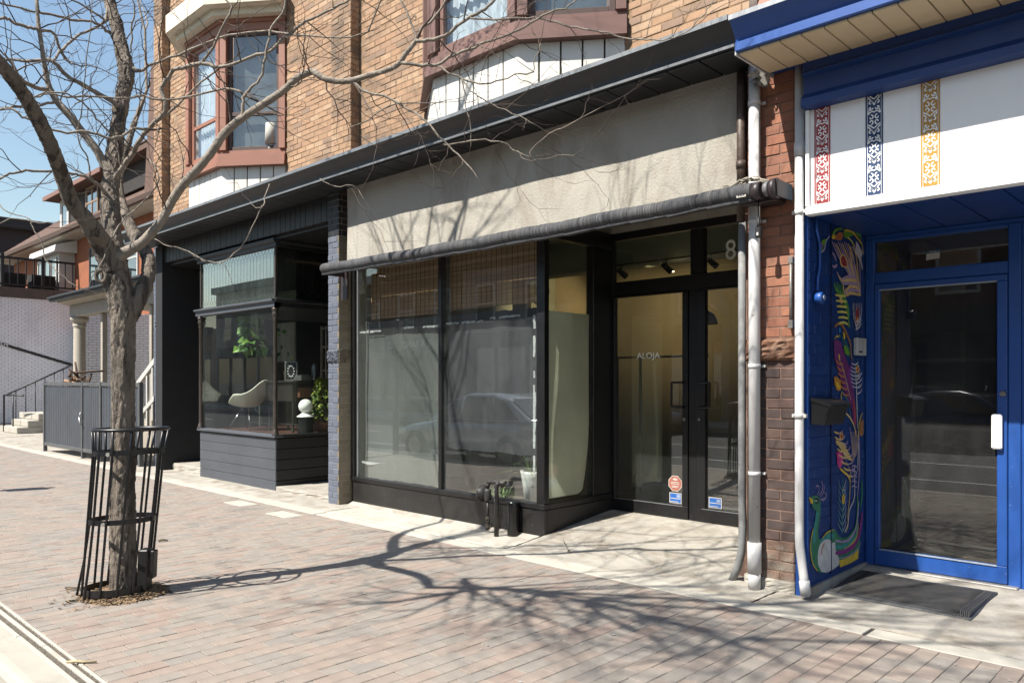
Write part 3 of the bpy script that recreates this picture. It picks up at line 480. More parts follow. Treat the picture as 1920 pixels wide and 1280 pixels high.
('yellow',0.0117,[(6.085,1.468),(6.076,1.404),(6.103,1.329)]),
('cream',0.0164,[(6.112,1.322),(6.251,1.264),(6.346,1.188),(6.385,1.106)]),
('olive',0.0188,[(6.523,1.296),(6.463,1.235),(6.433,1.155),(6.424,1.1)]),
('brownleaf',0,[(6.483,1.227),(6.543,1.24),(6.543,1.12),(6.493,1.1),(6.443,1.132)]),
('white',0.007,[(6.394,1.479),(6.363,1.586),(6.365,1.691)]),
('lav2',0.0113,[(6.392,1.498),(6.34,1.501),(6.298,1.513)]),
('white',0.0106,[(6.392,1.498),(6.439,1.506),(6.464,1.524)]),
('lav2',0.0113,[(6.388,1.528),(6.327,1.532),(6.278,1.546)]),
('white',0.0106,[(6.388,1.528),(6.443,1.538),(6.471,1.559)]),
('lav2',0.0113,[(6.383,1.558),(6.318,1.563),(6.266,1.577)]),
('white',0.0106,[(6.383,1.558),(6.443,1.57),(6.474,1.592)]),
('lav2',0.0113,[(6.379,1.589),(6.314,1.593),(6.262,1.607)]),
('white',0.0106,[(6.379,1.589),(6.439,1.6),(6.47,1.623)]),
('lav2',0.0113,[(6.375,1.619),(6.315,1.623),(6.266,1.635)]),
('white',0.0106,[(6.375,1.619),(6.431,1.63),(6.459,1.651)]),
('lav2',0.0113,[(6.371,1.649),(6.319,1.652),(6.277,1.663)]),
('white',0.0106,[(6.371,1.649),(6.419,1.659),(6.443,1.677)]),
('lav2',0.0113,[(6.367,1.679),(6.326,1.682),(6.293,1.69)]),
('white',0.0106,[(6.367,1.679),(6.404,1.687),(6.423,1.702)]),
('cream',0,[(6.447,1.645),(6.443,1.63),(6.431,1.618),(6.414,1.614),(6.397,1.618),(6.385,1.629),(6.38,1.644),(6.385,1.659),(6.397,1.67),(6.414,1.675),(6.43,1.671),(6.443,1.66)]),
('orange',0,[(6.44,1.645),(6.436,1.633),(6.427,1.624),(6.414,1.62),(6.401,1.623),(6.391,1.632),(6.388,1.644),(6.391,1.656),(6.401,1.665),(6.414,1.669),(6.427,1.666),(6.436,1.657)]),
('maroon',0,[(6.429,1.645),(6.427,1.637),(6.421,1.631),(6.414,1.629),(6.406,1.631),(6.4,1.636),(6.398,1.644),(6.4,1.652),(6.406,1.658),(6.414,1.66),(6.421,1.658),(6.427,1.653)]),
('white',0.0129,[(6.388,1.604),(6.392,1.479),(6.4,1.333),(6.414,1.171)]),
('lav2',0.0152,[(6.404,1.45),(6.463,1.457),(6.507,1.486)]),
('lav2',0.0152,[(6.404,1.494),(6.463,1.501),(6.507,1.53)]),
('lav2',0.0152,[(6.404,1.538),(6.463,1.545),(6.507,1.575)]),
('lav2',0.0152,[(6.404,1.582),(6.463,1.59),(6.507,1.62)]),
('red',0.0352,[(6.327,1.407),(6.355,1.305),(6.365,1.202)]),
('leaf',0,[(6.121,1.829),(6.176,1.824),(6.232,1.79),(6.266,1.758),(6.213,1.748),(6.148,1.766)]),
('brownleaf',0.0281,[(5.951,1.959),(6.013,1.987),(6.085,1.984),(6.176,1.924),(6.26,1.841),(6.288,1.719)]),
('green',0.0117,[(6.067,1.898),(6.176,1.838),(6.26,1.784)]),
('blue2',0,[(6.027,1.953),(6.052,1.968),(6.07,1.951),(6.059,1.919),(6.034,1.925)]),
('yellow',0,[(6.106,1.935),(6.148,1.916),(6.158,1.888),(6.136,1.869),(6.121,1.9)]),
('yellow',0.0094,[(5.942,1.865),(5.995,1.895),(6.013,1.885),(6.049,1.904)]),
('green',0.0164,[(6.213,1.972),(6.232,2.11),(6.139,2.224),(6.121,2.301)]),
('leaf',0.0164,[(6.219,1.972),(6.217,2.117),(6.114,2.228),(6.095,2.309)]),
('green',0.0164,[(6.224,1.973),(6.202,2.125),(6.088,2.232),(6.07,2.316)]),
('leaf',0.0164,[(6.23,1.973),(6.187,2.132),(6.063,2.235),(6.045,2.294)]),
('green',0.0164,[(6.236,1.973),(6.172,2.14),(6.038,2.239),(6.02,2.302)]),
('leaf',0.0164,[(6.241,1.973),(6.158,2.147),(6.013,2.242),(5.995,2.309)]),
('green',0.0164,[(6.247,1.974),(6.143,2.155),(5.988,2.246),(5.97,2.288)]),
('leaf',0.0164,[(6.253,1.974),(6.128,2.162),(5.963,2.249),(5.946,2.295)]),
('cream2',0.0199,[(6.213,1.994),(6.121,2.003),(6.031,1.991)]),
('cream2',0.0199,[(6.206,2.038),(6.11,2.043),(6.016,2.034)]),
('cream2',0.0199,[(6.198,2.082),(6.099,2.084),(6.002,2.076)]),
('cream2',0.0199,[(6.191,2.125),(6.088,2.124),(5.988,2.119)]),
('cream2',0.0199,[(6.183,2.169),(6.077,2.164),(5.974,2.161)]),
('cream2',0.0199,[(6.176,2.213),(6.067,2.204),(5.96,2.203)]),
('cream',0,[(6.031,2.209),(6.067,2.201),(6.103,2.165),(6.094,2.143),(6.058,2.151)]),
('cream',0.0176,[(6.443,2.264),(6.385,2.42),(6.288,2.555),(6.213,2.625)]),
('lav',0.0176,[(6.439,2.263),(6.361,2.418),(6.254,2.548),(6.172,2.629)]),
('lav',0.0176,[(6.435,2.263),(6.338,2.415),(6.221,2.541),(6.132,2.632)]),
('cream',0.0176,[(6.431,2.263),(6.315,2.413),(6.187,2.535),(6.092,2.61)]),
('lav',0.0176,[(6.427,2.262),(6.292,2.411),(6.154,2.528),(6.052,2.613)]),
('lav',0.0176,[(6.424,2.262),(6.27,2.408),(6.121,2.521),(6.013,2.617)]),
('cream',0.0176,[(6.42,2.262),(6.247,2.406),(6.088,2.515),(5.974,2.595)]),
('lav',0.0176,[(6.416,2.261),(6.224,2.404),(6.056,2.508),(5.935,2.598)]),
('lav',0.0176,[(6.412,2.261),(6.202,2.401),(6.023,2.501),(5.897,2.602)]),
('lav',0.0176,[(6.473,2.236),(6.463,2.398),(6.443,2.544),(6.327,2.618)]),
('cream',0.0176,[(6.473,2.236),(6.42,2.394),(6.385,2.537),(6.308,2.615)]),
('lav',0.0176,[(6.473,2.236),(6.377,2.39),(6.327,2.53),(6.288,2.613)]),
('cream',0.0176,[(6.473,2.236),(6.334,2.386),(6.27,2.524),(6.27,2.611)]),
('cream',0,[(6.049,2.499),(6.085,2.528),(6.139,2.527),(6.195,2.487),(6.213,2.446),(6.158,2.433),(6.085,2.429),(6.049,2.456)]),
('maroon',0,[(6.067,2.494),(6.103,2.52),(6.139,2.516),(6.185,2.478),(6.191,2.447),(6.121,2.437),(6.076,2.456)]),
('lav',0.0258,[(6.365,2.374),(6.213,2.367),(6.067,2.331),(5.995,2.381)]),
('cream',0.0258,[(6.385,2.348),(6.224,2.342),(6.092,2.318),(6.034,2.355)]),
('lav',0.0258,[(6.404,2.322),(6.236,2.317),(6.117,2.305),(6.074,2.329)]),
('cream',0.0258,[(6.424,2.296),(6.247,2.292),(6.143,2.232),(6.114,2.303)]),
('lav',0.0258,[(6.443,2.269),(6.258,2.267),(6.169,2.227),(6.154,2.277)]),
('cream',0.0258,[(6.463,2.243),(6.27,2.242),(6.195,2.222),(6.195,2.25)]),
('lav',0.0211,[(5.995,2.437),(5.951,2.415),(5.907,2.42)]),
('lav',0.0211,[(5.977,2.463),(5.942,2.5),(5.904,2.517)]),
('white2',0.0117,[(6.385,1.973),(6.327,2.065),(6.317,2.166)]),
('white2',0.0117,[(6.385,1.973),(6.357,2.067),(6.352,2.169)]),
('white2',0.0117,[(6.385,1.973),(6.388,2.069),(6.386,2.171)]),
('white2',0.0117,[(6.385,1.973),(6.42,2.07),(6.422,2.174)]),
('white2',0.0117,[(6.385,1.973),(6.451,2.072),(6.457,2.176)]),
('white2',0.0117,[(6.385,1.973),(6.483,2.074),(6.493,2.179)]),
('maroon',0,[(6.404,2.143),(6.433,2.13),(6.427,2.027),(6.388,1.992),(6.361,2.023),(6.375,2.097)]),
('orange',0,[(6.385,2.054),(6.414,2.063),(6.424,2.03),(6.4,2.014),(6.377,2.024)]),
('white2',0.0164,[(6.365,1.958),(6.443,1.983),(6.493,2.023)]),
('white2',0.0164,[(6.365,1.987),(6.443,2.013),(6.493,2.053)]),
('white2',0.0164,[(6.365,2.016),(6.443,2.042),(6.493,2.082)]),
('leaf',0,[(5.899,2.647),(5.925,2.686),(5.995,2.716),(6.067,2.728),(6.121,2.72),(6.031,2.707),(5.969,2.681),(5.942,2.657)]),
('leaf',0,[(6.121,2.716),(6.195,2.73),(6.308,2.728),(6.327,2.709),(6.232,2.674),(6.158,2.657),(6.121,2.677)]),
('leaf',0,[(6.308,2.739),(6.404,2.741),(6.483,2.726),(6.493,2.683),(6.443,2.706)]),
('yellow',0.0164,[(6.139,2.719),(6.288,2.729),(6.404,2.693),(6.503,2.654),(6.533,2.576)]),
('cream2',0.0152,[(6.204,2.671),(6.279,2.655),(6.346,2.62)]),
('rust',0,[(5.969,2.657),(6.031,2.69),(6.103,2.693),(6.112,2.662),(6.067,2.628),(5.96,2.621)]),
('yellow',0,[(5.89,2.639),(5.934,2.659),(5.969,2.65),(5.951,2.627),(5.899,2.616)]),
('white2',0,[(6.375,2.664),(6.424,2.652),(6.463,2.62),(6.523,2.59),(6.483,2.548),(6.523,2.463),(6.503,2.45),(6.473,2.503),(6.404,2.547),(6.355,2.577),(6.365,2.615)]),
('leaf',0,[(5.721,2.59),(5.788,2.605),(5.771,2.569),(5.713,2.521),(5.664,2.482),(5.639,2.485),(5.672,2.536)]),
('purple2',0,[(5.68,2.557),(5.721,2.563),(5.729,2.54),(5.68,2.524)]),
('white2',0.0117,[(5.856,2.635),(5.788,2.592),(5.754,2.526),(5.68,2.484),(5.675,2.443)]),
('purple2',0.0117,[(6.483,1.93),(6.503,1.961)])]

# ================================================================== GROUND
m_asph = mat('asphalt', (.055, .055, .058), .9, var=.25, scale=3, speck=(.14, .14, .135), speck_sc=260, speck_amt=.6, bump=.3, bscale=300, stain=(.035, .035, .037), stain_sc=.4)
m_conc = mat('pale_concrete', (.56, .525, .45), .88, var=.10, scale=2.2, stain=(.36, .325, .27), stain_sc=1.6, stain_lo=.52, stain_hi=.78, speck=(.33, .3, .26), speck_sc=420, speck_amt=.66, bump=.25, bscale=260)
m_conc2 = mat('worn_apron_concrete', (.52, .485, .42), .9, var=.12, scale=3, stain=(.33, .285, .225), stain_sc=3.4, stain_lo=.46, stain_hi=.66, speck=(.27, .25, .21), speck_sc=200, speck_amt=.63, bump=.6, bscale=90)
m_strip = mat('smooth_strip_concrete', (.60, .565, .485), .85, var=.07, scale=3, stain=(.45, .41, .34), stain_sc=2.6, stain_lo=.56, stain_hi=.75, bump=.12, bscale=200)
m_grav = mat('joint_gravel', (.27, .235, .19), .95, var=.5, scale=160, bump=1, bscale=400)
m_sand = mat('bedding_sand', (.19, .165, .135), .95, var=.3, scale=60)
m_pav = mat('paver', (0,0,0), .88, palette=[(0.373, 0.311, 0.262), (0.359, 0.318, 0.275), (0.39, 0.309, 0.257), (0.344, 0.309, 0.27), (0.384, 0.322, 0.271), (0.398, 0.325, 0.27), (0.355, 0.316, 0.271), (0.379, 0.292, 0.243), (0.366, 0.322, 0.278), (0.338, 0.304, 0.269), (0.384, 0.311, 0.26), (0.368, 0.327, 0.282)],
           var=.13, scale=7, speck=(.45, .42, .38), speck_sc=480, speck_amt=.655, bump=.28, bscale=330, stain=(.215, .19, .17), stain_sc=3.1, stain_lo=.52, stain_hi=.76)
m_mulch = mat('mulch', (0,0,0), .95, palette=[(.22,.14,.075), (.34,.23,.13), (.12,.08,.05), (.28,.18,.10), (.42,.30,.18)], var=.2, scale=20)
m_white_line = mat('road_paint', (.7, .7, .68), .7, var=.15, scale=12, stain=(.25,.25,.25), stain_sc=6)

struct(MB().box(-600, 600, -600, 600, -.62, -.6), 'ground', mat('far_ground', (.2,.19,.17), .95))
struct(MB().box(-160, 90, -9.6, 1.16, -.3, -.14), 'road', m_asph)
mk = MB()
for i in range(-14, 6): mk.box(i*6.0, i*6.0+2.6, -4.35, -4.23, -.1385, -.136)
mk.box(-90, 40, -1.35, -1.24, -.1385, -.136); mk.box(-90, 40, -7.5, -7.4, -.1385, -.136)
struct(mk, 'road_markings', m_white_line)
struct(MB().box(-160, 90, -13.2, -9.62, -.3, 0), 'opposite_sidewalk', m_conc)

# kerb: rounded nose, joints every three metres
kerb_prof = [(1.305, -.05), (1.305, .0), (1.175, -.001), (1.145, -.006), (1.122, -.02), (1.108, -.045), (1.1, -.3), (1.305, -.3)]
k = MB()
xk = -61.0
while xk < 20:
    k.extrude_x(kerb_prof[::-1], xk+.004, xk+2.996); xk += 3.0
struct(k, 'kerb', m_conc)
SW = MB().box(-60, 20, 1.3, 7.4, -.25, -.016)
sidewalk = struct(SW, 'sidewalk', m_sand)
# edging: three narrow concrete ribs with gravel between them
for (a, b) in ((1.308, 1.333), (1.367, 1.391), (1.421, 1.4385)):
    x = -26.0 + a*3
    while x < 3:
        L = random.uniform(1.0, 1.25)
        dy = random.uniform(-.002, .002)
        box('edging_rib', m_strip, sidewalk, x, x+L-.006, a+dy, b+dy, -.05, random.uniform(-.002, .002), .003); x += L
gm = MB(); rg = random.Random(3)
for _ in range(9000):
    a, b = rg.choice(((1.335, 1.366), (1.393, 1.42))); x = -.4-9*rg.random()**1.5; y = rg.uniform(a, b); r = rg.uniform(.0015, .004); z = rg.uniform(-.012, -.004)
    gm.poly([(x-r, y, z), (x, y-r, z+r*.8), (x+r, y, z), (x, y+r, z+r*.8)])
gm.build('joint_gravel', m_grav, sidewalk, kind='stuff')
box('gravel_bed', m_grav, sidewalk, -26, 3, 1.334, 1.4195, -.05, -.011)

# brick pavers, laid in running bond, long side square to the street
PW, PL, G = .1055, .2115, .0027
PIT = Vector((-5.98, 2.12, 0))
pavs = []; rp = random.Random(5)
nx = int(26/PW)
for i in range(nx):
    x = -25.6 + i*PW; y = 1.441 - (PL*.5 if i % 2 else 0) - (PL*.25 if (i//2) % 7 == 0 else 0)
    while y < 4.918:
        a = max(y, 1.441); b = min(y+PL, 4.918)
        if b-a > .02:
            cx, cy = x+PW/2, (a+b)/2
            if (Vector((cx, cy, 0))-PIT).length > .27:
                pavs.append((inview((cx, cy, 0), .05), cx, cy, (b-a-G)/2, rp.uniform(-.0018, .0018), rp.uniform(-.004, .004), rp.uniform(-.004, .004)))
        y += PL
order = sorted([i for i, p in enumerate(pavs) if p[0]], key=lambda i: pavs[i][0])
near = set(order[:300])
pm = {}
far = MB()
for i, (d, cx, cy, hl, dz, tx, ty) in enumerate(pavs):
    if i in near:
        key = round(hl, 3)
        if key not in pm: pm[key] = MB().obox(Vector((0,0,0)), Vector((1,0,0)), Vector((0,1,0)), Vector((0,0,1)), (PW-G)/2, key, .03, .0028).mesh('paver', m_pav)
        o = bpy.data.objects.new('paver', pm[key]); COL.objects.link(o); o.parent = sidewalk
        o.location = (cx, cy, -.03+dz); o.rotation_euler = (tx, ty, 0)
    elif d and d < 12.5:
        a = Vector((1,0,-ty)); b = Vector((0,1,tx))
        far.obox(Vector((cx, cy, -.03+dz)), a, b, Vector((0,0,1)), (PW-G)/2, hl, .03, .0025)
    else:
        far.box(cx-(PW-G)/2, cx+(PW-G)/2, cy-hl, cy+hl, -.03, dz*.7)
far.build('far_pavers', m_pav, sidewalk, kind='stuff')
struct(MB().box(-60, -25.7, 1.441, 4.918, -.03, 0), 'far_sidewalk', mat('far_pavers', (.28, .245, .215), .9, var=.2, scale=9))
# light stone inserts let into the bricks
for (a, b) in ((-9.36, 4.66), (-8.22, 4.62)): box('stone_insert', m_strip, sidewalk, a-.2, a+.25, b-.07, b+.16, -.03, .0035, .003)
# bright concrete strip along the shop line
x = -27.0; rs = random.Random(8); cuts = [-1.76, -4.86, -7.95, -11.2, -14.3, -17.4, -20.5, -23.6, -27.0]
cuts = [2.0]+cuts
for c0, c1 in zip(cuts[1:], cuts[:-1]):
    box('border_slab', m_strip, sidewalk, c0+.012, c1-.012, 4.922, 5.085, -.06, rs.uniform(.001, .004), .004)
# apron between the strip and the shops, ramping up into the two recesses
def apron_z(x, y):
    z = 0.0
    if -5.12 < x < -2.86 and y > 5.3:
        z = .165*min(1, (y-5.3)/1.45)*min(1, (x+5.12+.05)/.1 if x < -5.1 else 1)
    if -2.36 < x and y > 5.5: z = .05*min(1, (y-5.5)/1.05)
    return z
def apron(x0, x1, y0, y1, seed, m, step=.06, amp=.004, lift=0.0):
    r = random.Random(seed); g = MB(); g.smooth = True
    nx = max(2, int((x1-x0)/step)); ny = max(2, int((y1-y0)/step)); ph = [r.uniform(0, 6) for _ in range(6)]
    for j in range(ny+1):
        for i in range(nx+1):
            x = x0+(x1-x0)*i/nx; y = y0+(y1-y0)*j/ny
            w = amp*(math.sin(x*2.1+ph[0])*math.sin(y*3.3+ph[1]) + .5*math.sin(x*7+ph[2])*math.sin(y*6+ph[3]))*.5
            jx = r.uniform(-.006, .006) if i in (0, nx) else 0; jy = r.uniform(-.005, .005) if j == 0 else 0
            g.v.append((x+jx, y+jy, apron_z(x, y)+lift+w))
    for j in range(ny):
        for i in range(nx): b = j*(nx+1)+i; g.face((b, b+1, b+nx+2, b+nx+1))
    n0 = len(g.v)
    for i in range(nx+1): v = g.v[i]; g.v.append((v[0], v[1], -.06))
    for i in range(nx): g.face((n0+i, n0+i+1, i+1, i))
    return g.build('apron_slab', m, sidewalk)
sl = [(-2.58, 1.98, 1), (-5.06, -2.596, 2), (-8.02, -5.075, 3), (-10.4, -8.035, 4), (-13.4, -10.415, 5), (-16.9, -13.415, 6), (-20.5, -16.915, 7), (-25.0, -20.515, 8)]
for a, b, s_ in sl: apron(a, b, 5.1+.012*(s_ % 2), 7.3 if s_ > 2 else 6.9, s_, m_conc if s_ in (3,) else m_conc2)
box('far_apron', m_conc2, sidewalk, -60, -25.02, 5.1, 12, -.06, .002)
box('joint_dirt', mat('joint_dirt', (.10,.085,.065), .95, var=.4, scale=30), sidewalk, -27, 2, 5.07, 5.14, -.05, -.006)
# small white spots of old gum and a few chips of stone, dead leaves and a twig
lit = MB(); rl = random.Random(2)
for _ in range(70):
    x = rl.uniform(-9.5, -.9); y = rl.uniform(1.6, 4.85); r = rl.uniform(.006, .016)
    lit.poly([(x+r*math.cos(a*1.047)*rl.uniform(.7, 1.2), y+r*math.sin(a*1.047)*rl.uniform(.7, 1.2), .0038) for a in range(6)])
lit.build('gum_spots', mat('old_gum', (.55, .53, .48), .8), sidewalk, kind='stuff')
# mulch in the tree pit, spilling over its edge
mu = MB(); rm = random.Random(4)
mu.lathe(-5.98, 2.12, [(.30, -.02), (.29, .0), (.2, .02), (.1, .05)], 18)
for _ in range(1500):
    a = rm.uniform(0, 6.283); q = .30*math.sqrt(rm.random()) if rm.random() < .88 else rm.uniform(.28, .47)
    if q > .31 and not (3.6 < a < 5.6): continue
    x = -5.98+q*math.cos(a); y = 2.12+q*math.sin(a); z = max(.005, .05-.16*q) + rm.uniform(0, .012); L = rm.uniform(.006, .026); t = rm.uniform(0, 3.14); w = rm.uniform(.002, .007)
    d = Vector((math.cos(t), math.sin(t), rm.uniform(-.3, .3)))*L; n = Vector((-math.sin(t), math.cos(t), rm.uniform(-.5, .5)))*w; p = Vector((x, y, z))
    mu.poly([p-d-n, p+d-n*.6, p+d+n, p-d+n*.8])
struct(mu, 'mulch', m_mulch, 'stuff')
tw = MB(); tw.tube([(-4.735, 1.375, .008), (-4.70, 1.405, .012), (-4.66, 1.44, .011), (-4.615, 1.49, .009)], [.005, .008, .007, .005], 7)
single(tw, 'fallen_twig', mat('pale_twig', (.55, .44, .26), .8), 'pale broken twig lying across the ribbed kerb edging', 'twig')
st_ = MB(); st_.tube([(-6.42, 1.86, .012), (-6.3, 1.92, .02), (-6.2, 1.93, .012)], [.008, .01, .004], 6)
single(st_, 'bark_scrap', mat('bark_scrap', (.10, .085, .07), .9), 'dark scrap of bark on the bricks beside the tree guard', 'bark')
lf = MB()
lf.poly([(-.98, 5.87, .012), (-.95, 5.84, .03), (-.91, 5.85, .02), (-.90, 5.89, .035), (-.93, 5.92, .014), (-.965, 5.91, .03)])
single(lf, 'dead_leaf', mat('dead_leaf', (.55, .30, .06), .7), 'curled orange dead leaf on the concrete right of the door mat', 'leaf')
pc = MB(); pc.tube([(-7.72, 3.05, .008), (-7.66, 3.03, .014), (-7.63, 3.07, .012), (-7.66, 3.11, .008), (-7.71, 3.1, .01), (-7.72, 3.06, .008)], .006, 5)
single(pc, 'dry_leaf', mat('dry_leaf', (.16, .12, .07), .9), 'curled dry brown leaf on the bricks left of the tree', 'leaf')
ld = MB(); ld.tube([(-4.76, 5.62, .052), (-4.55, 5.43, .03), (-4.47, 5.37, .022)], [.003, .004, .012], 6)
single(ld, 'cigarette_butt', mat('butt', (.30, .26, .2), .9), 'thin brown stick lying on the concrete before the glass door', 'litter')

# ================================================================== MAIN BRICK BUILDING
V = Vector
m_mort = mat('lime_mortar', (.36, .235, .14), .95, var=.15, scale=30, bump=.4, bscale=300)
ORANGE = [(.51,.305,.18), (.55,.335,.20), (.47,.285,.175), (.57,.375,.235), (.52,.32,.19), (.43,.265,.17), (.55,.355,.22), (.49,.30,.185), (.59,.40,.26), (.48,.305,.195), (.37,.25,.175), (.56,.35,.215)]
m_or = mat('orange_brick', (0,0,0), .88, palette=ORANGE, var=.13, scale=14, stain=(.20,.145,.105), stain_sc=1.0, stain_st=(1,1,1.8), stain_lo=.50, stain_hi=.68, bump=.35, bscale=150)
m_red = mat('red_brick', (0,0,0), .85, palette=[(.37,.15,.088), (.41,.17,.10), (.34,.138,.084), (.385,.175,.108), (.345,.15,.095), (.42,.18,.105)], var=.2, scale=11, stain=(.52,.36,.26), stain_sc=6, stain_lo=.66, stain_hi=.80, bump=.45, bscale=110)
m_dkb = mat('soot_brown_brick', (0,0,0), .85, palette=[(.10,.068,.06), (.125,.08,.068), (.09,.062,.056), (.14,.084,.068), (.11,.078,.07)], var=.2, scale=14, stain=(.27,.13,.08), stain_sc=4.2, stain_lo=.66, stain_hi=.82, bump=.4, bscale=130)
m_spall = mat('spalled_brick', (0,0,0), .95, palette=[(.24,.15,.11), (.30,.20,.15), (.27,.21,.165), (.22,.13,.10)], var=.3, scale=18, stain=(.35,.30,.24), stain_sc=7, stain_lo=.5, stain_hi=.66, bump=.8, bscale=70)
m_stone = mat('rock_faced_stone', (.30,.15,.09), .95, var=.35, scale=12, stain=(.40,.27,.19), stain_sc=7, bump=1, bscale=40)
m_blub = mat('slate_blue_painted_brick', (0,0,0), .62, palette=[(.145,.165,.215), (.155,.175,.225), (.135,.155,.205), (.165,.185,.232)], var=.14, scale=10, stain=(.21,.23,.27), stain_sc=7, stain_lo=.62, stain_hi=.78, bump=.3, bscale=120)
m_beib = mat('taupe_painted_brick', (0,0,0), .7, palette=[(.265,.22,.152), (.285,.236,.163), (.245,.205,.14), (.275,.232,.165)], var=.12, scale=10, stain=(.17,.14,.10), stain_sc=4, stain_lo=.6, stain_hi=.8, bump=.3, bscale=120)
m_blkb = mat('black_brick', (0,0,0), .55, palette=[(.018,.019,.022), (.022,.023,.026), (.015,.016,.019)], var=.2, scale=10, bump=.3, bscale=120)  # near-black tone for entry walls, pier tops and bay side ledges
m_ptm = mat('painted_mortar', (.22, .24, .285), .9, var=.2, scale=40)
m_blkmort = mat('black_mortar', (.02, .02, .023), .8)
m_dkmort = mat('pinkish_mortar', (.30, .185, .135), .95, var=.3, scale=25, bump=.5, bscale=200)
m_char = mat('charcoal_metal', (.036, .04, .047), .5, var=.14, scale=2.5, stain=(.058,.054,.05), stain_sc=1.6)
m_lip = mat('weathered_metal_edge', (.30, .315, .33), .45, metal=.35, var=.2, scale=5)
m_blk = mat('black_aluminium', (.012, .012, .013), .38, var=.25, scale=5, speck=(.20,.20,.2), speck_sc=120, speck_amt=.71, spec=.5)
m_kick = mat('black_kick_panel', (.016, .0155, .0155), .42, var=.3, scale=3, speck=(.3,.29,.28), speck_sc=70, speck_amt=.70, stain=(.04,.036,.032), stain_sc=2.2, bump=.12, bscale=30)
m_stuc = mat('tan_stucco', (.54, .505, .435), .95, var=.09, scale=2.0, stain=(.36,.315,.25), stain_sc=2.2, stain_st=(1.3,1,.55), stain_lo=.47, stain_hi=.74, bump=.75, bscale=48, speck=(.4,.35,.27), speck_sc=180, speck_amt=.68)
m_brn = mat('brown_trim_paint', (.42, .185, .12), .55, var=.10, scale=3, stain=(.36,.16,.105), stain_sc=2.5)
m_brn2 = mat('plum_brown_trim_paint', (.25, .135, .11), .55, var=.10, scale=3)
m_wbd = mat('white_board_paint', (.74, .72, .66), .7, var=.06, scale=2.5, stain=(.5,.44,.33), stain_sc=2.2, stain_st=(3,3,.7), stain_lo=.56, stain_hi=.82, k=.85)
m_crm = mat('cream_paint', (.72, .66, .53), .7, var=.06, scale=3, k=.8)
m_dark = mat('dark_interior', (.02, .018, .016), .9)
m_board = mat('charcoal_boards', (.022, .024, .028), .5, var=.25, scale=4, stretch=(1,1,.3))
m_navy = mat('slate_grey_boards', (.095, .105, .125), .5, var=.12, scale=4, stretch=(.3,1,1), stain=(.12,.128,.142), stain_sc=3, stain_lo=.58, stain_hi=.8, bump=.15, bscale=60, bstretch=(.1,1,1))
g_shop = glass_mat('shop_glass', (.95, .97, .96), .018, (.58,.62,.62), 2.1)
g_door = glass_mat('door_glass', (.92, .94, .90), .016, (.5,.54,.55), 2.3)
g_up = glass_mat('upper_window_glass', (.93, .95, .96), .03, (.5,.55,.6), 1.5)

BB = thing('brick_building', 'orange brick building with charcoal cornice over two shopfronts and brown bay windows', 'building', (-8.4, 5.9, 0))
WALL = 5.82
def sz(z): return 1.55+(z-1.55)*1.015
bay_rng = ((-12.95, -10.08), (-7.0, -4.15))
# ---- upper wall and pilasters
up = box('upper_wall', m_mort, BB, -14.59, -2.95, WALL+.004, 6.2, 4.02, 9.4)
def skip_bay(c): return any(a+.1 < c.x < b-.06 for a, b in bay_rng) and c.z < 7.0
def skip_pil(c): return skip_bay(c) or -14.65 < c.x < -14.2 or -8.78 < c.x < -8.32
brick_face(BB, up, (-14.59, WALL, 4.16), (1,0,0), (0,-1,0), 11.64, 0, 4.3, m_or, skip=skip_pil, seed=1)
for a, b in ((-14.59, -14.23), (-8.78, -8.335)):
    pl = box('pilaster', m_mort, BB, a+.005, b-.005, 5.685, WALL+.02, 4.02, 9.2)
    brick_face(BB, pl, (a, 5.68, 4.08), (1,0,0), (0,-1,0), b-a, 0, 4.6, m_or, seed=2, half0=.03)
    brick_face(BB, pl, (b, 5.68, 4.08), (0,1,0), (1,0,0), WALL-5.68, 0, 4.6, m_or, seed=3, bl=.15)
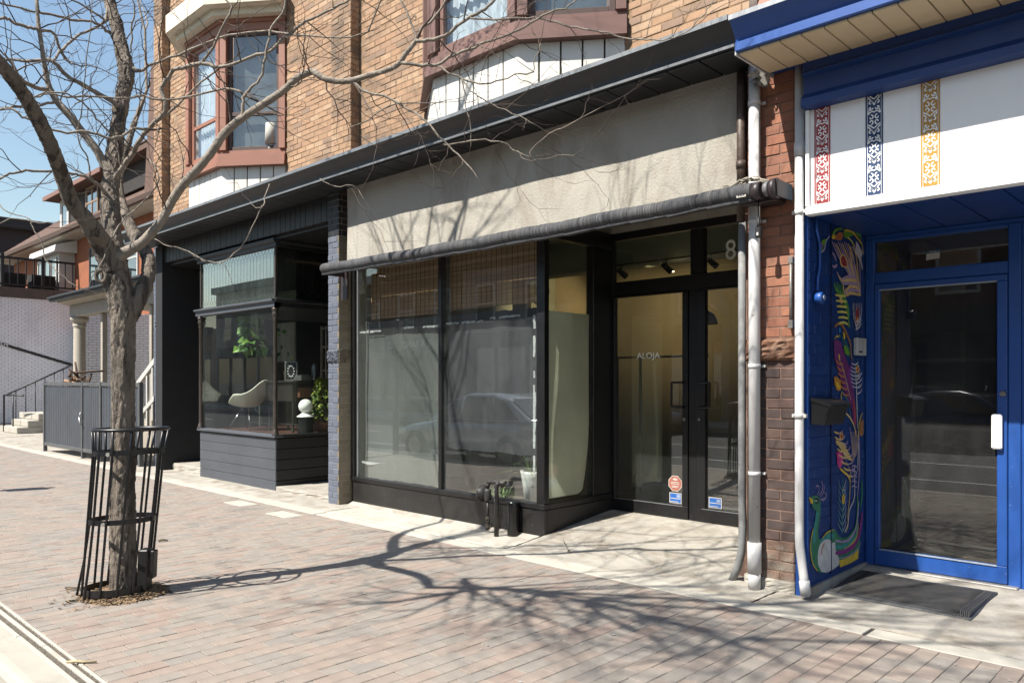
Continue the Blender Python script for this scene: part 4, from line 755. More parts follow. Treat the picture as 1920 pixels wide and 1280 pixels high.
# ---- bay windows
def bay(xl, xr, zs, zt, brown, lab, white_soffit, boards_x):
    """front face xl..xr at Y = 5.065, canted sides running back to the wall"""
    YF = 5.226; L = (xl-.81, WALL); R_ = (xr+.81, WALL); A = (xl, YF); B = (xr, YF)
    root = MB()
    def off(pts, d):   # push an open polyline outwards (towards the street)
        out = []
        for i, p in enumerate(pts):
            q = V((p[0], p[1])); ns = []
            for j in (i-1, i):
                if 0 <= j < len(pts)-1:
                    e = V((pts[j+1][0]-pts[j][0], pts[j+1][1]-pts[j][1])).normalized(); ns.append(V((e.y, -e.x)))
            n = sum(ns, V((0,0))); n = n/ (n.dot(ns[0]) if len(ns) > 1 else 1)
            q = q + n*d; out.append((q.x, q.y))
        return out
    base = [L, A, B, R_]
    def band(mb, d_out, d_in, z0, z1):
        o_ = off(base, d_out); i_ = off(base, d_in); n = 4
        for k in range(3):
            a0, a1, b0, b1 = o_[k], o_[k+1], i_[k], i_[k+1]
            mb.poly([(*a0, z0), (*a1, z0), (*a1, z1), (*a0, z1)]); mb.poly([(*b1, z0), (*b0, z0), (*b0, z1), (*b1, z1)])
            mb.poly([(*a0, z1), (*a1, z1), (*b1, z1), (*b0, z1)]); mb.poly([(*a1, z0), (*a0, z0), (*b0, z0), (*b1, z0)])
        for k in (0, 3): mb.poly([(*o_[k], z0), (*o_[k], z1), (*i_[k], z1), (*i_[k], z0)])
    band(root, .0, -.06, zs+.19, zs+.24)
    bw = root.build('bay_window', brown, BB, lab)
    s = MB(); band(s, .075, -.06, zs, zs+.05); band(s, .06, -.06, zs+.05, zs+.15); band(s, .035, -.06, zs+.15, zs+.19); s.build('sill', brown, bw)
    h = MB(); band(h, .02, -.06, zt-.14, zt); band(h, .045, -.06, zt-.03, zt+.03); h.build('head_trim', brown, bw)
    c = MB(); band(c, .16, -.1, zt+.03, zt+.13); band(c, .30, -.1, zt+.13, zt+.40); c.build('bay_cornice', m_crm, bw)
    # boards under the sill
    segs = [(L, A, 4), (A, B, boards_x), (B, R_, 5)]
    for P, Q, n in segs:
        p, q = V((*P, 0)), V((*Q, 0)); e = (q-p); ln = e.length; e.normalize(); nn = V((e.y, -e.x, 0))
        for k in range(n):
            c0 = p + e*(ln*(k+.5)/n) - nn*.03
            MB().obox(c0+V((0,0,(4.06+zs)/2)), e, -nn, V((0,0,1)), ln/n/2-.008, .012, (zs-4.06)/2, .004).build('board', m_wbd, bw)
    MB().poly([(*L, 4.0), (*A, 4.0), (*A, zs), (*L, zs)]) 
    bk = MB(); bi = off(base, -.05)
    for k in range(3): bk.poly([(*bi[k], 4.06), (*bi[k+1], 4.06), (*bi[k+1], zs+.2), (*bi[k], zs+.2)])
    bk.build('board_backing', mat('board_gap', (.14,.12,.09), .9), bw)
    # windows: posts, sashes, glass, curtains
    zb, ze = zs+.24, zt-.14
    for fi, (P, Q) in enumerate(((L, A), (A, B), (B, R_))):
        p, q = V((*P, 0)), V((*Q, 0)); e = q-p; ln = e.length; e.normalize(); nn = V((e.y, -e.x, 0)); zc = V((0,0,(zb+ze)/2)); hz = (ze-zb)/2
        po = .10
        for cpos, w in ((po/2, po/2), (ln-po/2, po/2)):
            MB().obox(p+e*cpos+zc-nn*.02, e, -nn, V((0,0,1)), w-.0015, .055, hz, .004).build('window_post', brown, bw)
        wf = MB()
        a, b = po+.03, ln-po-.03
        for x in (a, b): wf.obox(p+e*x+zc-nn*.045, e, -nn, V((0,0,1)), .028, .022, hz-.004, .003)
        for z, hh in ((zb+.03, .03), (ze-.03, .03), (zb+hz*.62, .028)): wf.obox(p+e*((a+b)/2)+V((0,0,z))-nn*.045, e, -nn, V((0,0,1)), (b-a)/2-.03, .018, hh, .003)
        fr = wf.build('sash_frame', mat('dark_sash', (.10,.055,.045), .6) if fi != 1 else brown, bw)
        for z0, z1 in ((zb+.06, zb+hz*.62-.028), (zb+hz*.62+.028, ze-.06)):
            MB().obox(p+e*((a+b)/2)+V((0,0,(z0+z1)/2))-nn*.05, e, -nn, V((0,0,1)), (b-a)/2-.028, .003, (z1-z0)/2).build('pane', g_up, bw)
        cur = MB(); cur.smooth = True; n = 70
        for k in range(n+1):
            u = a+(b-a)*k/n; wob = (.012*math.sin(k*.85)+.006*math.sin(k*2.3+fi))*(fi != 2); pt = p+e*u-nn*(.14+wob)
            cur.v += [(pt.x, pt.y, zb-.02), (pt.x, pt.y, ze+.02)]
        for k in range(n): cur.face((2*k, 2*k+2, 2*k+3, 2*k+1))
        cur.build('curtain', mat('sheer_curtain', (.75,.82,.84), .9, var=.2, scale=6, stretch=(4,4,.3)) if fi != 2 else mat('dark_blind', (.13,.155,.155), .9, var=.3, scale=3), bw)  # right-hand side gets a flat, darker blind
    return bw
bay1 = bay(-12.09, -10.97, 4.666, 6.78, m_brn, 'reddish brown canted bay window over white boards, above the dark shop', True, 6)
bay2 = bay(-6.21, -4.98, 4.68, 6.80, m_brn2, 'plum brown canted bay window over white boards, above the tan stucco', True, 6)
# lamp standing behind the first bay's glass
lm = MB(); lm.lathe(-10.42, 5.72, [(.05, 4.90), (.05, 4.95), (.03, 5.0), (.085, 5.0), (.07, 5.3), (.06, 5.3)], 16)
single(lm, 'table_lamp', mat('white_lampshade', (.6, .58, .52), .8), 'white tapered table lamp standing inside the left bay window', 'lamp')
# ---- cornice: projecting metal gutter with a soffit of panels
cp = [(WALL+.02, 4.20), (4.955, 4.095), (4.945, 4.092), (4.945, 4.066), (4.958, 4.06), (4.985, 4.035), (5.02, 4.002), (5.048, 3.968), (5.052, 3.935), (5.046, 3.93), (5.04, 3.908), (5.06, 3.904), (5.44, 3.912), (WALL+.02, 3.99)]
S_ = lambda P: [(y*1.015, sz(z)) for y, z in P]
cp = [(WALL+.02, 4.26)]+S_(cp[1:-1])+[(WALL+.02, 4.03)]
cn = MB().extrude_x(cp[::-1], -14.43, -2.725).build('cornice', m_char, BB)
ed = MB(); x = -14.43
while x < -2.75:
    x2 = min(x+random.uniform(2.2, 3.0), -2.723)
    ed.extrude_x(S_([(4.94, 4.066), (4.94, 4.1), (4.975, 4.106), (4.975, 4.0965), (4.9435, 4.094), (4.9435, 4.066)]), x, x2-.006); x = x2
ed.build('edge_flashing', m_lip, cn)
lp = MB(); x = -14.43
while x < -2.75:
    x2 = min(x+random.uniform(.9, 2.2), -2.724)
    lp.extrude_x(S_([(5.035, 3.906), (5.0335, 3.926), (5.047, 3.931), (5.0482, 3.926), (5.038, 3.922), (5.0385, 3.9065)]), x, x2-.004); x = x2
lp.build('gutter_lip', m_lip, cn)
sx = -14.42
while sx < -2.77:
    w = min(.285, -2.74-sx)
    MB().box(sx+.006, sx+w-.006, 5.14, 5.545, sz(3.886), sz(3.9035), .004).build('soffit_panel', m_board, cn); sx += .285
# ---- stucco fascia panel over the central shop (a hand-trowelled, slightly wavy sheet)
sg = MB(); sg.smooth = True; NX, NZ = 150, 30; rz = random.Random(6)
for j in range(NZ+1):
    for i in range(NX+1):
        x = -8.142+5.257*i/NX; z = 2.975+.968*j/NZ
        sg.v.append((x, 5.50+.0035*math.sin(x*3.1+z*4)+.002*math.sin(x*9+z*7)+rz.uniform(-.0008, .0008), z+(.006*math.sin(x*13)+rz.uniform(-.004,.004) if j == NZ else 0)))
for j in range(NZ):
    for i in range(NX): b = j*(NX+1)+i; sg.face((b, b+1, b+NX+2, b+NX+1))
sg.smooth = False
sg.poly([(-8.142, 5.5, 2.975), (-8.142, 5.8, 2.975), (-2.885, 5.8, 2.975), (-2.885, 5.5, 2.975)]); sg.poly([(-2.885, 5.8, 2.975), (-2.885, 5.8, 3.943), (-2.885, 5.5, 3.943), (-2.885, 5.5, 2.975)]); sg.poly([(-8.142, 5.5, 2.975), (-8.142, 5.5, 3.943), (-8.142, 5.8, 3.943), (-8.142, 5.8, 2.975)])
sg.build('stucco_panel', m_stuc, BB)
# ---- piers at street level
def pier(x0, x1, z1, mort, seed, matf, zb0=0.0, half0=0.0, side=True, skip=None):
    p = box('pier', mort, BB, x0+.005, x1-.005, 5.505, 5.72, zb0, z1)
    brick_face(BB, p, (x0, 5.5, zb0), (1,0,0), (0,-1,0), x1-x0, 0, z1-zb0, None, seed=seed, matf=matf, half0=half0, skip=skip, joint=.008)
    if side: brick_face(BB, p, (x1, 5.5, zb0), (0,1,0), (1,0,0), .22, 0, z1-zb0, None, seed=seed+1, matf=matf, skip=skip)
    return p
def lp_mat(c, r):
    if c.z > 3.36: return m_blkb
    return m_blub if c.x < -8.335 else m_beib
def sk_l(c): return 1.775 < c.z < 1.945
pL = box('pier', mat('slate_mortar', (.21, .23, .275), .8, var=.2, scale=30), BB, -8.565, -8.339, 5.505, 5.80, 0, 3.92)
brick_face(BB, pL, (-8.57, 5.5, 0), (1,0,0), (0,-1,0), .235, 0, 3.92, None, seed=21, matf=lambda c, r: m_blkb if c.z > 3.40 else m_blub, skip=lambda c: 1.775 < c.z < 1.945, joint=.008)  # bricks switch to near-black towards the top of the pier
pL2 = MB().box(-8.34, -8.3375, 5.505, 5.80, 0, 3.92).build('pier_return', mat('taupe_mortar', (.36, .31, .23), .85, var=.2, scale=30), BB)
brick_face(BB, pL2, (-8.334, 5.5, 0), (0,1,0), (1,0,0), .30, 0, 3.92, None, seed=23, matf=lambda c, r: m_blkb if c.z > 3.40 else m_beib, skip=lambda c: 1.775 < c.z < 1.945, joint=.008, half0=.05)
def rough_stone(name, m, parent, x0, x1, y0, y1, z0, z1, seed, amp=.02):
    g = MB(); g.smooth = False; r = random.Random(seed); nx, nz = 12, 8
    for j in range(nz+1):
        for i in range(nx+1):
            e = 0 if i in (0, nx) or j in (0, nz) else 1
            g.v.append((x0+(x1-x0)*i/nx, y0 - e*(amp*.4+r.uniform(0, amp)), z0+(z1-z0)*j/nz))
    for j in range(nz):
        for i in range(nx): b = j*(nx+1)+i; g.face((b, b+1, b+nx+2, b+nx+1))
    g.poly([(x0, y0, z1), (x1, y0, z1), (x1, y1, z1), (x0, y1, z1)]); g.poly([(x0, y1, z0), (x1, y1, z0), (x1, y0, z0), (x0, y0, z0)])
    g.poly([(x1, y0, z0), (x1, y1, z0), (x1, y1, z1), (x1, y0, z1)]); g.poly([(x0, y1, z0), (x0, y0, z0), (x0, y0, z1), (x0, y1, z1)])
    return g.build(name, m, parent)
rough_stone('stone_block', mat('painted_blue_stone', (.085,.1,.13), .8, var=.4, scale=20, bump=.8, bscale=60), pL, -8.57, -8.337, 5.495, 5.7, 1.78, 1.94, 1)
MB().box(-8.337, -8.322, 5.50, 5.80, 1.78, 1.94, .006).build('stone_block', mat('painted_taupe_stone', (.23,.19,.13), .85, var=.4, scale=20, bump=1, bscale=50, bdist=.03), pL2)
def rp_mat(c, r):
    if c.z > 1.86: return m_red
    if c.z < .34: return m_spall
    return m_dkb if r.random() > .03 or c.z > .75 else m_red
def sk_r(c): return 1.69 < c.z < 1.865
box('pier_return', m_dkmort, BB, -2.952, -2.834, 5.60, 5.82, 0, 3.93)
pR = pier(-2.83, -2.455, 3.92, m_dkmort, 31, rp_mat, skip=sk_r, half0=.05)
rough_stone('stone_block', m_stone, pR, -2.84, -2.45, 5.49, 5.7, 1.70, 1.86, 3, .03)
fo = rough_stone('footing', m_conc2, pR, -2.845, -2.45, 5.49, 5.7, -.02, .085, 5, .008)
pFL = box('pier', m_ptm, BB, -14.585, -14.235, 5.685, 5.9, -.02, 4.0)
brick_face(BB, pFL, (-14.59, 5.68, -.02), (1,0,0), (0,-1,0), .36, 0, 4.0, m_blub, seed=41, joint=.008)
text_mesh('house_number', '814', mat('number_metal', (.22,.25,.3), .5), pFL, (-14.50, 5.668, 2.50), ROT_FRONT, .20, .012)
# plain flank walls
box('flank_wall', m_mort, BB, -2.86, -2.46, 5.83, 12, -.1, 9.4); box('flank_wall', m_mort, BB, -14.59, -14.45, 5.91, 12, -.1, 9.4)
box('rear_wall', m_mort, BB, -14.59, -2.46, 12.0, 12.3, -.1, 9.4)

# ================================================================== LEFT SHOP (dark, with a projecting display bay)
iw = box('entry_wall', m_blkmort, BB, -14.065, -13.785, 5.51, 8.6, 0, 3.9)
brick_face(BB, iw, (-14.23, 5.68, -.02), (0,1,0), (1,0,0), 2.9, 0, 3.9, m_blkb, seed=51)
fb = MB().box(-14.10, -8.57, 5.575, 5.62, 3.6, 3.93).build('fascia', m_board, BB)
x = -14.09; rr = random.Random(9)
while x < -8.6:
    w = rr.choice((.13, .16, .19)); box('fascia_board', m_board, fb, x+.004, min(x+w, -8.57)-.004, 5.55, 5.574, 3.605, 3.92, .004); x += w
box('entry_ceiling', m_board, BB, -14.23, -8.57, 5.625, 8.6, 3.56, 3.62)
box('entry_back_wall', m_blkb, BB, -14.23, -8.0, 8.6, 8.7, 0, 3.6)
DX0, DX1, DY0, DY1 = -12.47, -10.06, 5.6, 6.75
db = box('display_bay', m_blkb, BB, DX0+.03, DX1-.03, DY0+.03, DY1, -.02, .74)
for k in range(5):
    z0 = -.015+k*.15 if k else -.03; z1 = .135+k*.15
    if z0 > .74: break
    z1 = min(z1, .74)
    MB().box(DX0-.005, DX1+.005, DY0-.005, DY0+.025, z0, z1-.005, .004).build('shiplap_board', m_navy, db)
    MB().box(DX1-.02, DX1+.006, DY0+.026, DY1+.3, z0, z1-.005, .004).build('shiplap_board', mat('shaded_side_boards', (.019,.020,.023), .5, var=.2, scale=4), db)  # same boards as the front; the side's shade is put into this colour
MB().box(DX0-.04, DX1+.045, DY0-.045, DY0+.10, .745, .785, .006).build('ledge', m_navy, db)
MB().box(DX1-.1, DX1+.045, DY0+.101, DY1+.3, .745, .785, .006).build('ledge', m_blkb, db)  # side ledge coloured near-black to carry the shade on this face
box('display_floor', mat('red_floor', (.10,.035,.022), .6, var=.3, scale=5), db, DX0, DX1-.02, DY0+.1, 8.55, .70, .772)
m_post = mat('bronze_post', (.10, .082, .068), .4, metal=.4, var=.2, scale=8)
def turned_post(x, y):
    r = .028
    p = [(.05, .786), (.05, .80), (.042, .81), (.046, .83), (.032, .85), (r, .88), (r*.92, 2.40), (.036, 2.42), (r, 2.44), (.034, 2.46), (.044, 2.49), (.044, 2.51), (.034, 2.53), (.05, 2.56), (.05, 2.585)]
    MB().lathe(x, y, p, 16).build('turned_post', m_post, db)
turned_post(DX0+.02, DY0-.005); turned_post(DX1+.0, DY0-.005); turned_post(DX1+.0, DY1+.1)
# middle transom ledge and upper lights
MB().extrude_x([(DY0-.05, 2.60), (DY0-.05, 2.66), (DY0-.09, 2.68), (DY0-.09, 2.70), (DY0+.05, 2.735), (DY0+.05, 2.60)][::-1], DX0-.07, DX1+.05).build('transom_ledge', m_navy, db)
MB().extrude_y([(DX1-.05, 2.6), (DX1+.05, 2.6), (DX1+.05, 2.66), (DX1+.09, 2.68), (DX1+.09, 2.70), (DX1-.05, 2.735)], DY0-.045, DY1+.3).build('transom_ledge', m_blkb, db)  # side ledge again darkened by colour for its shaded face
for (a, b, c_, d_) in ((DX0, DX0+.03, DY0-.01, DY0+.03), (DX1-.03, DX1+.01, DY0-.012, DY0+.03), (DX1-.03, DX1+.012, DY1, DY1+.04)):
    box('upper_post', m_post, db, a, b, c_, d_, 2.737, 3.46, .004)
MB().extrude_x([(DY0-.07, 3.56), (DY0-.07, 3.52), (DY0-.03, 3.50), (DY0-.03, 3.45), (DY0+.04, 3.45), (DY0+.04, 3.56)], DX0-.06, DX1+.06).build('bay_cornice', m_board, db)
MB().extrude_y([(DX1-.04, 3.56), (DX1-.04, 3.45), (DX1+.03, 3.45), (DX1+.03, 3.50), (DX1+.071, 3.52), (DX1+.071, 3.56)], DY0+.045, DY1+.3).build('bay_cornice', m_board, db)
g_bay = glass_mat('bay_glass', (.92, .95, .94), .012, (.5,.55,.58), 1.0)
g_lead = glass_mat('leaded_glass', (.7, .76, .74), .035, (.42,.50,.46), 3.4)
g_lead2 = glass_mat('leaded_side_glass', (.35, .38, .33), .06, (.22,.24,.20), .8)
box('pane', g_bay, db, DX0+.05, DX1-.035, DY0+.012, DY0+.018, .785, 2.60); box('pane', g_bay, db, DX1-.004, DX1+.002, DY0+.03, DY1+.3, .785, 2.60)
MB().box(DX0, DX0+.006, DY0+.03, DY1+.3, .785, 2.6).build('pane', g_bay, db)
box('pane', g_lead, db, DX0+.03, DX1-.03, DY0+.012, DY0+.018, 2.73, 3.455); box('pane', g_lead2, db, DX1-.012, DX1-.006, DY0+.03, DY1+.3, 2.73, 3.455)
# lead cames: uprights ending in diamonds
m_lead = mat('lead_came', (.07, .075, .075), .5, metal=.3)
ld_ = MB(); n = 24; w = (DX1-DX0-.06)/n; yy = DY0+.011
def came(a, b, y=None, r=.0014): ld_.tube([a, b], r, 4, False)
for k in range(n):
    x = DX0+.03+w*(k+.5)
    came((x, yy, 2.83), (x, yy, 3.36)); came((x, yy, 2.83), (x+w/2, yy, 2.79)); came((x, yy, 2.83), (x-w/2, yy, 2.79)); came((x+w/2, yy, 2.79), (x, yy, 2.735)); came((x-w/2, yy, 2.79), (x, yy, 2.735))
    came((x, yy, 3.36), (x+w/2, yy, 3.41)); came((x, yy, 3.36), (x-w/2, yy, 3.41)); came((x+w/2, yy, 3.41), (x, yy, 3.455)); came((x-w/2, yy, 3.41), (x, yy, 3.455))
ld_.build('lead_cames', m_lead, db)
ld_ = MB(); n = 8; w = 1.3/n; xx = DX1+.0005
for k in range(n):
    y = DY0+.03+w*(k+.5)
    came((xx, y, 2.86), (xx, y, 3.32)); came((xx, y, 2.86), (xx, y+w/2, 2.80)); came((xx, y, 2.86), (xx, y-w/2, 2.80)); came((xx, y+w/2, 2.80), (xx, y, 2.74)); came((xx, y-w/2, 2.80), (xx, y, 2.74))
    came((xx, y, 3.32), (xx, y+w/2, 3.38)); came((xx, y, 3.32), (xx, y-w/2, 3.38)); came((xx, y+w/2, 3.38), (xx, y, 3.44)); came((xx, y-w/2, 3.38), (xx, y, 3.44))
ld_.build('lead_cames', mat('dark_came', (.02,.02,.02), .5), db)
# behind the upper lights: a dim box; behind the lower ones: the shop
box('upper_light_back', mat('dim_ceiling', (.16,.17,.15), .9), db, DX0+.02, DX1-.05, DY0+.35, DY0+.38, 2.66, 3.45)
box('bay_roof', m_board, db, DX0, DX1, DY0+.05, 8.5, 3.46, 3.5); box('bay_mid', m_board, db, DX0+.02, DX1-.05, DY0+.05, 8.5, 2.62, 2.65)
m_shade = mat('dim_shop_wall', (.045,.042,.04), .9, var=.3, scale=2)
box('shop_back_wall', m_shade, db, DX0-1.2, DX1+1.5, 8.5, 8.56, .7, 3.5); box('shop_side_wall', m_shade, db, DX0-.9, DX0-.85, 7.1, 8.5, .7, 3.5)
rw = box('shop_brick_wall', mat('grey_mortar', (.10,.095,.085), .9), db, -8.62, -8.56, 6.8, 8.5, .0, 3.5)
apron2 = rough_stone('entry_step', m_conc2, BB, -14.22, DX0-.01, 5.7, 8.6, -.05, .115, 11, .012)
apron3 = rough_stone('entry_step', m_conc2, BB, DX1+.012, -8.57, 5.6, 8.6, -.05, .06, 12, .012)
# paned door seen inside, with pale curtain beside it
dr = MB()
for x in (-13.02, -12.86, -12.66, -12.5): dr.box(x-.02, x+.02, 8.2, 8.24, .78, 2.6)
for z in (.9, 1.3, 1.75, 2.2, 2.56): dr.box(-13.02, -12.5, 8.205, 8.235, z-.018, z+.018)
dr.build('paned_door', mat('dim_white_paint', (.55,.52,.45), .7), db)

# ================================================================== CENTRAL SHOPFRONT
FY = 5.70
sf = MB().box(-8.32, -5.052, FY-.012, FY+.03, -.02, .285, .004).build('shopfront', m_kick, BB, 'black framed shop window with papered glass under the awning')
MB().box(-5.11, -5.05, FY+.031, 6.79, -.02, .285, .004).build('kick_panel', m_kick, sf)
MB().box(-8.325, -5.045, FY-.028, FY+.05, .288, .345, .006).build('sill_bar', m_blk, sf)
MB().box(-5.15, -5.045, FY+.051, 6.79, .288, .345, .006).build('sill_bar', m_blk, sf)
MB().extrude_x([(5.60, -.01), (5.65, .012), (5.685, .03), (5.685, -.01)], -8.32, -5.06).build('mortar_fillet', m_conc2, sf)
for x0, x1 in ((-8.325, -8.262), (-6.635, -6.58), (-5.155, -5.05)):
    MB().box(x0, x1, FY-.02, FY+.055, .346, 2.965, .005).build('mullion', m_blk, sf)
MB().box(-8.222, -8.202, FY-.004, FY+.03, .346, 2.965, .003).build('glazing_bead', m_lip, sf)
MB().box(-8.325, -5.045, FY-.02, FY+.055, 2.966, 3.14, .005).build('head_bar', m_blk, sf)
MB().box(-5.15, -5.052, FY+.056, 6.79, 2.966, 3.13, .005).build('head_bar', m_blk, sf)
MB().box(-5.16, -5.06, 6.47, 6.79, .346, 2.965, .005).build('mullion', m_blk, sf)
box('pane', g_shop, sf, -8.261, -6.636, FY+.012, FY+.018, .345, 2.966)
box('pane', g_shop, sf, -6.579, -5.155, FY+.012, FY+.018, .345, 2.966)
box('pane', glass_mat('side_glass', (.96,.97,.94), .015, (.5,.52,.45), .8), sf, -5.103, -5.097, FY+.056, 6.469, .345, 2.966)
# paper film taped behind the panes, a little slack
def film(name, m, x0, x1, y, z0, z1, seed, par, amp=.01):
    g = MB(); g.smooth = True; r = random.Random(seed); nx, nz = 26, 26
    for j in range(nz+1):
        for i in range(nx+1):
            x = x0+(x1-x0)*i/nx; z = z0+(z1-z0)*j/nz
            g.v.append((x, y+amp*(math.sin(x*5+seed)*math.sin(z*2.3+seed)+.5*math.sin(x*11+z*5)), z+(r.uniform(-.008, .008) if j in (0, nz) else 0)))
    for j in range(nz):
        for i in range(nx): b = j*(nx+1)+i; g.face((b, b+1, b+nx+2, b+nx+1))
    return g.build(name, m, par)
m_film1 = mat('grey_paper_film', (.10,.112,.102), .85, var=.14, scale=1.6, stretch=(2,2,.6), stain=(.135,.15,.137), stain_sc=1.1, stain_st=(2,2,.7), stain_lo=.5, stain_hi=.75)
m_film2 = mat('dark_dusty_film', (.036,.039,.046), .8, var=.25, scale=2.0, speck=(.35,.36,.37), speck_sc=110, speck_amt=.69, stain=(.062,.068,.067), stain_sc=1.2, stain_lo=.55, stain_hi=.8)
film('paper_film', m_film1, -8.06, -6.68, FY+.075, .33, 2.28, 1, sf)
film('paper_film', m_film1, -8.24, -8.09, FY+.13, .33, 2.3, 4, sf)
film('paper_film', m_film2, -6.58, -5.16, FY+.07, .80, 2.28, 2, sf)
film('paper_film', mat('pale_paper', (.17,.185,.17), .85, var=.2, scale=2), -8.05, -6.66, FY+.05, .35, .72, 3, sf, .02)
tp = MB(); rt = random.Random(12)
for a, b, z in ((-8.2, -7.75, 2.16), (-7.3, -7.12, 2.18), (-6.95, -6.66, 2.17), (-6.55, -5.95, 2.185), (-5.85, -5.24, 2.21)):
    n = 14
    for k in range(n):
        x0 = a+(b-a)*k/n; x1 = a+(b-a)*(k+1)/n
        if rt.random() < .2: continue
        tp.poly([(x0, FY+.022, z+rt.uniform(-.018, 0)), (x1, FY+.022, z+rt.uniform(-.018, 0)), (x1, FY+.022, z+rt.uniform(.004, .018)), (x0, FY+.022, z+rt.uniform(.004, .018))])
z = 2.21
while z > .6:
    if rt.random() < .86: tp.poly([(-5.235+rt.uniform(-.006, .006), FY+.022, z-.07), (-5.205+rt.uniform(-.008, .008), FY+.022, z-.07), (-5.205+rt.uniform(-.008, .008), FY+.022, z), (-5.235, FY+.022, z)])
    z -= .07
for k in range(18):
    x = -8.15+k*.028; tp.poly([(x, FY+.022, .53-.02*math.sin(k*.3)), (x+.026, FY+.022, .53-.02*math.sin(k*.3+.3)), (x+.026, FY+.022, .545), (x, FY+.022, .55)])
tp.build('tape_remains', mat('old_white_tape', (.62,.64,.63), .8, var=.2, scale=40), sf)
# bamboo blinds in the upper part
def blind(x0, x1, z0, z1, name='bamboo_blind'):
    g = MB(); z = z0; r = random.Random(7)
    while z < z1:
        g.box(x0, x1, FY+.10, FY+.104, z, z+.0075); z += .0095
    o = g.build('bamboo_slats', mat('bamboo', (.62,.38,.19), .7, var=.35, scale=8, stretch=(.15,1,6)), sf, kind='stuff')
    s = MB(); x = x0+.04
    while x < x1: s.tube([(x, FY+.096, z0), (x, FY+.096, z1)], .0025, 4); x += .078
    s.build('blind_cords', mat('blind_cord', (.03,.02,.015), .8), sf)
blind(-8.06, -6.66, 2.32, 3.05); blind(-6.57, -5.16, 2.34, 3.05)
# paper on the side pane, its corner peeling
pg = MB(); pg.smooth = True; n = 24
for j in range(n+1):
    for i in range(n+1):
        u, v = i/n, j/n; y = FY+.07+u*.70; z = .38+v*1.87
        curl = max(0, u-.70)*2.6*max(0, 1-v*2.4); 
        pg.v.append((-5.118-.008*math.sin(v*4+u*5)-.10*max(0, curl)**2, y-.05*max(0, curl), z+.06*max(0, curl)))
for j in range(n):
    for i in range(n): b = j*(n+1)+i; pg.face((b, b+1, b+n+2, b+n+1))
pg.build('side_paper', trans_mat(mat('sage_paper', (.92,.92,.74), .85, var=.08, scale=2.2, stain=(.82,.83,.66), stain_sc=1.3, stain_st=(1,3,.5), k=.9), .5), sf)
# recess walls above the glass, ceiling
box('recess_wall', m_stuc, BB, -5.18, -5.10, 5.81, 6.84, 3.135, 3.6); box('recess_ceiling', m_stuc, BB, -5.18, -2.96, 5.81, 7.0, 3.58, 3.64)
box('recess_header', m_stuc, BB, -5.09, -2.86, 6.80, 6.95, 3.136, 3.58); box('recess_side', m_beib, BB, -2.95, -2.862, 5.83, 6.95, 0, 3.58)
# ---- door set at Y = 6.8
DY = 6.8
ds = MB().box(-5.14, -2.96, DY, DY+.07, 3.055, 3.134, .004).build('door_frame', m_blk, BB, 'black double door with transom lights, set back in the recess')
for a, b, z0, z1 in ((-5.14, -5.055, .15, 3.053), (-4.107, -3.953, 2.61, 3.053), (-4.122, -4.028, .15, 2.45), (-3.03, -2.96, .15, 3.053)): MB().box(a, b, DY+.002, DY+.07, z0, z1, .005).build('door_post', m_blk, ds)
MB().box(-5.054, -3.031, DY-.002, DY+.072, 2.452, 2.608, .006).build('transom_bar', m_blk, ds)
box('pane', g_door, ds, -5.054, -4.108, DY+.03, DY+.036, 2.608, 3.054); box('pane', g_door, ds, -3.952, -3.031, DY+.03, DY+.036, 2.608, 3.054)
MB().box(-5.14, -2.96, DY-.10, DY+.06, .12, .158, .008).build('threshold', mat('ribbed_aluminium', (.10,.10,.10), .35, metal=.6), ds)
m_chrome = mat('brushed_steel', (.55,.55,.54), .3, metal=1)
m_let = mat('white_lettering', (.8,.8,.76), .6, k=1.1)
def leaf(x0, x1, lab, sx):
    l = MB().box(x0, x1, DY-.012, DY+.045, .168, .296, .004).build('door_leaf', m_blk, ds, lab)
    MB().box(x0, x1, DY-.012, DY+.045, 2.44, 2.449, .002).build('top_rail', m_blk, l)
    for a, b in ((x0, x0+(.062 if sx > 0 else .095)), (x1-(.066 if sx > 0 else .06), x1)): MB().box(a, b, DY-.0125, DY+.045, .297, 2.439, .004).build('stile', m_blk, l)
    box('pane', g_door, l, x0+.055, x1-.055, DY+.015, DY+.021, .296, 2.44)
    MB().box(x0+.06, x1-.06, DY-.016, DY-.0125, .293, .300).build('glazing_bead', m_lip, l)
    return l
lf1 = leaf(-5.085, -4.124, 'left door leaf with white lettering and security stickers', 1)
lf2 = leaf(-4.026, -3.032, 'right door leaf with a blue sticker, partly hidden by pipes', -1)
def dpull(x, dirx, l):
    p = []
    for k in range(25):
        t = k/24
        if t < .2: q = (t/.2*.12, 0)
        elif t > .8: q = ((1-t)/.2*.12, 1)
        else: q = (.12+.0, (t-.2)/.6)
        p.append((x+dirx*q[0]*.98, DY-.06, 1.29+q[1]*.245))
    g = MB().tube(p, .011, 8)
    for z in (1.29, 1.535): g.tube([(x, DY-.06, z), (x, DY-.01, z)], .012, 8)
    g.build('pull_handle', mat('black_handle', (.01,.01,.011), .35), l)
dpull(-3.975, 1, lf2); dpull(-4.165, -1, lf1)
MB().tube([(-4.16, DY-.03, 1.168), (-4.16, DY-.01, 1.168)], .016, 14).build('lock', m_chrome, lf1)
MB().tube([(-3.99, DY-.03, 1.172), (-3.99, DY-.01, 1.172)], .014, 14).build('lock', m_chrome, lf2)
text_mesh('lettering', 'ALOJA', m_let, lf1, (-4.752, DY+.012, 1.785), ROT_FRONT, .088, .0006, xs=1.12)
text_mesh('street_number', '8', mat('frosted_number', (.62,.66,.58), .8, k=1), ds, (-3.74, DY+.027, 2.715), ROT_FRONT, .27, .0008, xs=.9)
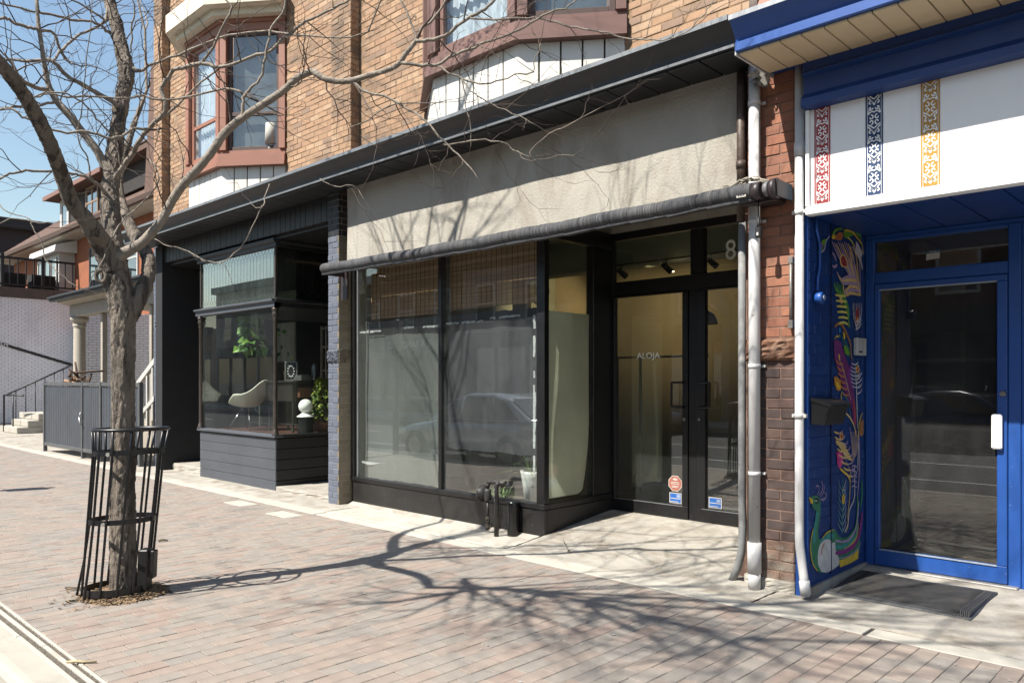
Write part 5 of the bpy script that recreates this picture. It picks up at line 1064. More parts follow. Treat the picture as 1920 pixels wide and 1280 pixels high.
def octo(x, z, r, l):
    for rr, m, dy in ((r, mat('sticker_cream', (.66,.55,.46), .6), .0118), (r*.88, mat('sticker_red', (.50,.17,.13), .6, var=.2, scale=30), .0106)):
        MB().poly([(x+rr*math.cos(R(22.5+45*k)), DY+dy, z+rr*math.sin(R(22.5+45*k))) for k in range(8)]).__class__
        g = MB(); g.poly([(x+rr*math.cos(R(22.5+45*k)), DY+dy, z+rr*math.sin(R(22.5+45*k))) for k in range(8)]); g.build('warning_sticker', m, l)
    g = MB()
    for (a, b, c_) in ((-.045, .045, .008), (-.05, .05, -.008), (-.04, .04, -.03), (-.035, .035, -.042)): g.box(x+a, x+b, DY+.0095, DY+.0102, z+c_, z+c_+.007)
    g.poly([(x-.03, DY+.0098, z+.04), (x-.005, DY+.0098, z+.028), (x+.03, DY+.0098, z+.036), (x+.022, DY+.0098, z+.05), (x-.018, DY+.0098, z+.054)])
    g.build('sticker_print', mat('sticker_white', (.75,.7,.62), .6), l)
octo(-4.285, .515, .085, lf1)
def bluest(x, z, l):
    for (a, b, c_, d_, m, dy) in ((0, .14, 0, .105, mat('sticker_white', (.75,.7,.62), .6), .0118), (.007, .133, .007, .098, mat('sticker_blue', (.03,.16,.55), .5), .0108), (.012, .128, .045, .052, mat('sticker_white', (.7,.7,.7), .6), .0098), (.085, .128, .058, .09, mat('sticker_pale', (.35,.45,.66), .5), .0098), (.012, .105, .014, .02, mat('sticker_white', (.7,.7,.7), .6), .0098)):
        g = MB(); g.poly([(x+a, DY+dy, z+c_), (x+b, DY+dy, z+c_), (x+b, DY+dy, z+d_), (x+a, DY+dy, z+d_)]); g.build('card_sticker', m, l)
bluest(-4.352, .315, lf1); bluest(-3.905, .315, lf2)
# ---- shop interior seen through door and glass
m_in = mat('interior_plaster', (.55,.57,.46), .9, var=.06, scale=2); m_inw = mat('interior_warm_wall', (.55,.46,.30), .9, var=.08, scale=2)
inr = box('shop_interior', mat('interior_floor', (.16,.14,.11), .6), BB, -8.33, -2.87, 6.87, 11.5, .10, .16)
box('interior_floor_front', mat('interior_floor', (.16,.14,.11), .6), inr, -8.33, -5.16, 5.74, 6.86, .10, .29)
box('interior_ceiling', m_in, inr, -8.33, -2.87, 5.76, 11.5, 3.42, 3.5); box('interior_wall', m_inw, inr, -8.33, -2.87, 9.6, 9.7, .16, 3.42)
box('interior_wall', m_in, inr, -8.33, -8.3, 5.76, 11.5, .16, 3.42); box('interior_wall', m_in, inr, -2.93, -2.872, 6.96, 11.5, .16, 3.42)
box('interior_bulkhead', m_in, inr, -7.9, -2.95, 8.1, 8.35, 3.0, 3.42)
sc_ = MB()
for x in (-5.9, -5.55): sc_.box(x, x+.025, 8.0, 8.025, .16, 1.85)
sc_.box(-6.3, -4.6, 8.0, 8.025, 1.83, 1.855); sc_.build('clothes_rail', mat('green_black_steel', (.015,.02,.018), .5), inr)
tl = MB(); tl.box(-6.3, -3.6, 7.9, 7.93, 2.985, 3.0)
for x in (-5.75, -5.1, -4.5): tl.tube([(x, 7.915, 2.985), (x, 7.9, 2.91)], .008, 6); tl.tube([(x-.02, 7.86, 2.93), (x+.03, 7.97, 2.85)], [.028, .04], 10)
tlo = single(tl, 'track_lights', mat('track_black', (.02,.02,.02), .5), 'black track with small spotlights hanging inside the central shop', 'lights')
bulb = MB().lathe(-5.07, 7.975, [(.012, 2.843), (.033, 2.846), (.033, 2.852), (.01, 2.855)], 12).build('lit_bulb', emis_mat('warm_bulb', (1, .78, .42), 9), None)
bulb.parent = tlo; bulb.matrix_parent_inverse = Matrix.Translation(tlo.location).inverted()
for bx, by, e, dv in ((-5.6, 9.05, 16, (0, .85, -.30)), (-6.5, 9.0, 14, (0, .85, -.30)), (-7.0, 9.3, 34, (-.75, .45, -.22))):
    sd = bpy.data.lights.new('spot', 'SPOT'); sd.energy = e*1.0; sd.color = (1, .78, .45); sd.spot_size = R(80); sd.spot_blend = .8; sd.shadow_soft_size = .04
    so = bpy.data.objects.new('spot', sd); COL.objects.link(so); so.location = (bx, by-.9, 2.95); so.rotation_euler = V(dv).to_track_quat('-Z', 'Y').to_euler()
pd = MB(); pd.smooth = True
pd.lathe(-4.55, 7.8, [(.17, 2.19), (.165, 2.22), (.13, 2.30), (.05, 2.345), (.012, 2.35)], 20); pd.tube([(-4.55, 7.8, 2.35), (-4.55, 7.8, 3.4)], .004, 5)
single(pd, 'pendant_lamp', mat('amber_shade', (.25,.13,.035), .5), 'amber dome pendant lamp hanging behind the door glass', 'lamp')
rg = MB(); pts = [(-5.45, 6.05+.155*math.cos(a*.2618), 2.50+.155*math.sin(a*.2618)) for a in range(25)]; rg.tube(pts, .006, 6, False)
single(rg, 'hanging_hoop', mat('black_hoop', (.01,.01,.01), .5), 'thin black hoop hanging behind the upper side glass', 'hoop')
# potted plant behind the glass
pt = thing('potted_plant', 'white tapered pot with a spiky green plant in the shop window corner', 'plant', (-5.42, 5.92, .29))
MB().lathe(-5.42, 5.92, [(.085, .29), (.125, .60), (.135, .625), (.122, .625), (.11, .56)], 28).build('pot', mat('white_glazed_pot', (.85,.87,.83), .35, var=.05, scale=4, k=1), pt)
bl = MB(); rb = random.Random(21)
for k in range(120):
    a = rb.uniform(0, 6.28); L = rb.uniform(.18, .42); e = rb.uniform(.4, 1.3); w = rb.uniform(.004, .008)
    base = V((-5.42+rb.uniform(-.05,.05), 5.92+rb.uniform(-.05,.05), .60)) if k % 3 else V((-5.55, 5.9, .86)); p0 = base; pr_ = []
    for s_ in range(6):
        u = s_/5; pr_.append(base + V((math.cos(a), math.sin(a), 0))*(L*u*math.cos(e)*1.2) + V((0,0,1))*(L*math.sin(e)*u - .22*u*u*L*3*(1-math.sin(e))))
    n = V((-math.sin(a), math.cos(a), 0))*w
    for s_ in range(5):
        t0 = 1-s_/5*.9; t1 = 1-(s_+1)/5*.95; bl.poly([pr_[s_]-n*t0, pr_[s_]+n*t0, pr_[s_+1]+n*t1, pr_[s_+1]-n*t1])
bl.tube([(-5.42, 5.92, .6), (-5.47, 5.9, .7), (-5.53, 5.9, .78), (-5.55, 5.9, .86)], .006, 6)
bl.build('leaves', mat('fresh_leaf', (.28,.46,.11), .5, var=.3, scale=30), pt)
p2 = thing('trailing_plant', 'pale green trailing plant lying low behind the right window pane', 'plant', (-5.95, 5.92, .29))
bl = MB()
for k in range(90):
    a = rb.uniform(0, 6.28); L = rb.uniform(.12, .3); e = rb.uniform(.1, .9); base = V((-5.95+rb.uniform(-.16,.16), 5.9+rb.uniform(-.04,.06), .30)); n = V((-math.sin(a), math.cos(a), 0))*.005
    d = V((math.cos(a)*math.cos(e), math.sin(a)*math.cos(e)*.4, math.sin(e)))
    bl.poly([base-n, base+n, base+d*L*.6+n, base+d*L*.6-n]); bl.poly([base+d*L*.6-n, base+d*L*.6+n, base+d*L+V((0,0,-.04))])
bl.build('leaves', mat('pale_leaf', (.34,.48,.18), .5, var=.3, scale=30), p2)

# ================================================================== AWNING (rolled up)
aw = thing('rolled_awning', 'rolled-up grey striped awning on a long tube above the central shop', 'awning', (-5.4, 5.3, 2.85))
def awn_z(x): u = (x+8.24)/5.65; return 2.915-.018*math.sin(u*math.pi)+.004*math.sin(x*6)
g = MB(); g.smooth = True; n, m_ = 260, 16; ra = random.Random(14)
for i in range(n+1):
    x = -8.24+5.60*i/n; z = awn_z(x); r = .060+.0012*math.sin(x*9)+.0012*math.sin(x*23+1)+ra.uniform(-.0006,.0006); pinch = .93 if i in (17, 41, 58, 83, 97, 121, 130, 164, 177, 201, 222, 240) else 1.0
    for k in range(m_):
        a = 2*math.pi*k/m_; g.v.append((x, 5.235+math.cos(a)*r*1.05*pinch, z+math.sin(a)*r*pinch))
for i in range(n):
    for k in range(m_): k2 = (k+1) % m_; g.face((i*m_+k, (i+1)*m_+k, (i+1)*m_+k2, i*m_+k2))
g.smooth = False; g.face(list(range(m_))); g.face(list(range(n*m_, n*m_+m_))[::-1])
g.build('fabric_roll', mat('weathered_awning_fabric', (.05,.052,.06), .85, var=.3, scale=3, stretch=(1.2,1,1), stain=(.30,.295,.285), stain_sc=20, stain_st=(14,.12,.12), stain_lo=.50, stain_hi=.70, bump=.3, bscale=90, bstretch=(4,.2,.2)), aw)
g = MB(); x = -8.25
while x < -2.65:
    x2 = min(x+.35, -2.645); z = awn_z(x)-.066; zz = awn_z(x2)-.058
    for (y0, y1, d0, d1) in ((5.205, 5.265, -.012, .012),):
        b = len(g.v); g.v += [(x, y0, z+d0), (x, y1, z+d0), (x, y1, z+d1), (x, y0, z+d1), (x2, y0, zz+d0), (x2, y1, zz+d0), (x2, y1, zz+d1), (x2, y0, zz+d1)]
        for q in ((0,1,2,3),(7,6,5,4),(0,4,5,1),(1,5,6,2),(2,6,7,3),(3,7,4,0)): g.face([b+i for i in q])
    x = x2
g.build('front_bar', mat('awning_bar', (.055,.055,.058), .5, var=.25, scale=4), aw)
MB().box(-8.12, -2.90, 5.32, 5.4975, 2.895, 2.9745).build('sun_block_board', mat('awning_bar', (.055,.055,.058), .5, var=.25, scale=4), aw)  # added board; stops sun leaking between the roll and the stucco
m_cap = mat('dark_plum_plastic', (.045,.032,.034), .45, var=.2, scale=8)
MB().tube([(-2.64, 5.235, 2.91), (-2.575, 5.235, 2.91)], [.062, .064], 22).build('end_cap', m_cap, aw)
MB().tube([(-2.56, 5.25, 2.915), (-2.525, 5.25, 2.915)], [.052, .052], 22).build('roller_collar', mat('grey_collar', (.24,.24,.24), .5), aw)
g = MB(); g.tube([(-2.52, 5.27, 2.915), (-2.475, 5.27, 2.915)], [.072, .072], 22); g.box(-2.478, -2.464, 5.24, 5.49, 2.855, 2.975, .004); g.box(-2.53, -2.48, 5.32, 5.495, 2.87, 2.96, .006); g.build('wall_bracket', m_cap, aw)
MB().box(-2.80, -2.52, 5.33, 5.496, 2.845, 2.965, .006).build('arm_housing', m_cap, aw)
g = MB(); g.box(-8.2, -8.16, 5.26, 5.495, 2.83, 2.90, .005); g.box(-8.24, -8.10, 5.47, 5.497, 2.55, 2.92, .005); g.build('wall_bracket', m_cap, aw)
g = MB(); g.tube([(-8.14, 5.30, 2.86), (-6.7, 5.36, 2.87), (-5.2, 5.33, 2.865)], .014, 8); g.tube([(-5.0, 5.33, 2.865), (-3.9, 5.37, 2.87), (-2.7, 5.30, 2.87)], .014, 8); g.build('folding_arm', m_cap, aw)
g = MB(); g.poly([(-2.745, 5.178, 2.872), (-2.672, 5.178, 2.872), (-2.672, 5.1785, 2.90), (-2.745, 5.1785, 2.90)]); g.build('maker_label', mat('sticker_white', (.75,.7,.62), .6), aw)
g = MB()
for k in range(3): g.box(-2.735+k*.02, -2.722+k*.02, 5.1765, 5.1775, 2.881, 2.892)
g.build('label_print', mat('label_ink', (.05,.05,.05), .6), aw)
g = MB(); ro = random.Random(16)
for q in range(7):
    p = [(-2.83+ro.uniform(-.05,.05), 5.22+ro.uniform(-.03,.03), 2.965+ro.uniform(0,.02))]
    for k in range(7): p.append((-2.78+k*.04+ro.uniform(-.02,.02), 5.24+ro.uniform(-.04,.05), 2.98+.03*math.sin(k*.6)+ro.uniform(-.012,.012)))
    g.tube(p, .005, 6)
single(g, 'rope_tangle', mat('old_rope', (.52,.47,.38), .9, var=.2, scale=60, bump=.5, bscale=300), 'tangle of old pale rope on the right end of the awning', 'rope')
g = MB(); g.tube([(-2.635, 5.30, 2.87), (-2.63, 5.29, 2.8), (-2.63, 5.29, 2.72)], .005, 6); g.tube([(-2.63, 5.29, 2.735), (-2.63, 5.29, 2.69), (-2.63, 5.29, 2.66)], [.009, .011, .018], 8); g.box(-2.652, -2.608, 5.272, 5.308, 2.585, 2.665, .008)
g.cur = 1; g.box(-2.637, -2.623, 5.2705, 5.2735, 2.60, 2.622)
single(g, 'hanging_plug', [mat('black_rubber', (.012,.012,.012), .6), mat('plug_pin', (.8,.8,.78), .3)], 'black cable plug dangling from the right end of the awning', 'plug')
# ================================================================== PIPES
m_wp = mat('white_pipe_paint', (.72,.71,.70), .5, var=.06, scale=4, stain=(.44,.40,.34), stain_sc=5, stain_st=(1,1,.35), stain_lo=.55, stain_hi=.82, speck=(.3,.2,.13), speck_sc=45, speck_amt=.72, k=.66)
m_gp = mat('grey_conduit', (.28,.285,.285), .7, var=.2, scale=7, stain=(.42,.41,.39), stain_sc=5, bump=.2, bscale=60); m_bp = mat('brown_pipe_paint', (.085,.055,.04), .55, var=.3, scale=9, stain=(.24,.17,.12), stain_sc=6)
p = thing('white_downpipe', 'thick white downpipe beside the awning end, left of the red brick pier', 'pipe', (-2.755, 5.44, 0))
MB().tube([(-2.735, 5.435, .33), (-2.735, 5.435, 3.90)], .0425, 20).build('pipe', m_wp, p)
MB().tube([(-2.735, 5.435, .12), (-2.735, 5.435, .35)], .051, 20).build('socket', m_wp, p); MB().tube([(-2.735, 5.435, .0), (-2.735, 5.435, .125)], [.044, .047], 20).build('shoe', m_wp, p)
for z in (.86, 1.66, 2.74, 3.62):
    g = MB(); g.tube([(-2.735, 5.435, z-.016), (-2.735, 5.435, z+.016)], .0465, 18); g.box(-2.70, -2.67, 5.475, 5.498, z-.010, z+.010, .003); g.build('clamp', m_wp, p)
rag = MB(); rr = random.Random(44)
for k in range(40):
    c = V((-2.665+rr.uniform(-.05,.05), 5.40+rr.uniform(-.04,.03), 3.80+rr.uniform(-.06,.05))); d1 = V((rr.uniform(-1,1), rr.uniform(-1,1), rr.uniform(-1,1))).normalized()*.03; d2 = d1.cross(V((rr.uniform(-1,1), 1, rr.uniform(-1,1)))).normalized()*.025
    rag.poly([c-d1-d2, c+d1-d2*.6, c+d1+d2, c-d1*.7+d2])
single(rag, 'stuffed_rag', mat('dirty_rag', (.42,.40,.36), .95, var=.25, scale=20), 'crumpled grey rag stuffed at the top of the thick white pipe', 'rag')
p = thing('slim_white_downpipe', 'slim white downpipe at the corner of the blue shop, kicked out at the pavement', 'pipe', (-2.35, 5.45, 0))
MB().tube([(-2.40, 5.455, 3.83), (-2.40, 5.455, .42), (-2.395, 5.452, .36), (-2.36, 5.435, .16), (-2.345, 5.43, .02)], .0315, 18).build('pipe', m_wp, p)
for a, b in (((-2.355, 5.434, .13), (-2.342, 5.428, .035)), ((-2.40, 5.455, 3.16), (-2.40, 5.455, 3.26))): MB().tube([a, b], .037, 18).build('socket', m_wp, p)
for z in (1.30, 2.76):
    g = MB(); g.tube([(-2.40, 5.455, z-.02), (-2.40, 5.455, z+.02)], .0355, 16); g.box(-2.45, -2.435, 5.44, 5.47, z-.012, z+.012, .002); g.box(-2.366, -2.345, 5.44, 5.47, z-.012, z+.012, .002); g.build('clamp', m_wp, p)
g = MB(); g.tube([(-2.86, 5.465, 3.90), (-2.86, 5.465, 2.76)], .031, 16); g.tube([(-2.86, 5.465, 3.16), (-2.86, 5.465, 3.22)], .036, 16)
single(g, 'brown_downpipe', m_bp, 'dark brown cast pipe at the right edge of the stucco panel', 'pipe')
g = MB(); g.tube([(-2.855, 5.475, 2.755), (-2.855, 5.475, 1.5), (-2.855, 5.475, .62), (-2.845, 5.47, .45), (-2.86, 5.475, .25), (-2.90, 5.49, .12), (-2.955, 5.50, .0)], [.029, .029, .029, .029, .0295, .0295, .03], 18)
single(g, 'grey_conduit', m_gp, 'rough grey conduit bending left into the pavement beside the door', 'pipe')
g = MB(); g.tube([(-2.775, 5.49, 3.85), (-2.775, 5.49, .1)], .018, 10); single(g, 'rusty_conduit', mat('rust_brown', (.10,.045,.03), .8, var=.3, scale=9), 'thin rust-brown conduit squeezed behind the thick white pipe', 'pipe')
g = MB(); g.tube([(-2.47, 5.47, 2.42), (-2.47, 5.47, 1.98)], .0115, 10); g.box(-2.487, -2.453, 5.455, 5.497, 2.40, 2.45, .004); g.box(-2.487, -2.453, 5.455, 5.497, 1.93, 1.99, .004)
single(g, 'short_conduit', mat('galvanised', (.33,.31,.28), .5, metal=.4, var=.3, scale=20), 'short galvanised conduit on the red brick pier by the slim pipe', 'pipe')
# gas riser with regulator
gr = thing('gas_riser', 'black iron gas pipe riser with round regulator before the shop window', 'gas riser', (-5.6, 5.52, 0))
m_iron = mat('painted_iron', (.035,.034,.033), .5, var=.3, scale=16, stain=(.085,.08,.07), stain_sc=14, bump=.3, bscale=120)
xr, yr = -5.70, 5.545
MB().tube([(xr, yr, .03), (xr, yr, .17)], .014, 12).build('lower_pipe', mat('rusty_iron', (.16,.09,.05), .8), gr)
g = MB()
for z, r in ((.05, .022), (.065, .03), (.085, .03), (.10, .024), (.12, .027), (.145, .027), (.16, .02)): g.tube([(xr, yr, z-.009), (xr, yr, z+.009)], r, 8)
g.tube([(xr-.045, yr-.01, .075), (xr+.045, yr+.01, .075)], .014, 8); g.build('valve', mat('dull_brass', (.12,.105,.08), .6, metal=.3, var=.3, scale=30), gr)
MB().tube([(xr, yr, .16), (xr, yr, .33)], .014, 12).build('riser', m_iron, gr)
g = MB(); g.lathe(xr, yr, [(.02, .325), (.034, .335), (.038, .35), (.038, .43), (.034, .445), (.02, .455)], 18)
g.tube([(xr-.10, yr-.005, .40), (xr-.085, yr-.005, .40), (xr-.07, yr-.005, .40), (xr-.045, yr-.005, .40), (xr-.02, yr, .40)], [.03, .076, .08, .05, .03], 22); g.build('regulator', m_iron, gr)
g = MB(); pr_ = [(xr-.078, yr-.005+.082*math.cos(a*.2618), .40+.082*math.sin(a*.2618)) for a in range(25)]; g.tube(pr_, .007, 6, False); g.build('regulator_rim', mat('worn_iron', (.10,.10,.095), .5), gr)
MB().tube([(xr, yr, .45), (xr, yr, .495), (xr+.006, yr, .51), (xr+.02, yr-.002, .522), (xr+.05, yr-.003, .525), (xr+.15, yr-.004, .53), (xr+.20, yr-.004, .53)], .019, 12).build('elbow_pipe', m_iron, gr)
g = MB(); g.tube([(xr, yr, .47), (xr, yr, .50)], .024, 10); g.tube([(xr+.035, yr-.003, .524), (xr+.06, yr-.003, .525)], .024, 10); g.tube([(xr+.215, yr-.03, .53), (xr+.235, yr-.04, .533), (xr+.285, yr-.03, .538)], [.026, .026, .02], 10); g.build('fitting', m_iron, gr)
xb = xr+.185
MB().tube([(xb, yr-.06, .0), (xb, yr-.06, .49), (xb+.006, yr-.055, .515), (xb+.03, yr-.045, .532)], [.024, .024, .025, .024], 14).build('vent_pipe', m_iron, gr)
g = MB()
for k in range(9): a = .35+k*.014; g.tube([(xb-.002+.006*math.cos(k*1.6), yr-.088, a), (xb+.006*math.sin(k*1.6), yr-.09, a+.014)], .004, 5)
g.build('chain', mat('pale_chain', (.42,.41,.38), .5, metal=.5), gr)
bx = MB(); bx.lathe(-5.42, 5.63, [(.001, .0), (.062, .0), (.062, .02), (.06, .25), (.064, .27), (.064, .33), (.058, .345), (.001, .35)], 20)
single(bx, 'black_canister', mat('gloss_black', (.010,.010,.011), .25), 'glossy black canister standing behind the gas riser at the shop base', 'canister')

# ================================================================== BLUE SHOP
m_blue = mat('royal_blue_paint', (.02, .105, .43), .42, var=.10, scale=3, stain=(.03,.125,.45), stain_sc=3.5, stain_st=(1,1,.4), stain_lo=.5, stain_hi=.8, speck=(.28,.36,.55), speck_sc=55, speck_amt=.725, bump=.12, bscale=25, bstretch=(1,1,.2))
m_blue2 = mat('shaded_blue_paint', (.011, .058, .26), .45, var=.12, scale=3)  # same blue paint, darkened by colour for the parts in shade
m_bbr = mat('blue_painted_brick', (0,0,0), .5, palette=[(.010,.052,.225), (.012,.058,.24), (.009,.048,.215)], var=.12, scale=9, bump=.25, bscale=120)
m_tan = mat('tan_soffit', (.80,.64,.42), .6, var=.05, scale=3)
m_sign = mat('white_sign_panel', (.78,.78,.77), .5, var=.025, scale=2, k=1, stain=(.62,.61,.58), stain_sc=2.5, stain_st=(3,1,.25), stain_lo=.58, stain_hi=.9)
g_bl = glass_mat('blue_door_glass', (.88,.88,.85), .02, (.5,.5,.5), 1.5)
BS = thing('blue_shop', 'royal blue shop with white patterned signboard and recessed glass door', 'shop', (-1.3, 6, 0))
bp_ = [(WALL+.02, 4.20), (4.955, 4.085), (4.945, 4.082), (4.945, 4.058), (4.958, 4.052), (4.985, 4.03), (5.015, 3.99), (5.045, 3.955), (5.05, 3.935), (5.035, 3.93), (5.035, 3.872), (5.05, 3.866), (5.44, 3.88), (WALL+.02, 3.99)]
KB = .975
def sb_z(z): return 1.55+(z-1.55)*KB
SB_ = lambda P: [(y*KB, sb_z(z)) for y, z in P]
bp_ = [(WALL+.02, 4.26)]+SB_(bp_[1:-2])+[(5.50, sb_z(3.88)), (WALL+.02, 3.98)]
bc = MB().extrude_x(bp_[::-1], -2.614, 2.2).build('cornice', m_blue, BS)
MB().extrude_x(SB_([(4.94, 4.056), (4.94, 4.09), (4.975, 4.096), (4.975, 4.087), (4.9435, 4.084), (4.9435, 4.056)]), -2.614, 2.2).build('edge_flashing', mat('pale_metal_edge', (.55,.57,.60), .4, metal=.2), bc)
x = -2.60
while x < 2:
    MB().box(x+.003, x+.142, 4.94, 5.384, sb_z(3.848), sb_z(3.8655), .003).build('soffit_panel', m_tan, bc); x += .147
MB().box(-2.62, -2.61, 4.92, 5.49, sb_z(3.845), sb_z(3.93)).build('soffit_trim', m_wp, bc)
box('upper_wall', m_or, BS, -2.455, 2.2, WALL+.05, 6.2, 4.02, 9.0); box('corner_trim', m_bp, BS, -2.95, -2.88, WALL-.05, WALL+.06, 4.2, 9)
fl = MB(); fl.poly([(-2.87, 5.60, 4.25), (-2.37, 5.60, 4.25), (-2.37, 5.87, 5.1), (-2.70, 5.87, 5.1)]); fl.build('roof_flashing', mat('rust_red_sheet', (.36,.14,.075), .6), BS)
# moulded band over the sign
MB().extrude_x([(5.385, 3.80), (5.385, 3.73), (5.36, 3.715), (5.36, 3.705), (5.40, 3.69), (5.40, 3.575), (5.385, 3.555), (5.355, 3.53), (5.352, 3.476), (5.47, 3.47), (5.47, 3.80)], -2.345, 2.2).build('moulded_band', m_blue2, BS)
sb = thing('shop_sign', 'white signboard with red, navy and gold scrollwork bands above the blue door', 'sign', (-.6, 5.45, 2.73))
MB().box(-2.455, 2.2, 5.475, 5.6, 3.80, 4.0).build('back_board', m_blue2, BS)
MB().box(-2.335, 2.2, 5.45, 5.50, 2.785, 3.469).build('panel', m_sign, sb)
g = MB(); g.box(-2.345, 2.2, 5.425, 5.505, 2.725, 2.784, .006); g.box(-2.345, -2.318, 5.425, 5.449, 2.7845, 3.469, .004); g.build('trim', mat('white_trim', (.78,.78,.76), .5, var=.04, k=1), sb)
def ribbon(mb, pts, w, y, taper=True):
    n = len(pts); L = []
    for i, (x, z) in enumerate(pts):
        a = pts[max(i-1, 0)]; b = pts[min(i+1, n-1)]; dx, dz = b[0]-a[0], b[1]-a[1]; l = math.hypot(dx, dz) or 1
        ww = w/2*(.45+.55*math.sin(math.pi*min(1, (i+.6)/n*1.05)) if taper else 1)
        L.append(((x-dz/l*ww, y, z+dx/l*ww), (x+dz/l*ww, y, z-dx/l*ww)))
    for i in range(n-1): mb.poly([L[i][1], L[i+1][1], L[i+1][0], L[i][0]])
def spiral(cx, cz, r0, a0, turns, sgn, n=16):
    return [(cx+r0*(1-.72*k/n)*math.cos(a0+sgn*turns*6.283*k/n), cz+r0*(1-.72*k/n)*math.sin(a0+sgn*turns*6.283*k/n)) for k in range(n+1)]
for xc, cl, nm in ((-2.232, (.42,.035,.035), 'red'), (-1.882, (.012,.05,.16), 'navy'), (-1.537, (.62,.32,.03), 'gold')):
    mm = mat('sign_'+nm, cl, .5, var=.03)
    b = MB()
    for a, c_ in ((-.056, -.047), (-.042, .042), (.047, .056)): b.box(xc+a, xc+c_, 5.4465, 5.4495, 2.80, 3.469)
    bo = b.build('scroll_band', mm, sb, nm+' vertical band with white scrollwork')
    w = MB(); z = 2.80; CH = .196
    def clip(pts): return [p for p in pts if 2.803 < p[1] < 3.466]
    while z < 3.47:
        for s in (-1, 1):
            for pts in (spiral(xc+s*.020, z+.128, .017, R(90), .8, s), spiral(xc+s*.020, z+.096, .017, R(-90), .8, -s),
                        [(xc, z+.16), (xc+s*.012, z+.168), (xc+s*.028, z+.162), (xc+s*.037, z+.15)], [(xc+s*.041, z+.082), (xc+s*.03, z+.076), (xc+s*.016, z+.066), (xc, z+.052)],
                        spiral(xc+s*.023, z+.030, .0155, R(180 if s > 0 else 0), .85, -s), spiral(xc+s*.023, z-.006, .0155, R(180 if s > 0 else 0), .85, s),
                        [(xc, z+.012), (xc+s*.008, z+.03), (xc+s*.022, z+.048), (xc+s*.041, z+.07)], [(xc+s*.041, z+.15), (xc+s*.034, z+.175), (xc+s*.02, z+.19)]):
                q = clip(pts)
                if len(q) > 2: ribbon(w, q, .0075, 5.4458, False)
        q = clip([(xc, z+.085), (xc, z+.11), (xc, z+.14)])
        z += CH
    w.build('scrollwork', m_sign, bo)
# recess
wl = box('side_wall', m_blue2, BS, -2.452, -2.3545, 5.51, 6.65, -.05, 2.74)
brick_face(BS, wl, (-2.352, 5.5, .02), (0,1,0), (1,0,0), 1.12, 0, 2.7, m_bbr, seed=61, joint=.004)
MB().box(-2.445, -2.356, 5.495, 5.51, -.02, 2.74).build('wall_end', m_blue, BS)
g = MB(); g.box(-2.353, -2.343, 5.885, 5.897, .1, 2.72); g.build('step_line', mat('step_line_blue', (.006,.02,.09), .5), wl)  # dark strip painted in for the shaded step between the wall halves
rough_stone('wall_base', m_conc2, BS, -2.36, -2.33, 5.50, 6.6, -.03, .07, 9, .004)
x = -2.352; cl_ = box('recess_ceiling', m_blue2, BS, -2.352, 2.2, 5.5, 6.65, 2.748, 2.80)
while x < 1.5:
    MB().box(x+.004, x+.292, 5.506, 6.60, 2.733, 2.747, .004).build('ceiling_panel', m_blue2, cl_); x += .298
EY = 6.6
fr = MB().box(-2.35, 1.5, EY, EY+.08, 2.70, 2.732, .004).build('door_frame', m_blue, BS)
for a, b, z0, z1 in ((-2.35, -2.278, .05, 2.699), (-1.342, -1.262, .03, 2.699), ): MB().box(a, b, EY-.005, EY+.08, z0, z1, .006).build('jamb', m_blue, fr)
MB().box(-2.277, -1.343, EY-.004, EY+.08, 2.335, 2.428, .005).build('transom_bar', m_blue, fr); MB().box(-2.277, -1.343, EY-.003, EY+.08, 2.675, 2.699, .003).build('head', m_blue, fr)
box('pane', g_bl, fr, -2.277, -1.343, EY+.03, EY+.036, 2.428, 2.675)
g = MB(); g.poly([(-1.90, EY+.026, 2.492), (-1.803, EY+.026, 2.50), (-1.80, EY+.026, 2.567), (-1.897, EY+.026, 2.56)]); g.build('name_sticker', mat('sticker_cream2', (.66,.64,.56), .6), fr)
g = MB(); g.poly([(-1.8975, EY+.0252, 2.54), (-1.8, EY+.0252, 2.548), (-1.80, EY+.0252, 2.567), (-1.897, EY+.0252, 2.56)]); g.build('sticker_header', mat('sticker_blue3', (.06,.16,.30), .5), fr)
text_mesh('sticker_text', 'HELLO', mat('sticker_white', (.75,.7,.62), .6), fr, (-1.88, EY+.0245, 2.549), ROT_FRONT, .017, .0003)
dl = MB().box(-2.274, -1.346, EY-.012, EY+.045, .065, .195, .005).build('door_leaf', m_blue, fr, 'blue framed glass door leaf with a white pull plate')
MB().box(-2.274, -1.346, EY-.012, EY+.045, 2.285, 2.332, .005).build('top_rail', m_blue, dl)
for a, b in ((-2.274, -2.236), (-1.412, -1.346)): MB().box(a, b, EY-.0125, EY+.045, .196, 2.284, .005).build('stile', m_blue, dl)
box('pane', g_bl, dl, -2.237, -1.411, EY+.015, EY+.021, .195, 2.286)
MB().box(-2.236, -1.412, EY-.02, EY-.0125, .189, .199).build('glazing_bead', mat('pale_bead', (.45,.52,.62), .5), dl); MB().box(-2.236, -1.412, EY-.018, EY-.0125, 2.276, 2.288).build('glazing_bead', MATS['pale_bead'], dl)
g = MB(); g.box(-1.44, -1.372, EY-.055, EY-.0135, 1.05, 1.31, .012); g.build('pull_plate', mat('white_plastic', (.8,.8,.79), .4, var=.02, k=1), dl)
MB().tube([(-1.372, EY-.028, 1.457), (-1.372, EY-.012, 1.457)], [.019, .024], 18).build('lock', m_chrome, dl)
MB().box(-2.34, -1.27, EY-.07, EY+.05, .035, .062, .006).build('threshold', mat('worn_aluminium', (.5,.48,.44), .4, metal=.6, var=.2), fr)
MB().box(-1.26, 1.5, EY, EY+.06, .03, 2.699, .005).build('side_panel', m_blue, fr); MB().box(-1.225, 1.4, EY-.012, EY-.0005, .16, 2.2, .004).build('inset_panel', m_blue, fr)
g = MB()
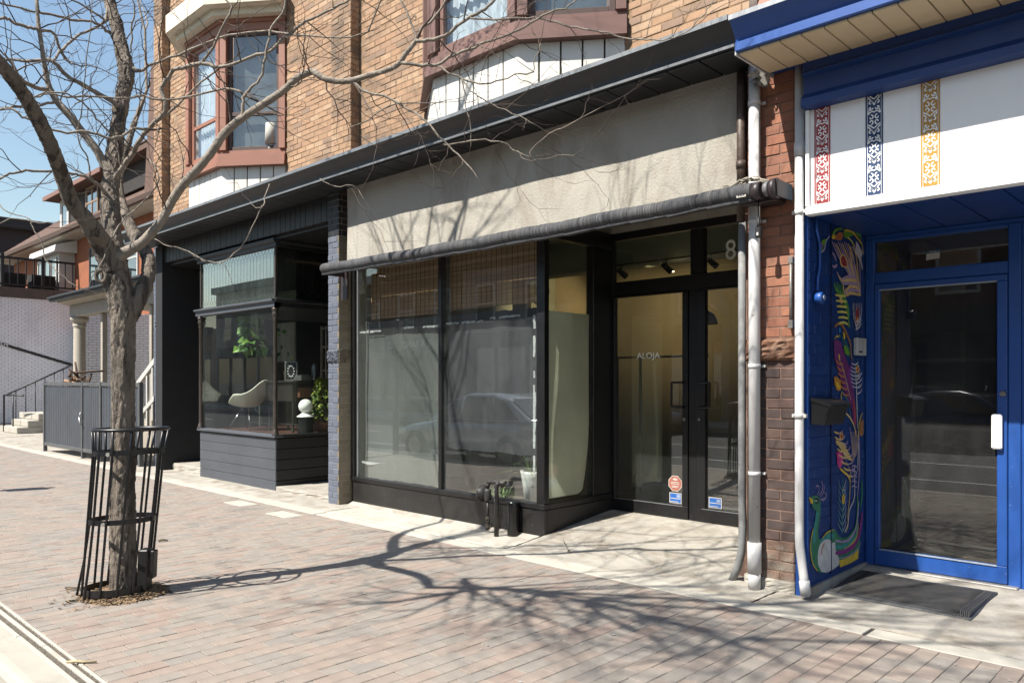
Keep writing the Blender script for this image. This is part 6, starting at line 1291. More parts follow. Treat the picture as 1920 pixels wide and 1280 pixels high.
for p in ([(-1.215, 1.13), (-1.205, 1.06), (-1.19, 1.03)], [(-1.225, 1.02), (-1.20, 1.045), (-1.17, 1.05)], [(-1.21, 1.0), (-1.19, 1.02), (-1.17, 1.0)]): ribbon(g, p, .016, EY-.0135)
g.build('paint_scrawl', m_sign, fr)
ax = box('shop_floor', mat('shop_floor', (.10,.075,.05), .7), BS, -2.35, 1.5, 6.69, 9.5, .0, .045)
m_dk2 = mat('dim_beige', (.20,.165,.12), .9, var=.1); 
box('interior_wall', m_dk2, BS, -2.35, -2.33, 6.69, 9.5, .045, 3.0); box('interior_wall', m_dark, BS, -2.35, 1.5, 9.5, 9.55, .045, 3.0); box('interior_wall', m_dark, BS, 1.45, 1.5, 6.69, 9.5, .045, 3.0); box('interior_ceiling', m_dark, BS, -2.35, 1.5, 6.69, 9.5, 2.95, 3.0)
g = MB()
for z in (.45, .8, 1.12, 1.42, 1.72): g.box(-2.32, -1.2, 7.6, 7.95, z, z+.025)
for x in (-2.3, -1.25): g.box(x, x+.03, 7.6, 7.95, .05, 1.9)
g.build('interior_shelf', mat('dim_shelf', (.08,.07,.06), .7), BS)
# mural
MC = dict(green=(.03,.16,.075), yellow=(.60,.40,.03), teal=(.035,.22,.19), white=(.52,.50,.47), rust=(.34,.115,.04), black=(.01,.01,.012), lav=(.30,.22,.35), purple=(.20,.025,.16), tealgrey=(.10,.22,.26), pale=(.36,.42,.44), maroon=(.24,.025,.03), pink=(.48,.04,.18), magenta=(.45,.02,.2), cream=(.55,.38,.15), orange=(.50,.20,.02), magenta2=(.13,.02,.12), purple2=(.16,.03,.22), olive=(.36,.28,.07), brownleaf=(.26,.115,.04), lav2=(.36,.34,.47), red=(.32,.04,.05), leaf=(.10,.24,.02), blue2=(.03,.17,.40), cream2=(.52,.46,.10), white2=(.40,.38,.44))
keys = list(MC); mu = MB(); q = 0
for c_, w, pts in MURAL:
    mu.cur = keys.index(c_); xx = -2.3455+q*.00002; q += 1
    if w == 0: mu.poly([(xx, y, z) for y, z in pts])
    else:
        # smooth the stroke
        P = [V((xx, y, z)) for y, z in pts]; S = []
        for i in range(len(P)-1):
            a, b = P[max(i-1, 0)], P[i]; c2, d = P[i+1], P[min(i+2, len(P)-1)]
            for k in range(5):
                t = k/5; S.append(.5*((2*b)+(-a+c2)*t+(2*a-5*b+4*c2-d)*t*t+(-a+3*b-3*c2+d)*t**3))
        S.append(P[-1]); n = len(S); Lr = []
        for i, p in enumerate(S):
            e = S[min(i+1, n-1)]-S[max(i-1, 0)]; e.normalize(); nn = V((0, -e.z, e.y)); ww = w/2*(.55+.45*math.sin(math.pi*min(1, (i+1)/n)))
            Lr.append((p+nn*ww, p-nn*ww))
        for i in range(n-1): mu.poly([Lr[i][0], Lr[i][1], Lr[i+1][1], Lr[i+1][0]])
mu.build('mural', [mat('mural_'+k, MC[k], .6, var=.18, scale=14, k=1.0) for k in keys], wl, 'painted peacock with long curling tail feathers up the blue wall')
# things on the blue wall
mbx = thing('wall_mailbox', 'black metal letterbox fixed to the blue wall below the painted feathers', 'mailbox', (-2.28, 5.68, 1.25))
g = MB(); yA, yB = 5.53, 5.88
g.extrude_y([(-2.345, 1.24), (-2.25, 1.235), (-2.215, 1.375), (-2.345, 1.41)], yA, yB); g.build('box', mat('black_mailbox', (.012,.012,.013), .32), mbx)
g = MB(); g.extrude_y([(-2.347, 1.405), (-2.20, 1.362), (-2.196, 1.383), (-2.22, 1.40), (-2.347, 1.43)], yA-.008, yB+.008); g.build('lid', mat('black_lid', (.016,.016,.017), .3), mbx)
mt_ = thing('utility_meter', 'round blue-painted meter with conduit on the blue wall by the slim pipe', 'meter', (-2.3, 5.58, 2.1))
g = MB(); g.tube([(-2.35, 5.60, 2.15), (-2.30, 5.60, 2.15), (-2.285, 5.60, 2.15)], [.036, .042, .036], 18); g.build('body', m_blue, mt_)
g = MB(); g.tube([(-2.285, 5.60, 2.15), (-2.275, 5.60, 2.15)], .018, 14); g.build('dial', mat('dial_pale', (.35,.42,.55), .5), mt_)
g = MB(); g.tube([(-2.335, 5.61, 2.20), (-2.335, 5.62, 2.30), (-2.335, 5.655, 2.38), (-2.335, 5.655, 2.55), (-2.335, 5.60, 2.64), (-2.335, 5.59, 2.73)], .011, 8); g.build('conduit', m_blue, mt_)
g = MB(); g.box(-2.347, -2.315, 6.33, 6.53, 1.755, 1.895, .005); g.cur = 1; g.box(-2.3145, -2.3135, 6.37, 6.44, 1.775, 1.79); g.box(-2.3145, -2.3135, 6.45, 6.452, 1.80, 1.88)
single(g, 'intercom_box', [mat('worn_white_plastic', (.62,.62,.61), .5, var=.08, scale=12), mat('label_ink', (.05,.05,.05), .6)], 'small white box on the muralled blue wall beside the door', 'box')
# door mat
mtt = thing('door_mat', 'worn grey rubber door mat before the blue door', 'mat', (-1.83, 6.0, .02))
def mz(x, y): return apron_z(x, y)
def sheet(mb, x0, x1, y0, y1, h, n=14):
    b = len(mb.v)
    for j in range(n+1):
        for i in range(n+1):
            x = x0+(x1-x0)*i/n; y = y0+(y1-y0)*j/n; mb.v.append((x+.006*math.sin(y*9), y+.004*math.sin(x*11), mz(x, y)+h+.0025*math.sin(x*8+y*5)))
    for j in range(n):
        for i in range(n): k = b+j*(n+1)+i; mb.face((k, k+1, k+n+2, k+n+1))
    ring = [b+i for i in range(n+1)]+[b+(j+1)*(n+1)-1 for j in range(1, n+1)]+[b+n*(n+1)+i for i in range(n-1, -1, -1)]+[b+j*(n+1) for j in range(n-1, 0, -1)]
    c0 = len(mb.v); mb.v += [(mb.v[k][0], mb.v[k][1], mb.v[k][2]-h-.004) for k in ring]; L = len(ring)
    for k in range(L): mb.face((c0+k, c0+(k+1) % L, ring[(k+1) % L], ring[k]))
g = MB(); g.smooth = True; sheet(g, -2.30, -1.36, 5.655, 6.36, .012); g.build('rubber_border', mat('grey_rubber', (.075,.078,.082), .75, var=.25, scale=6, speck=(.2,.2,.2), speck_sc=150, speck_amt=.64, stain=(.14,.14,.14), stain_sc=5), mtt)
g = MB(); g.smooth = True; sheet(g, -2.24, -1.44, 5.725, 6.31, .016); g.build('carpet_field', mat('mat_carpet', (.04,.04,.042), .95, var=.3, scale=9, speck=(.16,.145,.12), speck_sc=200, speck_amt=.62, stain=(.085,.075,.06), stain_sc=4, bump=.8, bscale=300), mtt)
g = MB()
for k in range(46):
    x = -2.22+k*.0182; g.box(x, x+.006, 5.668, 5.70, mz(x, 5.68)+.013, mz(x, 5.68)+.018)
for k in range(5): g.box(-1.425+k*.012, -1.42+k*.012, 5.68, 6.33, mz(-1.4, 5.7)+.015, mz(-1.4, 6.3)+.021)
g.build('tread_ribs', mat('rubber_rib', (.13,.13,.135), .7), mtt)

# ================================================================== THINGS IN THE LEFT SHOP'S DISPLAY
FZ = .772
ch = thing('shell_armchair', 'cream moulded shell armchair with thin metal legs in the left display window', 'chair', (-11.6, 6.05, FZ))
m_shell = mat('cream_shell', (.70,.66,.54), .45, var=.03, scale=3, k=.95); m_leg = mat('chrome_leg', (.5,.5,.5), .25, metal=1)
g = MB(); g.smooth = True; nu, nv = 30, 16; CC = V((-11.62, 6.0, 1.165)); fd = V((-.93, -.35, 0)).normalized(); sd_ = V((-fd.y, fd.x, 0))
for j in range(nv+1):
    v = j/nv
    for i in range(nu+1):
        u = i/nu*2*math.pi; cs, sn = math.cos(u), math.sin(u)   # cs > 0 : front, cs < 0 : back
        rim = .175 if cs < -.35 else 0; back = max(0, -cs); arm = max(0, 1-abs(cs)*1.35)
        h = (.40*back**1.6 + .20*arm + .035*max(0, cs))*v**1.7
        r_ = .06+.20*v**.62
        p = CC + fd*(r_*cs*(1.12 if cs > 0 else 1.0) - .10*back*v**2) + sd_*(r_*sn*1.22) + V((0,0,h - .03*(1-v)))
        g.v.append(tuple(p))
for j in range(nv):
    for i in range(nu): b = j*(nu+1)+i; g.face((b, b+1, b+nu+2, b+nu+1))
sh = g.build('seat_shell', m_shell, ch); sm = sh.modifiers.new('thickness', 'SOLIDIFY'); sm.thickness = .014
for a, b in ((.17, .15), (.17, -.15), (-.16, .14), (-.16, -.14)):
    MB().tube([tuple(CC+fd*(a*.35)+sd_*(b*.5)+V((0,0,-.04))), tuple(V((CC.x, CC.y, FZ+.004))+fd*(a*1.35)+sd_*(b*1.5))], .0075, 8).build('leg', m_leg, ch)
tb = thing('side_cabinet', 'dark wooden drawer cabinet on turned legs behind the corner post', 'cabinet', (-10.9, 6.3, FZ))
m_wood = mat('dark_oak', (.028,.02,.015), .45, var=.3, scale=5, stretch=(1,1,4))
MB().box(-11.3, -10.5, 6.12, 6.52, 1.24, 1.52, .006).build('drawer_case', m_wood, tb); MB().box(-11.33, -10.43, 6.08, 6.56, 1.525, 1.555, .006).build('top', m_wood, tb)
for x in (-11.25, -10.55):
    for y in (6.16, 6.48):
        pf = [(.02, FZ), (.026, FZ+.03)]; z = FZ+.03
        while z < 1.2: pf += [(.014, z+.008), (.024, z+.026), (.014, z+.044)]; z += .048
        MB().lathe(x, y, pf+[(.02, 1.24)], 10).build('turned_leg', m_wood, tb)
MB().box(-11.25, -10.55, 6.3, 6.33, .86, .89).build('stretcher', m_wood, tb); MB().box(-10.5, -10.43, 6.2, 6.4, 1.30, 1.45, .005).build('drawer_end', mat('rust_drawer', (.20,.09,.045), .6), tb)
fm = thing('framed_picture', 'small black frame with a ring of white petals on the cabinet', 'picture', (-10.65, 6.2, 1.556))
g = MB(); g.obox(V((-10.67, 6.2, 1.70)), V((.8, .6, 0)), V((-.6, .8, 0)), V((0,0,1)), .10, .012, .145, .004); g.build('frame', mat('silver_frame', (.35,.36,.34), .4, metal=.4), fm)
g = MB(); g.obox(V((-10.67, 6.2, 1.70))+V((.6,-.8,0))*.0125, V((.8,.6,0)), V((-.6,.8,0)), V((0,0,1)), .085, .001, .128); g.build('picture', mat('frame_black', (.01,.01,.01), .4), fm)
g = MB()
for k in range(12):
    a = k*.5236; c = V((-10.67, 6.2, 1.70))+V((.6,-.8,0))*.0145+V((.8,.6,0))*(.05*math.cos(a))+V((0,0,.082*math.sin(a))); d = V((.8,.6,0))*math.cos(a)*.014+V((0,0,math.sin(a)*.018)); n = V((.8,.6,0))*-math.sin(a)*.008+V((0,0,math.cos(a)*.008)); g.poly([c-d, c+n, c+d, c-n])
g.build('petals', m_sign, fm)
g = MB(); g.lathe(-10.42, 6.45, [(.04, 1.556), (.045, 1.60), (.045, 1.76), (.03, 1.80), (.012, 1.82)], 14); single(g, 'steel_flask', mat('grey_steel', (.25,.25,.24), .35, metal=.7), 'slim grey flask standing on the dark cabinet', 'flask')
g = MB(); g.box(-10.57, -10.35, 6.18, 6.36, 1.556, 1.60, .004); g.box(-10.55, -10.37, 6.19, 6.35, 1.601, 1.635, .004); single(g, 'stacked_books', mat('grey_books', (.09,.09,.085), .7, var=.3, scale=20), 'two grey books lying on the dark cabinet', 'books')
gl_ = thing('globe_lamp', 'white globe lamp on a flared white base set on a black block', 'lamp', (-10.26, 6.2, FZ))
MB().lathe(-10.26, 6.2, [(.13, 1.015), (.13, 1.025), (.09, 1.05), (.055, 1.075), (.05, 1.09)], 24).build('base', mat('white_ceramic', (.76,.74,.70), .3, var=.02, k=1), gl_)
s_ = MB(); s_.lathe(-10.26, 6.2, [(.105*math.sin(a*.2244)+.0005, 1.175-.105*math.cos(a*.2244)) for a in range(15)], 26); s_.build('globe', mat('opal_glass', (.76,.74,.70), .25, var=.02, k=1), gl_)
MB().lathe(-10.26, 6.2, [(.115, FZ), (.115, .80), (.105, .98), (.115, 1.012)], 22).build('stand', mat('black_stand', (.012,.012,.012), .5), gl_)
def leafy(name, lab, base, pot, cols, cx, n, rad, hgt, seed, size, cat='plant', potm=None, droop=.3):
    t = thing(name, lab, cat, base); r = random.Random(seed)
    if pot: MB().lathe(base[0], base[1], pot, 20).build('pot', potm, t)
    st = MB(); lv = MB(); lv.smooth = False
    for k in range(n):
        a = r.uniform(0, 6.283); q = rad*math.sqrt(r.random()); h = hgt*r.random()**.8
        sh_ = (1-.55*(h/hgt)**2) if hgt > 0 else (1-.3*(h/hgt)**2)
        c = V((cx[0]+q*sh_*math.cos(a), cx[1]+q*sh_*math.sin(a), cx[2]+h)); d = V((math.cos(a)+r.uniform(-.6,.6), math.sin(a)+r.uniform(-.6,.6), r.uniform(-.9, .5)-droop)).normalized(); s = size*r.uniform(.6, 1.2)
        n_ = d.cross(V((r.uniform(-1,1), r.uniform(-1,1), 1))).normalized()*s*.42; up_ = n_.cross(d).normalized()*s*.12
        lv.cur = r.randrange(len(cols)); lv.poly([c, c+d*s*.45+n_+up_, c+d*s, c+d*s*.45-n_+up_])
        if k % 9 == 0: st.tube([(cx[0], cx[1], cx[2]-.05), tuple(V((cx[0], cx[1], cx[2]))*.4+c*.6+V((0,0,.03))), tuple(c)], [.005, .004, .002], 4)
    st.build('stems', mat('plant_stem', (.16,.11,.06), .8), t)
    lv.build('foliage', cols, t); return t
LG = [mat('lime_leaf', (.24,.30,.035), .5, var=.25, scale=20), mat('lime_leaf_2', (.32,.36,.05), .5, var=.25, scale=20), mat('mid_leaf', (.12,.20,.03), .5, var=.25, scale=20)]
leafy('bushy_plant', 'bushy yellow-green plant in a terracotta pot by the blue-grey pier', (-10.24, 6.5, FZ), [(.09, FZ), (.12, FZ+.14), (.13, FZ+.16), (.11, FZ+.16)], LG, (-10.24, 6.5, FZ+.17), 900, .175, .66, 5, .065, potm=mat('terracotta', (.33,.13,.07), .8))
DG = [mat('vine_leaf', (.10,.24,.03), .45, var=.25, scale=20), mat('vine_leaf_2', (.16,.32,.04), .45, var=.25, scale=20), mat('vine_leaf_3', (.04,.11,.02), .45, var=.25, scale=20)]
leafy('hanging_plant', 'hanging vine with broad green leaves at the top of the display window', (-11.16, 5.78, 1.95), None, DG, (-11.16, 5.80, 1.98), 80, .15, .58, 8, .17, droop=.9)
leafy('climbing_plant', 'sparse climbing plant rising from a rust pot behind the corner post', (-10.95, 6.3, 1.556), [(.05, 1.556), (.07, 1.68), (.075, 1.70), (.06, 1.70)], DG, (-11.05, 6.25, 1.9), 16, .15, .5, 9, .10, potm=mat('rust_pot', (.25,.09,.05), .8), droop=.8)
cu = MB(); cu.smooth = True
for k in range(61): x = -13.2+k*.013; y = 7.3+.03*math.sin(k*1.1); cu.v += [(x, y, 1.9), (x, y, 2.6)]
for k in range(60): cu.face((2*k, 2*k+2, 2*k+3, 2*k+1))
single(cu, 'pale_curtain', mat('pale_linen', (.40,.38,.32), .9), 'pale pleated curtain hanging behind the hanging vine', 'curtain')

# ================================================================== STREET TREE
m_bark = mat('locust_bark', (.30,.25,.20), .92, var=.35, scale=9, stretch=(1,1,.35), stain=(.085,.068,.055), stain_sc=7, stain_st=(2.4,2.4,.45), stain_lo=.48, stain_hi=.59, bump=1, bscale=26, bdist=.05, bstretch=(1,1,.28), speck=(.52,.45,.37), speck_sc=150, speck_amt=.66)
m_bark2 = mat('smooth_bark', (.38,.325,.265), .85, var=.22, scale=16, stain=(.17,.138,.11), stain_sc=11, stain_lo=.56, stain_hi=.74, bump=.8, bscale=60, bdist=.012)
m_twig = mat('twig_bark', (.13,.095,.075), .8, var=.3, scale=18)
tr = thing('street_tree', 'bare street tree with forking trunk and crooked branches in front of the shops', 'tree', (-5.98, 2.12, 0))
def spline(pts, sub):
    out = []; P = [V(p[:3]) for p in pts]; r = [p[3] for p in pts]
    for i in range(len(P)-1):
        a, b = P[max(i-1,0)], P[i]; c, d = P[i+1], P[min(i+2, len(P)-1)]
        for k in range(sub):
            t = k/sub; q = .5*((2*b)+(-a+c)*t+(2*a-5*b+4*c-d)*t*t+(-a+3*b-3*c+d)*t**3); out.append((q, r[i]*(1-t)+r[i+1]*t))
    out.append((P[-1], r[-1])); return out
from mathutils import noise as mnoise
def rough_bark(mb, amp, fz=15.0, fr=52.0):
    me = MB(); vs = [V(v) for v in mb.v]; nr = [V((0,0,0)) for _ in vs]
    for f in mb.f:
        a, b, c = vs[f[0]], vs[f[1]], vs[f[2]]; n = (b-a).cross(c-a)
        for i in f: nr[i] += n
    for i, v in enumerate(vs):
        q = V((v.x*fr, v.y*fr, v.z*fz)); h = abs(mnoise.noise(q))*1.3+.5*abs(mnoise.noise(q*2.3))-.45+.35*mnoise.noise(V((v.x*11, v.y*11, v.z*4)))
        if nr[i].length > 0: mb.v[i] = tuple(v+nr[i].normalized()*(amp*h))
def bark_jit(seed, amp):
    rr = random.Random(seed); ph = [rr.uniform(0, 6.28) for _ in range(12)]
    def j(i, k):
        a = k*.31416*2
        return 1+amp*(.5*math.sin(3*k*.26+ph[0]+i*.05)+.55*math.sin(7*k*.26+ph[1]+.25*math.sin(i*.11+ph[3]))+.35*math.sin(11*k*.26+i*.22+ph[2])+.3*math.sin(i*.37+ph[4]))+rr.uniform(-amp, amp)*.55
    return j
rt = random.Random(31); tw = MB(); spawn = []
for bi, (kind, pts) in enumerate(TREE):
    sub = 26 if kind == 'trunk' else (14 if kind == 'limb' else 3)
    sp = spline(pts, sub)
    if kind == 'branch':   # crooked, knotty growth
        sp = [(p+V((rt.uniform(-1,1), rt.uniform(-1,1), rt.uniform(-1,1)))*(.006 if 0 < i < len(sp)-1 else 0), r*rt.uniform(.92, 1.12)) for i, (p, r) in enumerate(sp)]
    n = 64 if kind == 'trunk' else (36 if bi < 4 else (18 if kind == 'limb' else 7))
    g = MB(); g.tube([p for p, r in sp], [r for p, r in sp], n, True)
    if kind != 'branch': rough_bark(g, .013 if bi == 0 else (.009 if bi < 3 else .004))
    g.build(kind, m_bark if bi < 3 else m_bark2, tr)
    if kind == 'trunk': sp = [q for q in sp if q[0].z > 3.4]
    spawn.append((kind, sp))
# knot scar on the trunk
kc = V((-6.035, 1.995, 2.303)); g = MB()
g.tube([tuple(kc+CAMR*(.036*math.cos(a*.3307))+V((0,0,.042*math.sin(a*.3307)))-CAMF*.03) for a in range(20)], .015, 8, False); g.build('knot', m_bark, tr)
def twig(p, d, L, r, lev):
    n = max(3, int(L/.075)); pts = [p]; rad = [r]; cur = p.copy(); d = d.normalized(); side = d.cross(V((rt.uniform(-1,1), rt.uniform(-1,1), rt.uniform(-1,1)))).normalized()
    kids = []; bend = V((rt.uniform(-1,1), rt.uniform(-1,1), rt.uniform(-.6,.9)))
    for k in range(n):
        zig = side*(.17 if k % 2 else -.17)
        dd = (d+zig+V((rt.uniform(-.13,.13), rt.uniform(-.13,.13), rt.uniform(-.13,.13)))).normalized()
        d = (d+bend*.11+V((rt.uniform(-.10,.10), rt.uniform(-.10,.10), rt.uniform(-.08,.08)))).normalized()
        cur = cur+dd*(L/n); pts.append(cur.copy()); rad.append(r*(1-.72*(k+1)/n))
        if lev < 2 and k > 0 and rt.random() < (.36 if lev == 0 else .22): kids.append((cur.copy(), d.copy(), rad[-1]))
        elif rt.random() < .35: kids.append((cur.copy(), None, rad[-1]))
    tw.tube(pts, rad, 5 if lev == 0 else 4, False)
    for (q, dq, rq) in kids:
        if dq is None:   # bud spur
            e = V((rt.uniform(-1,1), rt.uniform(-1,1), rt.uniform(-1,1))).normalized(); tw.tube([q, q+e*.014], [rq*1.1, rq*.5], 4, False)
        else:
            e = (dq*.75+V((rt.uniform(-1,1), rt.uniform(-1,1), rt.uniform(-.7,.7)))).normalized(); twig(q, e, L*rt.uniform(.3,.55), max(.0015, rq*.8), lev+1)
for bi, (kind, sp) in enumerate(spawn):
    acc = .0; sp = sp[::(5 if kind == 'trunk' else 3)] if kind != 'branch' else sp; gap = {'trunk': .2, 'limb': .16, 'branch': .135}[kind]
    for i in range(2, len(sp)-1):
        p, r = sp[i]; acc += (sp[i][0]-sp[i-1][0]).length
        if p.z < 2.75 or (kind == 'limb' and r > .045): continue
        if acc > gap:
            acc = rt.uniform(-.06, .03); t = (sp[i+1][0]-p).normalized(); e = t.orthogonal().normalized(); e.rotate(Matrix.Rotation(rt.uniform(0, 6.28), 3, t))
            dd = (t*.55+e+V((0,0,.10))).normalized()
            if p.y > 4.0: dd.y = min(dd.y, .1)
            twig(p, dd, rt.uniform(.2, .95)*(1.1 if r > .012 else .85), min(.0055, max(.0024, r*.48)), 0)
    p, r = sp[-1]
    if kind != 'trunk' and r < .02: twig(p, (sp[-1][0]-sp[-3][0]).normalized(), rt.uniform(.15, .35), r*.9, 1)
tw.build('twigs', m_twig, tr, kind='stuff')

# crown above the picture: its shadow falls on the stucco, the bricks and the pavement
cr = MB()
def grow(p, d, L, r, lev):
    n = 7; pts = [p]; rad = [r]; cur = p.copy(); d = d.normalized()
    for k in range(n):
        d = (d+V((rt.uniform(-.22,.22), rt.uniform(-.22,.22), rt.uniform(-.12,.2)))).normalized(); cur = cur+d*(L/n); pts.append(cur.copy()); rad.append(max(.002, r*(1-.8*(k+1)/n)))
        if lev < 2 and k > 0 and rt.random() < .85:
            e = (d*.9+V((rt.uniform(-1,1), rt.uniform(-1,1), rt.uniform(-.5,.6)))).normalized(); grow(cur.copy(), e, L*rt.uniform(.4,.65), rad[-1]*.7, lev+1)
    cr.tube(pts, rad, 6 if lev == 0 else 4, False)
for kind, sp in spawn:
    p, r = sp[-1]
    if p.z > 4.0 and r > .002:
        d = (sp[-1][0]-sp[-4][0]).normalized()+V((rt.uniform(-.3,.3), rt.uniform(-.4,.2), .9)); d.y = min(d.y, .45*d.z)
        grow(p, d, rt.uniform(1.0, 1.7) if r < .01 else 2.2, max(.007, min(.03, r)), 0)
tp_ = spawn[0][1]
tp_ = tp_[::4]
for q, d, L, r in ((-1, (.7, .2, 1), 2.4, .02), (-1, (-.5, .35, 1), 2.2, .02), (-7, (.9, .5, .9), 2.4, .03), (-9, (-.8, .2, 1), 2.2, .018), (-4, (1.2, .1, .9), 2.6, .032), (-12, (.9, .3, 1.1), 2.6, .02)): grow(tp_[q][0], V(d), L, r, 0)
nodes = [(-5.3, 1.0, 4.0), (-5.05, .62, 4.4), (-4.95, .45, 4.75), (-4.85, .25, 5.1), (-4.6, -.15, 5.8), (-4.4, .6, 4.75), (-3.7, .75, 5.1), (-4.1, 0, 5.5), (-3.4, -.2, 5.8)]
for k in range(46):
    p = V(nodes[k % len(nodes)]); a = rt.uniform(-1.7, 1.1); d = V((math.cos(a), math.sin(a)*.9, rt.uniform(.12, .6)))
    grow(p, d, rt.uniform(1.3, 2.6), rt.uniform(.010, .020) if k > 8 else .03, 0)
cr.build('crown_branches', m_bark2, tr, kind='stuff')
# ================================================================== TREE GUARD
m_gd = mat('black_guard_paint', (.012,.012,.014), .38, var=.2, scale=10, stain=(.05,.045,.04), stain_sc=14, stain_lo=.64, stain_hi=.8)
tg = thing('tree_guard', 'tall black steel bar guard standing askew round the tree trunk', 'tree guard', (-6.02, 2.08, 0))
def gc(z): t = z/1.2; return V((-6.022+.078*t, 2.077+.078*t, z))
def ring_band(z, r, h, nm):
    g = MB(); n = 40; c = gc(z); b = 0
    for k in range(n):
        a = 2*math.pi*k/n; ca, sa = math.cos(a), math.sin(a); tilt = .012*ca
        for (rr, zz) in ((r, -h/2), (r+.005, -h/2), (r+.005, h/2), (r, h/2)): g.v.append((c.x+rr*ca, c.y+rr*sa, c.z+zz+tilt))
    for k in range(n):
        k2 = (k+1) % n
        for q in range(4): q2 = (q+1) % 4; g.face((k*4+q, k2*4+q, k2*4+q2, k*4+q2))
    return g.build(nm, m_gd, tg)
ring_band(.045, .215, .05, 'bottom_band'); ring_band(.545, .222, .036, 'band'); ring_band(1.035, .232, .036, 'band')
g = MB(); c = gc(1.2); g.tube([(c.x+.252*math.cos(a*.15708), c.y+.252*math.sin(a*.15708), c.z+.006*math.cos(a*.157)) for a in range(41)], .0125, 8, False); g.build('top_ring', m_gd, tg)
NB = 13
for k in range(NB):
    a = 2*math.pi*k/NB+.15; out = V((math.cos(a), math.sin(a), 0)); p = []
    for z in (0.0, .05, .25, .545, .8, 1.035, 1.2):
        rr = .222+.01*(z/1.0) + (.018 if z > 1.1 else 0)
        leftish = max(0, -out.dot(CAMR)); rr += .05*leftish*max(0, 1-z/.5)**1.5 if k % 2 == 0 else 0
        p.append(gc(z)+out*rr)
    MB().tube(p, .0092, 8).build('bar', m_gd, tg)
for z, a in ((1.035, 4.45), (.545, 4.5)):
    q = gc(z); g = MB(); d = V((math.cos(a+.9), math.sin(a+.9), 0)); g.tube([tuple(q+d*.232), tuple(q+d*.246)], .014, 12); g.build('bolt', mat('zinc_bolt', (.6,.58,.52), .4, metal=.5), tg)
g = MB(); q = V((-5.86, 2.22, .02)); g.obox(q+V((0,0,.16)), V((.72,.69,.0)), V((-.69,.72,0)), V((.03,.03,1)).normalized(), .036, .05, .15, .008); g.obox(q+V((.045,.045,.2)), V((.72,.69,0)), V((-.69,.72,0)), V((.03,.03,1)).normalized(), .012, .035, .10, .004)
single(g, 'black_power_box', mat('black_plastic_box', (.012,.012,.013), .45), 'small black box leaning inside the tree guard at the trunk foot', 'box')

# ================================================================== FENCE AND GATE LEFT OF THE SHOPS
m_fen = mat('slate_corrugated_steel', (.105,.118,.138), .5, var=.08, scale=3, stain=(.085,.092,.105), stain_sc=1.5, stain_st=(3,3,.4)); m_fr = mat('grey_steel_frame', (.12,.125,.13), .5, var=.2, scale=6, stain=(.16,.12,.09), stain_sc=6, stain_lo=.66)
fn = thing('metal_gate', 'grey corrugated steel gate and fence panels before the porch house', 'gate', (-16.8, 5.3, 0))
fp = [V((-19.4, 5.215, 0)), V((-17.05, 5.26, 0)), V((-16.1, 5.29, 0)), V((-14.62, 5.46, 0))]
for p in fp: MB().box(p.x-.035, p.x+.035, p.y-.035, p.y+.035, 0, 1.53, .006).build('post', m_fr, fn)
for a, b in zip(fp[:-1], fp[1:]):
    e = (b-a); L = e.length; e.normalize(); n = V((e.y, -e.x, 0)); g = MB(); k = 0; s0 = .05; N = int((L-.1)/.028); prev = None
    for i in range(N+1):
        o = n*(.012 if (i//1) % 4 in (0, 1) else -.008); q = a+e*(s0+(L-.1)*i/N)+o; g.v += [(q.x, q.y, .20), (q.x, q.y, 1.44)]
    for i in range(N): g.face((2*i, 2*i+2, 2*i+3, 2*i+1))
    g.build('corrugated_panel', m_fen, fn)
    for z, h in ((1.485, .035), (.165, .035)): MB().obox((a+b)/2+V((0,0,z)), e, -n, V((0,0,1)), L/2-.038, .028, h, .004).build('rail', m_fr, fn)
g = MB(); q = fp[1]+V((0,-.05,0)); g.tube([(q.x, q.y, .93), (q.x+.03, q.y-.02, .86), (q.x-.05, q.y-.02, .80)], .012, 6); g.tube([(q.x-.02, q.y-.02, .84), (q.x+.01, q.y-.02, .74), (q.x+.06, q.y-.02, .68)], .014, 6); g.build('latch', mat('pale_latch', (.6,.6,.6), .4, metal=.5), fn)
wd = MB(); rw_ = random.Random(3)
for k in range(34):
    c = V((-19.8+rw_.uniform(-.35,.35), 6.0+rw_.uniform(-.15,.15), 1.30+abs(rw_.gauss(0,.22)))); d = V((rw_.uniform(-1,1), rw_.uniform(-.5,.5), rw_.uniform(-.3,1.2))).normalized()*rw_.uniform(.12,.36); wd.cur = rw_.randrange(2); wd.tube([tuple(c-d), tuple(c+d)], [.03, .022], 5)
for k in range(8): wd.tube([(-19.9+k*.1, 6.05, .1), (-19.9+k*.1, 6.0, 1.35)], .05, 6)
single(wd, 'log_pile', [mat('split_wood', (.40,.24,.13), .9, var=.3, scale=9), mat('old_bark', (.10,.06,.04), .9)], 'heap of split reddish firewood showing above the grey gate', 'firewood')

# ================================================================== PORCH HOUSE
PH = thing('porch_house', 'red brick house with dormer, brown roof and front porch behind the grey gate', 'house', (-28, 8, 0))
m_hbr = mat('house_red_brick', (.40,.135,.06), .9, var=.2, scale=9, stretch=(4,4,13), stain=(.30,.10,.05), stain_sc=2); m_hw = mat('house_white_brick', (.60,.60,.62), .8, var=.08, scale=7, stretch=(4,4,13))
m_cr2 = mat('porch_cream', (.52,.47,.39), .7, var=.08); m_rf = mat('brown_shingles', (.15,.085,.062), .9, var=.22, scale=7, stretch=(3,1,1), stain=(.20,.12,.09), stain_sc=3); m_gut = mat('brown_gutter', (.10,.05,.035), .5); m_dgut = mat('dark_gutter', (.035,.04,.045), .5)
m_wtr = mat('house_white_trim', (.72,.70,.66), .6, var=.05); g_house = glass_mat('house_glass', (.5,.55,.6), .03, (.4,.45,.5), 2.2)
HY_ = 10.0
box('wall', m_hbr, PH, -42, -14.7, HY_, 16, 0, 7.0)
